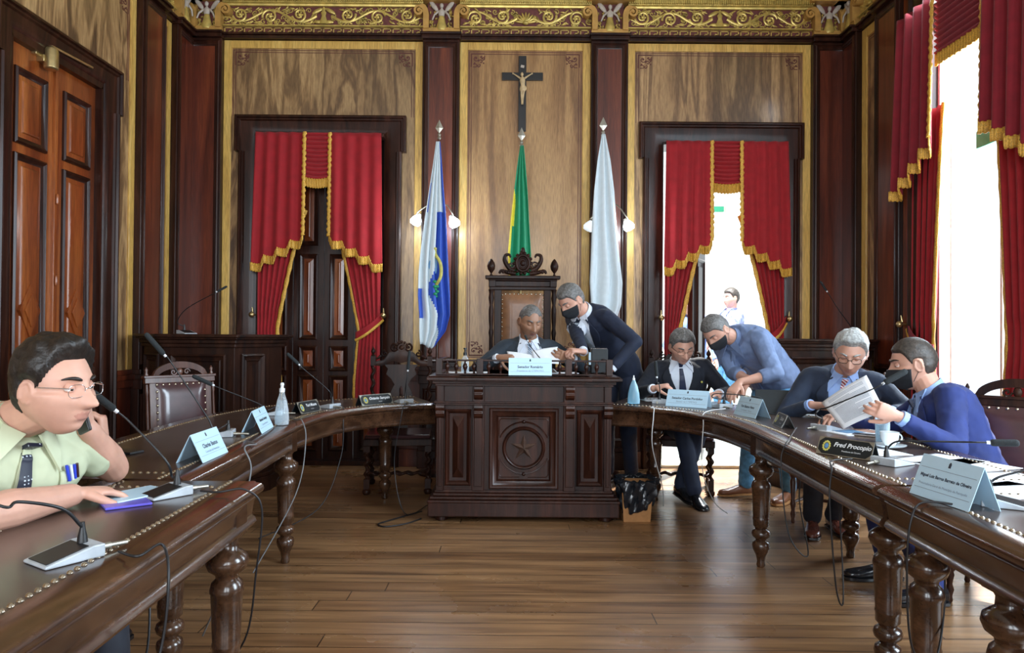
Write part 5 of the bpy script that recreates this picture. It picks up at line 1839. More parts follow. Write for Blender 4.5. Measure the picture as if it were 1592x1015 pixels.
def lerp_table(tab, v):
    if v <= tab[0][0]:
        return tab[0][1:]
    for (a, b) in zip(tab, tab[1:]):
        if v <= b[0]:
            t = (v - a[0]) / (b[0] - a[0])
            t = t * t * (3 - 2 * t) * 0.5 + t * 0.5
            return [p + (q - p) * t for p, q in zip(a[1:], b[1:])]
    return tab[-1][1:]


NOSE = [1.0]


def headpoint(th, ph, feat=1.0, fat=1.0):
    """th azimuth (0 = face, positive to the right side), ph elevation; x right, y forward, z up; metres"""
    d = V((math.sin(th) * math.cos(ph), math.cos(th) * math.cos(ph), math.sin(ph)))
    x, y, z = d.x * 0.077, d.y * 0.097, d.z * 0.118
    # squarer skull
    if z < 0:
        t = min(1, -z / 0.118)
        wide = 1 - 0.30 * t ** 1.7 + 0.06 * (1 - t)
        x *= wide * (1 + (fat - 1) * (0.6 + t))
        if y > 0:
            y *= 1 + 0.10 * t * (1 - t) * 2 - 0.04 * t
            y += 0.020 * t ** 1.2
        else:
            y *= 1 - 0.50 * t ** 1.1
            z *= 1 - 0.10 * t
    else:
        t = z / 0.118
        x *= 1 + 0.05 * t * (1 - t) * 4
        if y < 0:
            y *= 1 + 0.03 * (1 - t)
    if y > 0 and feat > 0:
        fr = sstep(0.15, 0.6, y / 0.097)
        # flatten the face plane a little
        y -= 0.004 * gs(x - 0.05, 0.02) * fr + 0.004 * gs(x + 0.05, 0.02) * fr
        f = 0.0
        for s in (-1, 1):
            f += -0.0125 * gs(x - s * 0.031, 0.017) * gs(z - 0.010, 0.014)      # socket
            f += 0.0045 * gs(x - s * 0.030, 0.022) * gs(z - 0.034, 0.009)       # brow
            f += 0.006 * gs(x - s * 0.044, 0.018) * gs(z + 0.022, 0.018)        # cheekbone
            f += 0.0065 * gs(x - s * 0.013, 0.0065) * gs(z + 0.034, 0.008)      # nostril wing
            f += -0.004 * gs(x - s * 0.027, 0.008) * gs(z + 0.052, 0.016)       # smile fold
        nz = sstep(0.032, -0.026, z) * sstep(-0.046, -0.036, z)
        f += 0.0215 * NOSE[0] * nz * gs(x, 0.0105 + 0.003 * nz)
        f += 0.006 * gs(x, 0.016) * gs(z + 0.030, 0.012)
        lipw = gs(x, 0.024)
        f += 0.0060 * lipw * gs(z + 0.0555, 0.0055) + 0.0065 * gs(x, 0.020) * gs(z + 0.0685, 0.006)
        f += -0.0045 * gs(x, 0.022) * gs(z + 0.0620, 0.0028)
        f += -0.004 * gs(x, 0.022) * gs(z + 0.080, 0.007)
        f += 0.008 * gs(x, 0.022) * gs(z + 0.100, 0.014)
        y += f * fr * feat
    return V((x, y, z))


def head_grid(b, Mh, fn, nu=72, nv=54):
    rings = []
    for j in range(nv + 1):
        ph = -PI / 2 + PI * j / nv
        ph = max(-PI / 2 + 0.02, min(PI / 2 - 0.02, ph))
        rings.append([fn(2 * PI * i / nu - PI, ph) for i in range(nu)])
    b.loft(rings, Mh)


def limb(b, pts, rads, M=None, seg=16, n=5):
    """smooth tapered tube with rounded ends through pts"""
    P = spline(pts, n)
    R = []
    m = len(pts) - 1
    for i in range(len(P)):
        k = i / n
        a = min(int(k), m - 1)
        f = k - a
        R.append(rads[a] * (1 - f) + rads[a + 1] * f)
    b.tube(P, R, seg=seg, M=M)
    b.ball(P[0], R[0] * 0.98, M, seg=seg, rows=8)
    b.ball(P[-1], R[-1] * 0.98, M, seg=seg, rows=8)


def ik(a, c, l1, l2, pole):
    a, c, pole = V(a), V(c), V(pole)
    d = c - a
    L = min(d.length, (l1 + l2) * 0.999)
    u = d.normalized()
    c = a + u * L
    k = (l1 * l1 - l2 * l2 + L * L) / (2 * L)
    h = math.sqrt(max(0, l1 * l1 - k * k))
    pv = pole - a
    pv = (pv - u * pv.dot(u)).normalized()
    return a + u * k + pv * h, c


def hand(b, wrist, d, n, side, curl=(0.5, 0.5, 0.5, 0.5), thumb=0.4, sc=1.0, spread=1.0):
    """d fingers' direction, n palm normal (the way the palm faces), side +1 right hand, -1 left"""
    d = V(d).normalized()
    n = V(n); n = (n - d * n.dot(d)).normalized()
    t = d.cross(n) * (-side)             # towards the thumb
    w = V(wrist)
    s = sc
    rings = []
    for k, rx, ry in ((-0.02, 0.027, 0.021), (0.005, 0.028, 0.020), (0.03, 0.036, 0.018), (0.06, 0.042, 0.0155), (0.085, 0.042, 0.0135), (0.096, 0.036, 0.010)):
        c = w + d * (k * s) - n * (0.002 * s)
        rings.append([c + t * (rx * s * math.cos(q * PI / 8)) + n * (ry * s * math.sin(q * PI / 8)) for q in range(16)])
    b.loft(rings)
    for i, (off, ln) in enumerate(((0.031, 0.074), (0.0105, 0.083), (-0.0105, 0.077), (-0.030, 0.060))):
        p = w + d * ((0.086 - 0.008 * abs(i - 1) * 0.8) * s) + t * (off * s)
        dr = (d + t * (off * 1.6 * spread)).normalized()
        ax = dr.cross(n).normalized()
        pts = [p - dr * 0.012 * s, p]
        c = curl[i]
        q = dr
        for seg_l, kk in ((0.46, 0.75), (0.30, 1.0), (0.24, 0.7)):
            q = Matrix.Rotation(c * kk, 3, ax) @ q
            if q.dot(n) < -0.2 and c > 0 and kk == 0.75:
                q = Matrix.Rotation(-2 * c * kk, 3, ax) @ q
            p = p + q * (ln * seg_l * s)
            pts.append(p)
        b.tube(spline(pts, 3), [r * s for r in [0.0092] * 4 + [0.0090] * 3 + [0.0085] * 3 + [0.0078] * 2 + [0.0070]][:len(spline(pts, 3))], seg=10)
        b.ball(pts[-1], 0.0075 * s, seg=10, rows=6)
    p0 = w + d * (0.022 * s) + t * (0.024 * s)
    q = (d * 0.62 + t * 0.72 + n * (0.25 + thumb * 0.5)).normalized()
    p1 = p0 + q * (0.038 * s)
    q2 = (q + n * thumb * 0.7 - t * thumb * 0.6 + d * 0.35).normalized()
    p2 = p1 + q2 * (0.032 * s)
    p3 = p2 + (q2 + d * 0.2).normalized() * (0.024 * s)
    P = spline([p0, p1, p2, p3], 3)
    b.tube(P, [s * (0.0150 - 0.0065 * i / (len(P) - 1)) for i in range(len(P))], seg=10)
    b.ball(p3, 0.0088 * s, seg=10, rows=6)


def remeshed(b, voxel, smooth_it=2):
    me = b.mesh('tmp')
    o = bpy.data.objects.new('tmp', me)
    COL.objects.link(o)
    rm = o.modifiers.new('r', 'REMESH'); rm.mode = 'VOXEL'; rm.voxel_size = voxel
    if smooth_it:
        sm = o.modifiers.new('s', 'SMOOTH'); sm.factor = 0.5; sm.iterations = smooth_it
    dg = bpy.context.evaluated_depsgraph_get()
    out = bpy.data.meshes.new_from_object(o.evaluated_get(dg))
    bpy.data.objects.remove(o)
    return out


def wrinkle(me, amp, scale, stretch=(1, 1, 1), seed=0.0, fold=None):
    nrm = [v.normal.copy() for v in me.vertices]
    out = []
    for v, vn in zip(me.vertices, nrm):
        p = v.co
        q = V((p.x * stretch[0], p.y * stretch[1], p.z * stretch[2])) * scale + V((seed, seed * 0.7, 0))
        k = noise.noise(q)
        k2 = noise.noise(q * 2.3 + V((5, 1, 2)))
        a = (1 - abs(k) * 2.2) * 0.6 + k2 * 0.4
        f = 1.0 if fold is None else 0.35 + fold(p)
        out += list(p + vn * (amp * a * f))
    me.vertices.foreach_set('co', out)
    me.update()


TORSO = [(0.0, .165, .100, .125), (0.12, .172, .118, .120), (0.30, .160, .122, .100), (0.50, .165, .120, .100), (0.68, .182, .125, .108), (0.80, .190, .118, .108),
         (0.88, .178, .098, .098), (0.93, .125, .078, .085), (0.97, .078, .064, .070), (1.0, .060, .056, .062)]


class Torso:
    def __init__(s, pelvis, neck, fwd, bow=0.0, girth=1.0, belly=0.0, twist=None, scale=1.0):
        s.p, s.n = V(pelvis), V(neck)
        s.f = V(fwd)
        up = (s.n - s.p).normalized()
        s.side = s.f.cross(up).normalized()          # person's right
        f0 = up.cross(s.side) * -1
        s.fw = (s.f - up * s.f.dot(up)).normalized()
        s.c = (s.p + s.n) / 2 - s.fw * bow
        s.g, s.b, s.k = girth, belly, scale

    def spine(s, v):
        c = s.p * (1 - v) ** 2 + s.c * (2 * v * (1 - v)) + s.n * v * v
        t = ((s.c - s.p) * (1 - v) + (s.n - s.c) * v).normalized()
        f = s.side.cross(t).normalized() * -1
        if f.dot(s.f) < 0:
            f = -f
        return c, t, f

    def pt(s, ang, v, off=0.0):
        """ang 0 = front centre, positive towards the person's right"""
        c, t, f = s.spine(v)
        a, bf, bb = [q * s.k for q in lerp_table(TORSO, v)]
        wgt = sstep(1.0, 0.8, v)
        a *= 1 + (s.g - 1) * wgt; bf *= 1 + (s.g - 1) * wgt; bb *= 1 + (s.g - 1) * wgt
        bf += s.b * gs(v - 0.33, 0.24)
        e = 0.80
        sn, cs = math.sin(ang), math.cos(ang)
        x = math.copysign(abs(sn) ** e, sn) * (a + off)
        y = math.copysign(abs(cs) ** e, cs) * ((bf if cs > 0 else bb) + off)
        return c + s.side * x + f * y

    def shoulder(s, sd):
        c, t, f = s.spine(0.855)
        return c + s.side * (sd * (0.172 * s.k + 0.10 * (s.g - 1)))

    def hip(s, sd):
        c, t, f = s.spine(0.0)
        return c + s.side * (sd * 0.09 * s.k)

    def on(s, ang, v, off, reach=0.07):
        """point at height off - base above the finished garment, found by a ray onto it"""
        q = s.pt(ang, v, off)
        bv = getattr(s, 'bvh', None)
        if bv is None:
            return q
        d = (s.pt(ang, v, off + 0.1) - q).normalized()
        hit = bv.ray_cast(q + d * reach, -d, 0.2)[0]
        return q if hit is None else hit + d * (off - s.base)

    def loft(s, b, off, v0=0.0, v1=1.0, n=26, seg=32):
        b.loft([[s.pt(2 * PI * j / seg, v0 + (v1 - v0) * i / n, off) for j in range(seg)] for i in range(n + 1)])

    def patch(s, b, fn, v0, v1, off, n=24, m=8, th=0.004):
        """fn(v) -> (angle a, angle b)"""
        def S(u, w):
            v = v0 + (v1 - v0) * w
            a, c = fn(v)
            ag, of = a + (c - a) * u, off(v) if callable(off) else off
            return s.on(ag, v, of)
        b.grid(S, m, n)


def person(sp):
    K = sp.get('k', 1.0)
    NOSE[0] = sp.get('nose', 1.0)
    _nk = V(sp['head']) + (V(sp['neck']) - V(sp['head'])).normalized() * sp.get('nl', 0.125) * sp.get('hk', 1.0)
    T_ = Torso(sp['pelvis'], _nk, sp['fwd'], sp.get('bow', 0.0), sp.get('girth', 1.0), sp.get('belly', 0.0), scale=K)
    vox = sp.get('voxel', 0.006)
    skin = sp['skin']
    # ---- skin: one continuous surface
    b = MB()
    T_.loft(b, -0.022, 0.02, 0.99)
    hc = V(sp['head'])
    hf = V(sp['face']).normalized()
    hu = V(sp.get('hup', (0, 0, 1)))
    hs_ = hf.cross(hu).normalized()
    hu = hs_.cross(hf).normalized()
    HS = sp.get('hk', 1.0)
    Mh = Matrix((hs_, hf, hu)).transposed().to_4x4()
    Mh.translation = hc
    Mh = Mh @ Matrix.Scale(HS, 4)
    fat = sp.get('fat', 1.0)
    head_grid(b, Mh, lambda th, ph: headpoint(th, ph, 1.08, fat))
    for s in (-1, 1):
        Me = Mh @ Matrix.Translation((s * 0.079, -0.004, -0.006)) @ Matrix.Rotation(s * 0.25, 4, 'Z') @ Matrix.Rotation(-0.12, 4, 'X')
        b.ball((0, 0, 0), (0.008, 0.018, 0.031), Me)
        b.tube([V((s * 0.006, 0.016 * math.cos(a), 0.029 * math.sin(a) + 0.002)) for a in [-1.2 + k * 0.42 for k in range(13)]], 0.0045, seg=6, M=Me)
    nb = T_.spine(0.97)[0]
    jaw = Mh @ V((0, -0.022, -0.055))
    limb(b, [nb - (jaw - nb) * 0.3, nb, jaw], [0.066 * K, 0.060 * K, 0.055 * HS])
    arms = {}
    for sd, key in ((1, 'R'), (-1, 'L')):
        if key not in sp['arms']:
            continue
        A = sp['arms'][key]
        sh = T_.shoulder(sd) + V(A.get('shrug', (0, 0, 0)))
        el, wr = ik(sh, A['wrist'], 0.295 * K, A.get('fore', 0.262) * K, A['pole'])
        if 'elbow' in A:
            el = V(A['elbow']); wr = V(A['wrist'])
        arms[key] = (sh, el, wr)
        f = A.get('thick', 1.0)
        limb(b, [sh, sh.lerp(el, 0.5), el], [0.046 * f, 0.043 * f, 0.036 * f])
        limb(b, [el, el.lerp(wr, 0.3), el.lerp(wr, 0.75), wr], [0.038 * f, 0.041 * f, 0.030 * f, 0.026 * f])
        hd = A.get('dir') or (wr - el)
        hand(b, wr + V(hd).normalized() * 0.012, hd, A['palm'], sd, A.get('curl', (0.5,) * 4), A.get('thumb', 0.4), A.get('hs', 1.0) * K, A.get('spread', 1.0))
    legs = {}
    for sd, key in ((1, 'R'), (-1, 'L')):
        if key not in sp.get('legs', {}):
            continue
        Lg = sp['legs'][key]
        hp = T_.hip(sd)
        kn, an = ik(hp, Lg['ankle'], 0.44 * K, 0.43 * K, Lg['pole'])
        legs[key] = (hp, kn, an, V(Lg.get('toe', (0, -1, 0))))
        limb(b, [hp, hp.lerp(kn, 0.5), kn], [0.072, 0.062, 0.050])
        limb(b, [kn, kn.lerp(an, 0.35), an], [0.048, 0.048, 0.034])
    me = remeshed(b, vox, 1)
    root = link('person', me, [skin, sp.get('lips', 'lips')], None, smooth=0)
    me.shade_smooth()
    Mi = Mh.inverted()
    for poly in me.polygons:
        c = Mi @ poly.center
        if c.y > 0.07 and abs(c.x) < 0.026 - abs(c.z + 0.062) * 1.1 and -0.0745 < c.z < -0.0525:
            poly.material_index = 1
    tag(root, sp['label'], 'person')
    # ---- face details
    for s in (-1, 1):
        e = V((s * 0.0315, 0.0735, 0.009))
        b = MB(); b.ball(e, (0.0125, 0.0125, 0.0125), Mh, seg=20, rows=14)
        eye = b.build('eye', 'eye_white', root, smooth=80)
        look = V(sp.get('gaze', (0, 1, -0.35))).normalized()
        b = MB(); b.ball(e + look * 0.0085, (0.0056, 0.0056, 0.0056), Mh, seg=14, rows=10)
        b.build('iris', 'iris_dark', eye, smooth=80)
        lid = sp.get('lid', 0.55)
        b = MB()
        def LD(u, w):
            a = -PI / 2 * 1.1 + PI * 1.1 * u
            p = PI / 2 - w * (PI / 2 - 0.0 + lid * 0.9 - 0.4)
            r = 0.0138
            return e + V((r * math.sin(a) * math.cos(p), r * math.cos(a) * math.cos(p), r * math.sin(p)))
        b.grid(LD, 14, 8, Mh)
        def LD2(u, w):
            a = -PI / 2 * 1.1 + PI * 1.1 * u
            p = -PI / 2 + w * (PI / 2 - 0.42)
            r = 0.0136
            return e + V((r * math.sin(a) * math.cos(p), r * math.cos(a) * math.cos(p), r * math.sin(p)))
        b.grid(LD2, 14, 6, Mh)
        b.build('eyelid', skin, eye, smooth=80, solid=0.001)
        b = MB()
        pts = []
        for k in range(8):
            t = k / 7
            x = s * (0.015 + 0.036 * t)
            z = 0.0295 + 0.006 * math.sin(t * PI * 0.9)
            ph = math.asin(min(0.99, z / 0.118)); th = math.asin(max(-0.99, min(0.99, x / (0.079 * math.cos(ph)))))
            pts.append(headpoint(th, ph) + V((0, 0.0025, 0)))
        b.tube(pts, [0.003, 0.0045, 0.005, 0.005, 0.0045, 0.0038, 0.0028, 0.0015], seg=8, M=Mh)
        b.build('eyebrow', sp['hair'], root, smooth=80)
    # ---- hair
    th_ = sp.get('hair_th', 0.012)
    hl = sp.get('hairline', 0.066)
    seed = sp.get('seed', 1.0)
    rec = sp.get('recede', 0.0)
    def HR(th, ph):
        p = headpoint(th, ph, 0.0, 1.0)
        ax = abs(p.x) / 0.078
        if p.y > 0:
            fy = p.y / 0.097
            line = -0.012 + (hl + 0.012 - rec * 0.03 * gs(ax - 0.55, 0.25)) * sstep(0.10, 0.62, fy) 
        else:
            line = -0.012 - sp.get('nape', 0.055) * sstep(0.0, -0.45, p.y / 0.097)
        mask = sstep(line - 0.006, line + 0.010, p.z) * (1 - gs(p.y + 0.004, 0.020) * sstep(0.034, 0.020, p.z))
        nz = noise.noise(V((p.x * 28 + seed, p.y * 28, p.z * 28))) * 0.5 + noise.noise(V((p.x * 90 + seed, p.y * 40, p.z * 60))) * 0.35
        topf = sstep(0.0, 0.09, p.z)
        q = sp.get('quiff', 0.0) * gs(p.z - 0.09, 0.045) * sstep(0.0, 0.07, p.y)
        part = sp.get('volume', 0.0) * topf * (1 + 0.5 * math.copysign(1, p.x) * sp.get('parting', 0))
        h = th_ * (0.65 + 0.5 * topf) + part + q + nz * sp.get('messy', 0.006)
        d = p.normalized()
        return p + d * (-0.010 + mask * (h + 0.010 if h > 0.001 else 0.011))
    b = MB(); head_grid(b, Mh, HR, 96, 72)
    b.build('hair', sp['hair'], root, smooth=80)
    # ---- mask
    if sp.get('mask'):
        def MK(u, w):
            a = -1.28 + 2.56 * u
            z = -0.006 - 0.022 * abs(math.sin(a)) ** 2 * 0.4 - w * (0.112 - 0.030 * abs(math.sin(a)) ** 1.5)
            ph = math.asin(max(-0.98, z / 0.118))
            p = headpoint(a, ph, 0.25, fat)
            tip = gs(a, 0.55) * (0.020 * gs(w - 0.35, 0.35) + 0.004)
            return p + V((0, 1, 0)) * tip + p.normalized() * 0.004 + V((0, 0, 0.0012 * math.sin(w * 22)))
        b = MB(); b.grid(MK, 30, 18, Mh)
        mk = b.build('face_mask', 'mask_black', root, smooth=80, solid=0.002)
        for s in (-1, 1):
            for z in (-0.025, -0.075):
                b = MB()
                b.tube([V((s * 0.066, 0.03, z)), V((s * 0.080, 0.008, z * 0.5)), V((s * 0.084, -0.012, 0.005 + z * 0.2))], 0.0014, seg=6, M=Mh)
                b.build('mask_strap', 'mask_black', mk, smooth=80)
    if sp.get('glasses'):
        b = MB()
        gz = 0.004
        for s in (-1, 1):
            pts = []
            for k in range(25):
                a = k * 2 * PI / 24
                xx = 0.0235 * math.copysign(abs(math.cos(a)) ** 0.7, math.cos(a)); zz = 0.0165 * math.copysign(abs(math.sin(a)) ** 0.7, math.sin(a))
                pts.append(V((s * 0.033 + xx, 0.103 - 0.006 * abs(s * 0.033 + xx) / 0.05, gz + zz)))
            b.tube(pts, sp.get('rim', 0.0011), seg=6, M=Mh)
            b.tube([V((s * 0.056, 0.098, gz + 0.008)), V((s * 0.072, 0.05, gz + 0.008)), V((s * 0.080, 0.0, gz + 0.006)), V((s * 0.078, -0.02, -0.006))], 0.0014, seg=6, M=Mh)
        b.tube([V((-0.010, 0.104, gz + 0.004)), V((0, 0.107, gz + 0.007)), V((0.010, 0.104, gz + 0.004))], 0.0014, seg=6, M=Mh)
        b.build('glasses', sp['glasses'], root, smooth=80)
    # ---- clothes
    C = sp['top']
    coat = C['mat']
    vc = sp.get('cloth_voxel', max(vox, 0.007))
    b = MB()
    T_.loft(b, C.get('off', 0.012), C.get('v0', 0.0), 0.955 if C['kind'] == 'jacket' else 0.955, n=30, seg=40)
    for key, (sh, el, wr) in arms.items():
        sd = 1 if key == 'R' else -1
        e = C.get('loose', 1.0)
        c0 = T_.spine(0.88)[0]
        inner = c0.lerp(sh, 0.62) + T_.spine(0.88)[1] * 0.012
        if C.get('short'):
            end = sh.lerp(el, C.get('short_to', 0.72))
            limb(b, [inner, sh, sh.lerp(el, 0.5), end], [0.058, 0.068 * e, 0.066 * e, 0.068 * e])
        else:
            fr = C.get('cuff', 0.90)
            limb(b, [inner, sh, sh.lerp(el, 0.5), el], [0.058, 0.069 * e, 0.060 * e, 0.053 * e])
            b.tube(spline([el, el.lerp(wr, 0.4), el.lerp(wr, fr)], 5), [e * (0.052 - 0.013 * i / 10) for i in range(11)], seg=16)
    me = remeshed(b, vc, 2)
    wrinkle(me, C.get('wr', 0.004), 13, (1, 1, 1), sp.get('seed', 1.0) * 3.1)
    nm = {'jacket': 'jacket', 'shirt': 'shirt'}[C['kind']]
    co = link(nm, me, coat, root, smooth=0)
    me.shade_smooth()
    off = C.get('off', 0.012)
    T_.bvh = BVHTree.FromPolygons([v.co for v in me.vertices], [q.vertices for q in me.polygons])
    T_.base = off
    if C['kind'] == 'jacket':
        vb = C.get('vee', 0.42)
        def vw(v):
            return 0.02 + 0.62 * sstep(vb, 0.97, v) * (0.55 + 0.45 * sstep(0.85, 1.0, v))
        b = MB(); T_.patch(b, lambda v: (-vw(v), vw(v)), vb, 0.985, off + 0.004, n=30, m=14)
        b.build('shirt_front', C['shirt'], root, smooth=80, solid=0.004)
        for s in (-1, 1):
            b = MB()
            def LP(v, s=s):
                a = vw(v) - 0.03
                wv = 0.34 * sstep(vb, 0.78, v) * (1 - 0.75 * sstep(0.80, 0.97, v)) + 0.03
                return (s * a, s * (a + wv))
            T_.patch(b, LP, vb, 0.975, off + 0.009, n=30, m=6)
            b.build('lapel', coat, co, smooth=60, solid=0.004)
        if C.get('pin'):
            b = MB(); b.ball(T_.on(-0.62, 0.72, off + 0.016), 0.009); b.build('lapel_pin', 'crest_gold', co, smooth=60)
        for key, (sh, el, wr) in arms.items():
            if C.get('shirt_cuff', True):
                b = MB()
                d = (wr - el).normalized()
                a = el.lerp(wr, C.get('cuff', 0.90)) - d * 0.01
                b.tube([a, a + d * 0.035], [0.036, 0.035], seg=18)
                b.build('shirt_cuff', C['shirt'], root, smooth=50)
    else:
        b = MB(); T_.patch(b, lambda v: (-0.045, 0.045), 0.05, 0.95, off + 0.005, n=30, m=3)
        b.build('placket', coat, co, smooth=60, solid=0.003)
        if C.get('pocket'):
            s = -1
            b = MB(); T_.patch(b, lambda v: (s * 0.36, s * 0.74), 0.72, 0.855, off + 0.006, n=8, m=8)
            b.build('breast_pocket', coat, co, smooth=60, solid=0.003)
            for q, (ag, mt) in enumerate(((0.50, 'pen_blue'), (0.56, 'shirt_white'), (0.62, 'pen_blue'), (0.68, 'leather_plum'))):
                b = MB()
                a0, a1 = T_.on(s * (ag - 0.04), 0.82, off + 0.012), T_.on(s * (ag - 0.07), 0.885, off + 0.018)
                b.tube([a0, a1], 0.0045, seg=8)
                tag(b.build('pen', mt, None, smooth=60), ['blue pen clipped nearest the tie in the sage shirt pocket', 'white pen between the blue pens in the sage shirt pocket',
                                                          'second blue pen further from the tie in the sage shirt pocket', 'dark plum pen at the outer side of the sage shirt pocket'][q], 'pen')
    # collar
    cm = C.get('shirt', coat)
    b = MB()
    rings = []
    cn, tn, fn_ = T_.spine(0.97)
    ups = (jaw - nb).normalized()
    for j in range(25):
        a = 0.20 + (2 * PI - 0.40) * j / 24
        def rp(rad, hh):
            return nb + T_.side * (math.sin(a) * rad) + fn_ * (math.cos(a) * rad * 0.98) + ups * hh
        rings.append([rp(0.074 * K, -0.028), rp(0.070 * K, 0.026 + 0.006 * math.cos(a - PI)), rp(0.064 * K, 0.026 + 0.006 * math.cos(a - PI)), rp(0.066 * K, -0.028)])
    b.loft(rings)
    for s in (-1, 1):
        p0 = nb + T_.side * (s * 0.018) + fn_ * (0.071 * K) + ups * 0.022
        p1 = nb + T_.side * (s * 0.066) + fn_ * (0.030 * K) + ups * 0.024
        p2 = T_.on(s * 0.50, 0.925, off + 0.014)
        p3 = T_.on(s * 0.32, 0.865, off + 0.016)
        vs = [p0, p1, p2, p3]
        nrm = (p1 - p0).cross(p3 - p0).normalized() * 0.0035
        b.add([q + nrm for q in vs] + [q - nrm for q in vs], [(0, 1, 2, 3), (7, 6, 5, 4), (0, 4, 5, 1), (1, 5, 6, 2), (2, 6, 7, 3), (3, 7, 4, 0)])
    b.build('collar', cm, root, smooth=50)
    if C.get('tie'):
        b = MB()
        vlo = C.get('tie_low', 0.40)
        kn = nb + fn_ * (0.080 * K) - ups * 0.002
        hit = T_.bvh.ray_cast(kn - ups * 0.012 + fn_ * 0.10, -fn_, 0.14)[0]
        if hit is not None and (hit - kn).dot(fn_) > -0.008:
            kn = kn + fn_ * ((hit - kn).dot(fn_) + 0.010)
        path = [(kn - ups * 0.010, 0.011), (kn - ups * 0.026, 0.013)]
        p_in = T_.on(0, 0.84, off + 0.015)
        for i in range(5):
            q = path[1][0].lerp(p_in, (i + 0.7) / 5.5)
            hit = T_.bvh.ray_cast(q + fn_ * 0.10, -fn_, 0.2)[0]
            if hit is not None and (hit - q).dot(fn_) > -0.012:
                q = hit + fn_ * 0.013
            path.append((q, 0.014 + 0.0008 * i))
        for i in range(16):
            v = 0.84 + (vlo - 0.84) * i / 15
            path.append((T_.on(0, v, off + 0.015), 0.018 + 0.025 * i / 15))
        cp = spline([q for q, _ in path], 3)
        rings = []
        for i, q in enumerate(cp):
            k = i / 3; a0 = min(int(k), len(path) - 2)
            w = path[a0][1] + (path[a0 + 1][1] - path[a0][1]) * (k - a0)
            rings.append([q - T_.side * w, q + fn_ * 0.004, q + T_.side * w, q - fn_ * 0.006])
        b.loft(rings)
        x_, y_, z_ = T_.side, fn_, ups
        Mk = Matrix((x_, y_, z_)).transposed().to_4x4(); Mk.translation = kn
        b.loft([[(-0.011, 0, -0.028), (0.011, 0, -0.028), (0.011, 0.012, -0.028), (-0.011, 0.012, -0.028)], [(-0.019, 0, 0.016), (0.019, 0, 0.016), (0.017, 0.014, 0.014), (-0.017, 0.014, 0.014)]], Mk)
        b.build('tie', C['tie'], root, smooth=60)
    if legs:
        G = sp['trousers']
        b = MB()
        T_.loft(b, 0.006, -0.0, 0.20, n=8, seg=30)
        for key, (hp, kn, an, toe) in legs.items():
            limb(b, [hp, hp.lerp(kn, 0.5), kn], [0.095, 0.080, 0.066])
            limb(b, [kn, kn.lerp(an, 0.5), an + (kn - an).normalized() * 0.02], [0.066, 0.060, 0.056])
        me = remeshed(b, 0.008, 2)
        wrinkle(me, 0.004, 12, seed=sp.get('seed', 1.0) * 1.7)
        link('trousers', me, G, root, smooth=0)
        me.shade_smooth()
        for key, (hp, kn, an, toe) in legs.items():
            toe = toe.normalized()
            sdv = toe.cross(V((0, 0, 1))).normalized()
            upv = V(sp['legs'][key].get('up', (0, 0, 1)))
            upv = (upv - toe * upv.dot(toe)).normalized()
            sdv = toe.cross(upv)
            heel = an - upv * 0.075 - toe * 0.055
            Ms = Matrix((sdv, toe, upv)).transposed().to_4x4(); Ms.translation = heel
            b = MB()
            rings = []
            for y, w, h, z0 in ((-0.01, 0.020, 0.05, 0.008), (0.0, 0.032, 0.075, 0.002), (0.06, 0.036, 0.085, 0.0), (0.11, 0.034, 0.072, 0.004), (0.17, 0.043, 0.055, 0.002), (0.22, 0.046, 0.045, 0.002),
                                (0.265, 0.036, 0.035, 0.006), (0.285, 0.016, 0.020, 0.010)):
                rings.append([(w * math.copysign(abs(math.cos(a)) ** 0.8, math.cos(a)), y, z0 + h / 2 + h / 2 * math.copysign(abs(math.sin(a)) ** 0.8, math.sin(a))) for a in [k * PI / 8 for k in range(16)]])
            b.loft(rings, Ms)
            b.tube([Ms @ V((0, 0.045, 0.06)), Ms @ V((0, 0.04, 0.12))], [0.043, 0.040], seg=16)
            sh = b.build('shoe', sp['shoes'], root, smooth=60)
            b = MB()
            rings = []
            for z, e in ((-0.004, 0.003), (0.010, 0.004)):
                rings.append([((w + e) * sx, y, z) for sx, seq in ((1, 1), (-1, -1)) for (y, w) in [(-0.012, 0.022), (0.0, 0.034), (0.06, 0.037), (0.11, 0.036), (0.17, 0.044), (0.22, 0.047), (0.265, 0.037), (0.29, 0.016)][::seq]])
            b.loft(rings, Ms)
            b.build('sole', sp.get('sole', 'shoe_black'), sh, smooth=40)
    return root, T_, arms, Mh


UPZ = V((0, 0, 1))
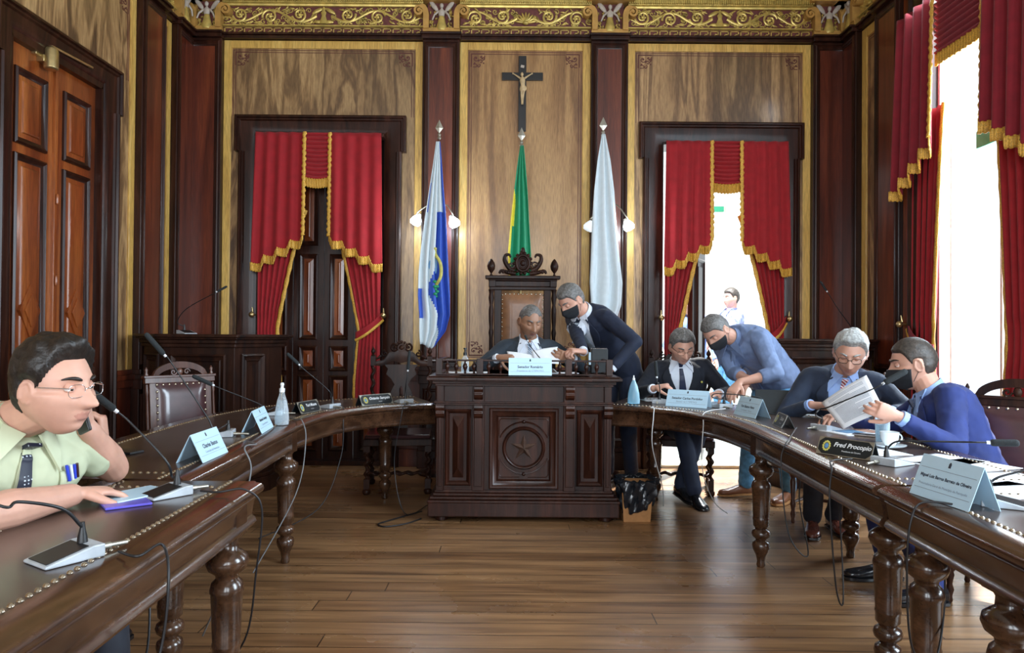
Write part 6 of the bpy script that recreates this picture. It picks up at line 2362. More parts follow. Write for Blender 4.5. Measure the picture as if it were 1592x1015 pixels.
# man on the phone, left foreground
P1 = person(dict(label='man with dark hair and glasses in a sage green shirt, talking on a phone', skin='skin_fair', hair='hair_dark', voxel=0.0042, cloth_voxel=0.006,
    nose=1.3, nl=0.136, pelvis=(-1.70, 2.08, 0.50), neck=(-1.40, 2.02, 0.99), fwd=(0.90, -0.43, 0), girth=1.22, belly=0.05, bow=0.03, head=W(84, 603, 1.97), face=(0.985, -0.20, -0.07), hup=(0.08, -0.05, 1), hk=1.06, fat=1.10,
    hair_th=0.012, hairline=0.082, volume=0.012, quiff=0.016, messy=0.020, parting=0.3, nape=0.06, lid=0.42, gaze=(0.1, 1, -0.2), glasses='chrome', rim=0.0009,
    arms={'R': dict(wrist=(-1.235, 2.03, 0.787), elbow=(-1.30, 1.77, 0.795), pole=(0, 0, 0), palm=(0, 0, -1), dir=(0.42, 0.72, -0.06), curl=(0.35, 0.38, 0.42, 0.45), thumb=0.2, thick=1.25, spread=1.2),
          'L': dict(wrist=W(136, 668, 2.17), elbow=(-1.30, 2.36, 0.80), pole=(0, 0, 0), palm=(-0.75, -0.35, 0.1), dir=(-0.06, -0.16, 1), curl=(0.55, 0.6, 0.65, 0.7), thumb=0.5, thick=1.25)},
    top=dict(kind='shirt', mat='shirt_sage', short=True, tie='tie_dotted', tie_low=0.20, pocket=True, short_to=0.5, loose=1.0, off=0.014, wr=0.005), seed=2.0,
    legs={'R': dict(ankle=(-1.22, 1.85, 0.09), pole=(-1.0, 1.7, 1.2), toe=(1, -0.2, 0)), 'L': dict(ankle=(-1.20, 2.18, 0.09), pole=(-1.0, 2.2, 1.2), toe=(1, 0.1, 0))}, trousers='trouser_dark', shoes='shoe_black'))
# hidden colleague behind him
person(dict(label='person in a dark suit mostly hidden behind the man on the phone', skin='skin_fair', hair='hair_dark', voxel=0.008, cloth_voxel=0.009,
    pelvis=(-2.02, 2.80, 0.50), neck=(-1.86, 2.76, 0.95), fwd=(1, -0.1, 0), head=(-1.745, 2.76, 1.04), face=(1, -0.15, -0.2),
    arms={'R': dict(wrist=(-1.72, 2.55, 0.80), pole=(-2.0, 2.2, 0.6), palm=(0, 0, -1)), 'L': dict(wrist=W(160, 690, 2.72), pole=(-1.9, 3.2, 0.5), palm=(-0.6, -0.2, 0), dir=(-0.05, 0.0, 1), curl=(1.1, 1.2, 1.2, 1.2), thumb=0.7)},
    top=dict(kind='jacket', mat='suit_midnight', shirt='shirt_white', tie='tie_navy'), seed=5.0,
    legs={'R': dict(ankle=(-1.75, 2.60, 0.09), pole=(-1.4, 2.6, 1.2), toe=(1, 0, 0)), 'L': dict(ankle=(-1.75, 2.90, 0.09), pole=(-1.4, 2.9, 1.2), toe=(1, 0, 0))}, trousers='suit_midnight', shoes='shoe_black'))
# chairman at the big desk
person(dict(label='man with close-cropped grey hair in a slate suit reading papers at the big desk', skin='skin_brown', lips='lips_brown', hair='hair_grey', voxel=0.0055,
    pelvis=(0.12, 5.92, 0.56), neck=(0.13, 5.70, 1.15), fwd=(0.05, -1, 0), head=W(824, 499, 5.60), face=(0.32, -0.90, -0.42), hk=1.10, bow=0.03, girth=1.05, hair_th=0.003, messy=0.001, hairline=0.082, recede=0.8, nape=0.05, lid=0.95,
    arms={'R': dict(wrist=W(775, 556, 5.42), pole=(-0.55, 5.9, 0.8), palm=(0.5, 0.2, -0.5), dir=(0.85, -0.5, -0.05), curl=(0.6, 0.65, 0.7, 0.7)),
          'L': dict(wrist=W(889, 556, 5.42), pole=(0.75, 5.9, 0.8), palm=(-0.6, 0.3, 0.3), dir=(-0.75, -0.5, 0.15), curl=(0.6, 0.65, 0.7, 0.7), thumb=0.5)},
    top=dict(kind='jacket', mat='suit_slate', shirt='shirt_white', tie='tie_striped_blue', vee=0.40), seed=3.0, k=1.06,
    legs={'R': dict(ankle=(-0.02, 5.68, 0.12), pole=(-0.1, 5.2, 1.0), toe=(0, -1, 0)), 'L': dict(ankle=(0.26, 5.68, 0.12), pole=(0.3, 5.2, 1.0), toe=(0, -1, 0))}, trousers='suit_slate', shoes='shoe_black'))
# masked man leaning in from the right
person(dict(label='standing man in a navy suit and black face mask, leaning over the big desk', skin='skin_fair', hair='hair_grey', voxel=0.0055,
    pelvis=(0.91, 6.02, 0.93), nl=0.115, neck=(0.60, 5.74, 1.40), fwd=(-0.75, -0.6, -0.15), head=W(889, 467, 5.65), face=(-0.62, -0.42, -0.62), hup=(-0.3, -0.2, 1), hk=1.10, bow=0.10, girth=1.0, mask=True, k=1.08, hair_th=0.009, messy=0.006, volume=0.006, lid=0.95,
    arms={'R': dict(wrist=W(908, 550, 5.35), pole=(0.35, 5.9, 1.1), palm=(0.2, 0.3, -0.8), dir=(-0.9, -0.4, 0.12), curl=(1.0, 1.1, 1.1, 1.1), thumb=0.6),
          'L': dict(wrist=W(950, 574, 5.42), pole=(1.25, 5.3, 1.15), palm=(0, 0, -1), dir=(-0.9, -0.3, 0.0), curl=(0.4, 0.4, 0.4, 0.4))},
    top=dict(kind='jacket', mat='suit_navy', shirt='shirt_white', tie='tie_silver', vee=0.30, v0=-0.12), seed=7.0,
    legs={'R': dict(ankle=(0.82, 6.12, 0.09), pole=(0.6, 5.2, 0.5), toe=(-0.5, -0.9, 0)), 'L': dict(ankle=(1.00, 5.98, 0.09), pole=(0.8, 5.2, 0.5), toe=(-0.3, -1, 0))}, trousers='suit_navy', shoes='shoe_black'))
# man writing, right of the desk
person(dict(label='seated man in a dark suit and navy tie with glasses, writing behind the senator nameplate', skin='skin_fair', hair='hair_grey', voxel=0.0055,
    pelvis=(1.40, 5.90, 0.50), neck=(1.34, 5.80, 1.035), fwd=(-0.12, -1, 0), head=W(1060, 539, 5.66), face=(0.10, -0.93, -0.50), hup=(-0.06, 0, 1), hk=1.12, girth=1.05, k=1.06, bow=0.02, hair_th=0.014, volume=0.008, hairline=0.072, messy=0.008, lid=0.9, glasses='iris_dark',
    arms={'R': dict(wrist=W(1016, 604, 5.36), pole=(0.8, 5.7, 0.6), palm=(0.3, 0, -0.8), dir=(0.85, -0.45, 0.25), curl=(0.8, 0.9, 1.0, 1.0), thumb=0.5),
          'L': dict(wrist=W(1117, 612, 5.32), pole=(1.95, 5.7, 0.6), palm=(0, 0, -1), dir=(-0.75, -0.6, -0.08), curl=(0.4, 0.45, 0.5, 0.5))},
    top=dict(kind='jacket', mat='suit_midnight', shirt='shirt_white', tie='tie_navy', vee=0.34, tie_low=0.34, pin=True), seed=9.0,
    legs={'R': dict(ankle=(1.36, 5.34, 0.085), pole=(1.15, 5.0, 1.4), toe=(0.10, -1, -0.1)), 'L': dict(ankle=(1.30, 5.52, 0.10), pole=(1.6, 5.0, 1.4), toe=(0.25, -1, -0.1))}, trousers='suit_navy', shoes='shoe_black'))
# man bending over in the blue shirt
person(dict(label='man in a blue shirt, jeans and black mask, bending over the curved table', skin='skin_fair', hair='hair_grey', voxel=0.0055,
    pelvis=(2.10, 5.72, 0.86), neck=(1.72, 5.50, 1.22), fwd=(-0.80, -0.50, -0.4), head=W(1114, 514, 5.42), face=(-0.52, -0.42, -0.78), hup=(-0.6, -0.3, 0.8), hk=1.12, bow=0.13, girth=1.10, k=1.05, mask=True, hair_th=0.008, messy=0.004, nape=0.05, lid=0.95,
    arms={'R': dict(wrist=W(1165, 590, 5.22), pole=(1.7, 5.9, 0.7), palm=(-0.1, 0.1, -1), dir=(-0.6, -0.45, -0.45), curl=(0.5, 0.5, 0.5, 0.5)),
          'L': dict(wrist=W(1150, 594, 5.14), pole=(2.05, 5.1, 0.9), palm=(-0.1, 0.1, -1), dir=(-0.55, -0.35, -0.55), curl=(0.4, 0.4, 0.45, 0.5), spread=1.5)},
    top=dict(kind='shirt', mat='shirt_denim', cuff=0.42, off=0.018, v0=-0.04, loose=1.1, wr=0.007), seed=11.0,
    legs={'R': dict(ankle=(1.84, 5.66, 0.085), pole=(1.5, 5.0, 0.6), toe=(-1, -0.25, 0)), 'L': dict(ankle=(2.10, 5.45, 0.085), pole=(1.8, 4.9, 0.6), toe=(-0.75, -0.7, 0))}, trousers='jeans', shoes='shoe_brown', sole='cardboard'))
# grey-haired man with striped tie
P6 = person(dict(label='grey-haired man in a blue-grey suit, red striped tie and dark-rimmed glasses', skin='skin_fair', hair='hair_silver', voxel=0.005,
    pelvis=(2.16, 4.82, 0.50), neck=(2.09, 4.56, 1.00), fwd=(-0.35, -0.93, 0), head=W(1322, 549, 4.42), face=(-0.42, -0.83, -0.46), hup=(0.08, 0.0, 1), hk=1.12, girth=1.08, k=1.05, bow=0.03, hair_th=0.012, volume=0.012, quiff=0.012, messy=0.013, hairline=0.078, lid=0.95, glasses='iris_dark', rim=0.0017,
    arms={'R': dict(wrist=W(1262, 629, 4.36), pole=(1.55, 4.9, 0.5), palm=(0.4, 0.2, 0.6), dir=(0.75, -0.60, -0.05), curl=(0.7, 0.8, 0.8, 0.8), thumb=0.5),
          'L': dict(wrist=W(1384, 640, 4.40), pole=(2.7, 4.6, 0.6), palm=(0, 0, -1), dir=(-0.75, -0.6, -0.1), curl=(0.5, 0.5, 0.5, 0.5))},
    top=dict(kind='jacket', mat='suit_steel', shirt='shirt_blue', tie='tie_striped_red', vee=0.32, tie_low=0.32), seed=13.0,
    legs={'R': dict(ankle=(1.93, 4.62, 0.085), pole=(1.7, 4.0, 1.2), toe=(-0.4, -1, 0)), 'L': dict(ankle=(2.09, 4.68, 0.085), pole=(2.1, 4.0, 1.2), toe=(-0.1, -1, 0))}, trousers='trouser_dark', shoes='shoe_burgundy'))
# man in the bright blue suit
P7 = person(dict(label='man in a bright blue suit and black mask, holding a document toward his neighbour', skin='skin_fair', hair='hair_brown', voxel=0.0045,
    pelvis=(2.26, 3.50, 0.50), neck=(2.10, 3.62, 0.985), fwd=(-0.93, 0.25, 0), head=W(1421, 566, 3.68), face=(-0.93, 0.30, -0.20), hk=1.08, girth=1.08, k=1.05, bow=0.06, hair_th=0.007, messy=0.003, volume=0.004, mask=True, lid=0.6, nape=0.05,
    arms={'R': dict(wrist=(1.80, 3.86, 0.83), pole=(2.1, 4.2, 0.5), palm=(0, 0, -1), dir=(-0.9, -0.1, -0.1)),
          'L': dict(wrist=W(1398, 648, 3.22), pole=(2.2, 3.0, 0.35), palm=(0.15, 0.95, 0.1), dir=(-0.85, 0.05, 0.30), curl=(0.5, 0.6, 0.7, 0.75), thumb=0.3, fore=0.27, hs=0.88)},
    top=dict(kind='jacket', mat='suit_blue', shirt='shirt_blue', tie='tie_navy', vee=0.36, tie_low=0.36, wr=0.006), seed=15.0,
    legs={'R': dict(ankle=(1.95, 3.72, 0.085), pole=(1.5, 3.7, 1.2), toe=(-1, 0, 0)), 'L': dict(ankle=(1.98, 3.38, 0.085), pole=(1.5, 3.3, 1.2), toe=(-1, 0, 0))}, trousers='suit_blue', shoes='shoe_black'))
# people out in the corridor
person(dict(label='man in a patterned blue and pink shirt standing in the bright corridor outside', skin='skin_fair', hair='hair_brown', voxel=0.008, cloth_voxel=0.01,
    pelvis=(2.72, 9.0, 0.93), neck=(2.74, 9.0, 1.47), fwd=(-0.95, -0.25, 0), head=W(1137, 464, 8.95), face=(-0.95, -0.30, -0.05), hk=1.0, hair_th=0.014, volume=0.006,
    arms={'R': dict(wrist=(2.40, 9.2, 0.95), pole=(2.9, 9.4, 0.9), palm=(0, -1, 0)), 'L': dict(wrist=(2.45, 8.75, 1.0), pole=(2.9, 8.6, 0.9), palm=(0, 1, 0))},
    top=dict(kind='shirt', mat='shirt_pattern', short=True), seed=17.0,
    legs={'R': dict(ankle=(2.7, 9.12, 0.085), pole=(2.2, 9.1, 0.5), toe=(-1, 0, 0)), 'L': dict(ankle=(2.75, 8.88, 0.085), pole=(2.2, 8.9, 0.5), toe=(-1, 0, 0))}, trousers='jeans', shoes='shoe_brown'))
person(dict(label='person in a pale blue shirt outside, glimpsed between curtain and open door leaf', skin='skin_fair', hair='hair_brown', voxel=0.008, cloth_voxel=0.01,
    pelvis=(2.10, 8.4, 0.93), neck=(2.08, 8.4, 1.45), fwd=(-0.6, -0.8, 0), head=(2.05, 8.36, 1.61), face=(-0.7, -0.7, -0.1),
    arms={'R': dict(wrist=(1.85, 8.3, 0.95), pole=(1.6, 8.7, 0.9), palm=(1, 0, 0)), 'L': dict(wrist=(2.30, 8.1, 0.95), pole=(2.7, 8.6, 0.9), palm=(-1, 0, 0))},
    top=dict(kind='shirt', mat='shirt_blue', short=False), seed=19.0,
    legs={'R': dict(ankle=(2.0, 8.4, 0.085), pole=(1.8, 7.9, 0.5), toe=(-0.6, -0.8, 0)), 'L': dict(ankle=(2.2, 8.4, 0.085), pole=(2.1, 7.9, 0.5), toe=(-0.3, -1, 0))}, trousers='trouser_dark', shoes='shoe_black'))
# ------------------------------------------------------------------ nameplates
def yaw_of(n):
    """rotation that turns local -Y (the face) towards plan direction n"""
    return math.atan2(n[0], -n[1])


def tent(label, mid, nrm, w, h, depth, mat, lines, z=ZT, black=False):
    """mid = centre of the front bottom edge on the table; nrm = plan direction the text faces"""
    n = V((nrm[0], nrm[1], 0)).normalized()
    r = thing('name_plate', label, 'name plate', (mid[0] - n.x * depth / 2, mid[1] - n.y * depth / 2, z + 0.0015), yaw_of(n))
    t = 0.0022 if not black else 0.004
    sl = math.atan2(depth / 2, h)
    L = math.hypot(depth / 2, h)
    for s, nm in ((-1, 'front_panel'), (1, 'back_panel')):
        M_ = Matrix.Translation((0, s * depth / 2, 0)) @ Matrix.Rotation(s * sl, 4, 'X')
        b = MB(); b.box((-w / 2, -t / 2, 0), (w / 2, t / 2, L), M_)
        o = b.build(nm, mat, r, smooth=0)
        if s == -1:
            Mt = Matrix.Translation((0, -depth / 2, 0)) @ Matrix.Rotation(-sl, 4, 'X') @ Matrix.Translation((0, -t / 2 - 0.0006, 0)) @ Matrix.Rotation(PI / 2, 4, 'X')
            for body, size, yy, mt, shear, bold in lines:
                lettering(body, size, Mt @ Matrix.Translation((0 if not black else 0.03, yy * L, 0)), mt, o, bold, shear)
            b = MB()
            if black:
                for a in range(12):
                    an = a * PI / 6
                    b.ball((-w * 0.34 + 0.014 * math.cos(an), -t / 2 - 0.0005, L * 0.5 + 0.019 * math.sin(an)), (0.005, 0.001, 0.005), M_, seg=8, rows=4)
                b.build('gold_wreath', 'crest_gold', o, smooth=60)
                b = MB(); b.ball((-w * 0.34, -t / 2 - 0.0005, L * 0.5), (0.009, 0.001, 0.012), M_, seg=10, rows=5)
                b.build('shield', 'crest_blue', o, smooth=60)
                b = MB()
                for q0, q1 in (((-w / 2, 0), (w / 2, 0.0035)), ((-w / 2, L - 0.0035), (w / 2, L)), ((-w / 2, 0), (-w / 2 + 0.0035, L)), ((w / 2 - 0.0035, 0), (w / 2, L))):
                    b.box((q0[0], -t / 2 - 0.0012, q0[1]), (q1[0], -t / 2, q1[1]), M_)
                for sx in (-1, 1):
                    for zc in (0.0, L):
                        sg = 1 if zc == 0 else -1
                        b.add([M_ @ V(p) for p in ((sx * w / 2, -t / 2 - 0.001, zc), (sx * (w / 2 - 0.028), -t / 2 - 0.001, zc), (sx * w / 2, -t / 2 - 0.001, zc + sg * 0.024))], [(0, 1, 2)])
                b.build('metal_border', 'aged_metal', o, smooth=0)
            else:
                b.box((-0.005, -t / 2 - 0.0008, L * 0.80), (0.005, -t / 2, L * 0.90), M_)
                b.ball((0, -t / 2 - 0.0006, L * 0.89), (0.0045, 0.0008, 0.006), M_, seg=8, rows=4)
                b.build('coat_of_arms', 'ink', o, smooth=0)
                b = MB()
                b.box((-w * 0.46, -t / 2 - 0.0005, L * 0.70), (w * 0.46, -t / 2, L * 0.71), M_)
                b.box((-w * 0.46, -t / 2 - 0.0005, L * 0.20), (w * 0.46, -t / 2, L * 0.21), M_)
                b.build('ruled_lines', 'ink_grey', o, smooth=0)
    return r


def white(label, a, c, w, h, lines, flip=1):
    """a, c photo pixels of the two ends of the front bottom edge"""
    A, C = T(*a), T(*c)
    e = (C - A); e.z = 0
    n = V((e.y, -e.x, 0)).normalized() * flip
    return tent(label, (A + C) / 2, n, w, h, 0.10, 'card_white', lines)


white('white folded nameplate nearest the man on the phone on the left curved table', (315, 721), (355, 703), 0.26, 0.105,
      [('Charles Bastos', 0.024, 0.50, 'ink', 0, 0.0006), ('Comissão de Prevenção', 0.014, 0.30, 'ink_grey', 0, 0)])
white('white folded nameplate beside the clear sanitizer bottle on the left curved table', (404, 677), (428, 662), 0.27, 0.11,
      [('Gabinete Domingos', 0.020, 0.52, 'ink', 0, 0.0006), ('Câmara de Petrópolis', 0.014, 0.32, 'ink_grey', 0, 0)])
white('wide white nameplate in front of the seated man in the dark suit', (1034, 631), (1099, 635.5), 0.30, 0.115,
      [('Senador Carlos Portinho', 0.022, 0.50, 'ink', 0, 0.0006), ('Relator da CTEPETRO', 0.016, 0.30, 'ink_grey', 0, 0)])
white('white folded nameplate before the black tablet at the right curved table', (1137, 643), (1178, 652), 0.26, 0.115,
      [('Yuri Bastos Neto', 0.022, 0.50, 'ink', 0, 0.0006), ('Coordenador Técnico', 0.014, 0.30, 'ink_grey', 0, 0)])
white('large white nameplate on the right foreground table', (1419, 768), (1500, 795), 0.255, 0.125,
      [('Miguel Luiz Barros Barreto de Oliveira', 0.0138, 0.52, 'ink', 0, 0.0005), ('Procuradoria-Geral do Município de Petrópolis', 0.0108, 0.32, 'ink_grey', 0, 0)])
tent('white nameplate on the front edge of the big carved desk', (0.125, 4.835), (0, -1), 0.29, 0.115, 0.07, 'card_white',
     [('Senador Romário', 0.024, 0.48, 'ink', 0, 0.0006), ('Presidente da CTEPETRO', 0.017, 0.26, 'ink_grey', 0, 0)], z=0.971)


def blackplate(label, a, c, w, name, sub):
    A, C = T(*a), T(*c)
    e = (C - A); e.z = 0
    n = V((e.y, -e.x, 0)).normalized()
    return tent(label, (A + C) / 2, n, w, 0.070, 0.07, 'card_black', [(name, 0.027, 0.62, 'ink_white', 0.25, 0.0007), (sub, 0.009, 0.30, 'ink_white', 0, 0)], black=True)


blackplate('black and silver nameplate beside the clear bottle on the left curved table', (466, 645), (501, 638), 0.24, 'Yuri Moura', 'Vereador')
blackplate('black nameplate before the empty carved chair near the big desk', (560, 632), (614, 627), 0.28, 'Octavio Sampaio', 'Vereador')
blackplate('small black nameplate at the grey-haired man, behind the white folded one', (1195, 657), (1222, 670), 0.19, 'Dudu', 'Vereador')
blackplate('black nameplate with a gold wreath on the right table, reading in white script', (1277, 706), (1345, 716), 0.235, 'Fred Procopio', 'Presidente da Câmara')


# ------------------------------------------------------------------ microphones
def mic(label, base, yaw, head0, head1, via=None, z=ZT, cable=None, jack=True, hr=0.0115, hl=None, show_head=True, bs=1.0):
    """base plan point; yaw of the unit (its high end towards +Y local); head0/head1 world points of the foam's two ends"""
    r = thing('microphone', label, 'microphone', (base[0], base[1], z + 0.001), yaw)
    Mi = (Matrix.Translation((base[0], base[1], z + 0.001)) @ Matrix.Rotation(yaw, 4, 'Z')).inverted()
    s = bs
    b = MB()
    w = 0.052 * s
    b.loft([[(-w, -0.075 * s, 0.0), (w, -0.075 * s, 0.0), (w, -0.075 * s, 0.006), (-w, -0.075 * s, 0.006)],
            [(-w, 0.03 * s, 0.0), (w, 0.03 * s, 0.0), (w, 0.03 * s, 0.030 * s), (-w, 0.03 * s, 0.030 * s)],
            [(-w, 0.055 * s, 0.0), (w, 0.055 * s, 0.0), (w, 0.055 * s, 0.030 * s), (-w, 0.055 * s, 0.030 * s)]])
    b.build('base_unit', 'grey_plastic', r, smooth=0, bevel=0.003)
    b = MB()
    b.loft([[(-w * 0.8, -0.068 * s, 0.0075), (w * 0.8, -0.068 * s, 0.0075), (w * 0.8, -0.068 * s, 0.0095), (-w * 0.8, -0.068 * s, 0.0095)],
            [(-w * 0.8, 0.022 * s, 0.028 * s), (w * 0.8, 0.022 * s, 0.028 * s), (w * 0.8, 0.022 * s, 0.030 * s), (-w * 0.8, 0.022 * s, 0.030 * s)]])
    b.build('control_panel', 'black_plastic', r, smooth=0)
    if jack:
        b = MB()
        b.tube([(w * 0.3, 0.055 * s, 0.012), (w * 0.3, 0.085 * s, 0.012)], 0.0075, seg=10)
        b.tube([(w * 0.3, 0.085 * s, 0.012), (w * 0.3, 0.125 * s, 0.010)], 0.0050, seg=10)
        b.build('plug', 'aged_metal', r, smooth=60)
    h0, h1 = Mi @ V(head0), Mi @ V(head1)
    st = V((0, 0.028 * s, 0.030 * s))
    b = MB(); b.lathe([(0.011, 0), (0.010, 0.012), (0.006, 0.03), (0.0045, 0.045)], Matrix.Translation(st), seg=12); b.build('swivel', 'black_plastic', r, smooth=60)
    d = (h0 - h1).normalized()
    pts = [st + V((0, 0, 0.03))]
    if via:
        pts += [Mi @ V(q) for q in via]
    else:
        pts += [st + V((0, 0, 0.07)) + (h0 - st) * 0.06]
    pts += [h0 + d * 0.05, h0]
    P = spline(pts, 8)
    b = MB(); b.tube(P, [0.0042 - 0.0014 * i / (len(P) - 1) for i in range(len(P))], seg=8); b.build('gooseneck', 'black_plastic', r, smooth=60)
    if show_head:
        b = MB(); b.tube([h0 + d * 0.012, h0], 0.0062, seg=12); b.build('light_ring', 'white_plastic', r, smooth=60)
        b = MB()
        L = (h1 - h0)
        ts = [(0.0, 0.6), (0.04, 0.95), (0.12, 1.0), (0.85, 1.0), (0.95, 0.9), (1.0, 0.5)]
        b.tube([h0 + L * t for t, _ in ts], [hr * k for _, k in ts], seg=16); b.build('foam_head', 'foam_black', r, smooth=50)
    if cable:
        mt, pts = cable
        b = MB(); b.tube(spline([Mi @ V(q) for q in pts], 8), 0.0032, seg=8); b.build('cable', mt, r, smooth=60)
    return r


LIN, RIN = math.radians(-60), math.radians(60)
# left foreground unit, gooseneck leaving the frame
B = T(108, 868)
mic('microphone unit in the left foreground, its black gooseneck bending out of the picture', (B.x, B.y), yaw_of((-0.55, -0.85)) , W(-30, 775, 1.45), W(-120, 745, 1.42), via=[W(124, 815, 1.60), W(95, 790, 1.56), W(30, 780, 1.50)],
    cable=('cable_black', [T(185, 864) + V((0, 0, 0.01)), T(215, 873) + V((0, 0, .012)), V((-0.800, 1.66, 0.760)), V((-0.765, 1.62, 0.70)), V((-0.77, 1.60, 0.55)), V((-0.80, 1.55, 0.40)), V((-0.86, 1.6, 0.30)), V((-0.95, 1.9, 0.42)), V((-1.0, 2.0, 0.60))]), bs=0.95)
B = T(262, 770)
mic('microphone in front of the man on the phone, foam head rising toward his chin', (B.x, B.y), yaw_of((-0.6, -0.8)), W(178, 637, 2.24), W(142, 609, 2.20), via=[W(268, 742, 2.30), W(262, 722, 2.28), W(240, 695, 2.27)],
    cable=('cable_black', [T(312, 768) + V((0, 0, .01)), T(340, 771) + V((0, 0, .012)), V((-0.818, 2.22, 0.765)), V((-0.775, 2.25, 0.70)), V((-0.80, 2.28, 0.50)), V((-0.86, 2.35, 0.25)), V((-1.0, 2.4, 0.10)), V((-1.2, 2.35, 0.03))]), bs=0.95)
B = T(345, 678)
mic('tall slanting microphone behind the nearest white nameplate on the left table', (B.x, B.y), yaw_of((-1, -0.2)), W(255, 551, 3.20), W(226, 518, 3.15), via=[W(333, 668, 3.28), W(322, 648, 3.26)],
    cable=('cable_grey', [T(385, 690) + V((0, 0, .01)), T(398, 694) + V((0, 0, .01)), V((XC - 1.185, 3.02, 0.765)), V((XC - 1.15, 3.0, 0.68)), V((XC - 1.17, 2.95, 0.5)), V((XC - 1.2, 2.85, 0.25)), V((XC - 1.3, 2.9, 0.03))]))
B = T(426, 645)
mic('microphone leaning left behind the nameplate next to the clear bottle', (B.x, B.y), yaw_of((-1, -0.2)), W(330, 598, 4.05), W(299, 584, 4.0), via=[W(414, 638, 4.20), W(403, 628, 4.18)],
    cable=('cable_grey', [T(445, 650) + V((0, 0, .01)), T(460, 655) + V((0, 0, .01)), V((XC - 1.215, 3.95, 0.765)), V((XC - 1.18, 3.9, 0.66)), V((XC - 1.2, 3.8, 0.4)), V((XC - 1.35, 3.6, 0.05))]))
B = T(512, 634)
mic('microphone between the two black nameplates on the left curved table', (B.x, B.y), yaw_of((-0.85, 0.5)), W(464, 566, 4.85), W(446, 549, 4.8), via=[W(514, 618, 4.92), W(510, 606, 4.91)],
    cable=('cable_black', [T(527, 633) + V((0, 0, .012)), V((-1.10, 4.72, 0.765)), V((-1.08, 4.64, 0.70)), V((-1.09, 4.62, 0.45)), V((-1.2, 4.5, 0.15)), V((-1.5, 4.3, 0.02))]))
B = T(628, 626)
mic('microphone standing before the empty carved chair left of the big desk', (B.x, B.y), yaw_of((-0.5, 0.85)), W(634, 575, 5.35), W(637, 545, 5.38), via=[W(630, 612, 5.35), W(631, 598, 5.34)],
    cable=('cable_black', [T(632, 633) + V((0, 0, .012)), V((-0.74, 4.96, 0.755)), V((-0.75, 4.92, 0.68)), V((-0.80, 4.95, 0.35)), V((-0.72, 4.9, 0.03)), V((-0.6, 5.2, 0.012))]))
p = W(283, 514, 5.55)
mic('thin microphone on top of the left lectern', (p.x, 5.62), 0.9, W(338, 453, 5.50), W(353, 445, 5.50), via=[W(276, 500, 5.6), W(290, 480, 5.56)], z=1.2285, jack=False, hr=0.009)
p = W(1324, 512, 6.15)
mic('thin microphone on top of the right lectern', (p.x, 6.15), -0.9, W(1285, 452, 6.10), W(1275, 437, 6.10), via=[W(1321, 505, 6.15), W(1305, 483, 6.13)], z=1.2285, jack=False, hr=0.009)
mic('microphone on the big desk in front of the seated chairman', (0.26, 5.12), 0.2, W(820, 529, 5.26), W(816, 521, 5.28), via=[V((0.24, 5.14, 1.03)), V((0.20, 5.17, 1.08))], z=0.971, jack=False, hr=0.008)
B = T(1025, 627)
mic('short microphone at the left hand side of the writing man, on a white unit', (B.x, B.y), yaw_of((0.2, 1)), W(1021, 585, 4.98), W(1019, 561, 4.98), via=[W(1026, 606, 5.0), W(1024, 595, 5.0)],
    cable=('cable_white', [T(1012, 636) + V((0, 0, .012)), V((0.965, 4.88, 0.757)), V((0.95, 4.82, 0.70)), V((0.95, 4.85, 0.50)), V((1.05, 5.0, 0.2)), V((1.1, 5.2, 0.02))]))
B = T(1122, 634)
mic('microphone lying low between two white nameplates on the right curved table', (B.x, B.y), yaw_of((-0.3, 1)), W(1168, 617, 4.75), W(1184, 620, 4.70), via=[W(1108, 618, 4.85), W(1112, 612, 4.85), W(1140, 613, 4.8)],
    cable=('cable_white', [T(1128, 638) + V((0, 0, .012)), V((1.24, 4.62, 0.757)), V((1.22, 4.58, 0.68)), V((1.22, 4.6, 0.4)), V((1.35, 4.8, 0.15)), V((1.5, 5.0, 0.02))]))
B = T(1283, 668)
mic('microphone crossing the held document, foam head near the blue suit mask', (B.x, B.y), yaw_of((0.9, 0.5)), W(1375, 595, 3.22), W(1410, 576, 3.20), via=[W(1268, 645, 3.45), W(1275, 636, 3.42), W(1290, 632, 3.38)],
    cable=('cable_black', [T(1238, 668) + V((0, 0, .012)), V((1.33, 3.45, 0.760)), V((1.275, 3.36, 0.74)), V((1.25, 3.34, 0.65)), V((1.27, 3.3, 0.35)), V((1.36, 3.3, 0.25)), V((1.40, 3.5, 0.45)), V((1.45, 3.6, 0.60))]), hr=0.014)
B = T(1385, 722)
mic('microphone with a long horizontal neck pointing right, beside the wreath nameplate', (B.x, B.y), yaw_of((0.9, 0.5)), W(1540, 688, 2.62), W(1585, 689, 2.58), via=[W(1376, 702, 2.86), W(1392, 687, 2.84), W(1430, 686, 2.78), W(1490, 687, 2.70)],
    cable=('cable_black', [T(1325, 718) + V((0, 0, .012)), V((1.27, 2.86, 0.757)), V((1.235, 2.78, 0.735)), V((1.215, 2.75, 0.62)), V((1.24, 2.75, 0.30)), V((1.29, 2.8, 0.22)), V((1.33, 2.9, 0.4)), V((1.36, 3.0, 0.60))]), hr=0.013)
B = T(1556, 786)
mic('microphone unit behind the large white nameplate, gooseneck leaving the frame at right', (B.x, B.y), yaw_of((0.9, -0.5)), W(1650, 715, 2.15), W(1720, 705, 2.12), via=[W(1534, 755, 2.22), W(1552, 742, 2.20), W(1592, 731, 2.18)],
    cable=('cable_black', [V((1.32, 2.12, 0.757)), V((1.24, 2.16, 0.757)), V((1.19, 2.14, 0.72)), V((1.175, 2.14, 0.58)), V((1.20, 2.16, 0.33)), V((1.29, 2.2, 0.26)), V((1.37, 2.28, 0.40)), V((1.38, 2.3, 0.60))]), bs=0.95)


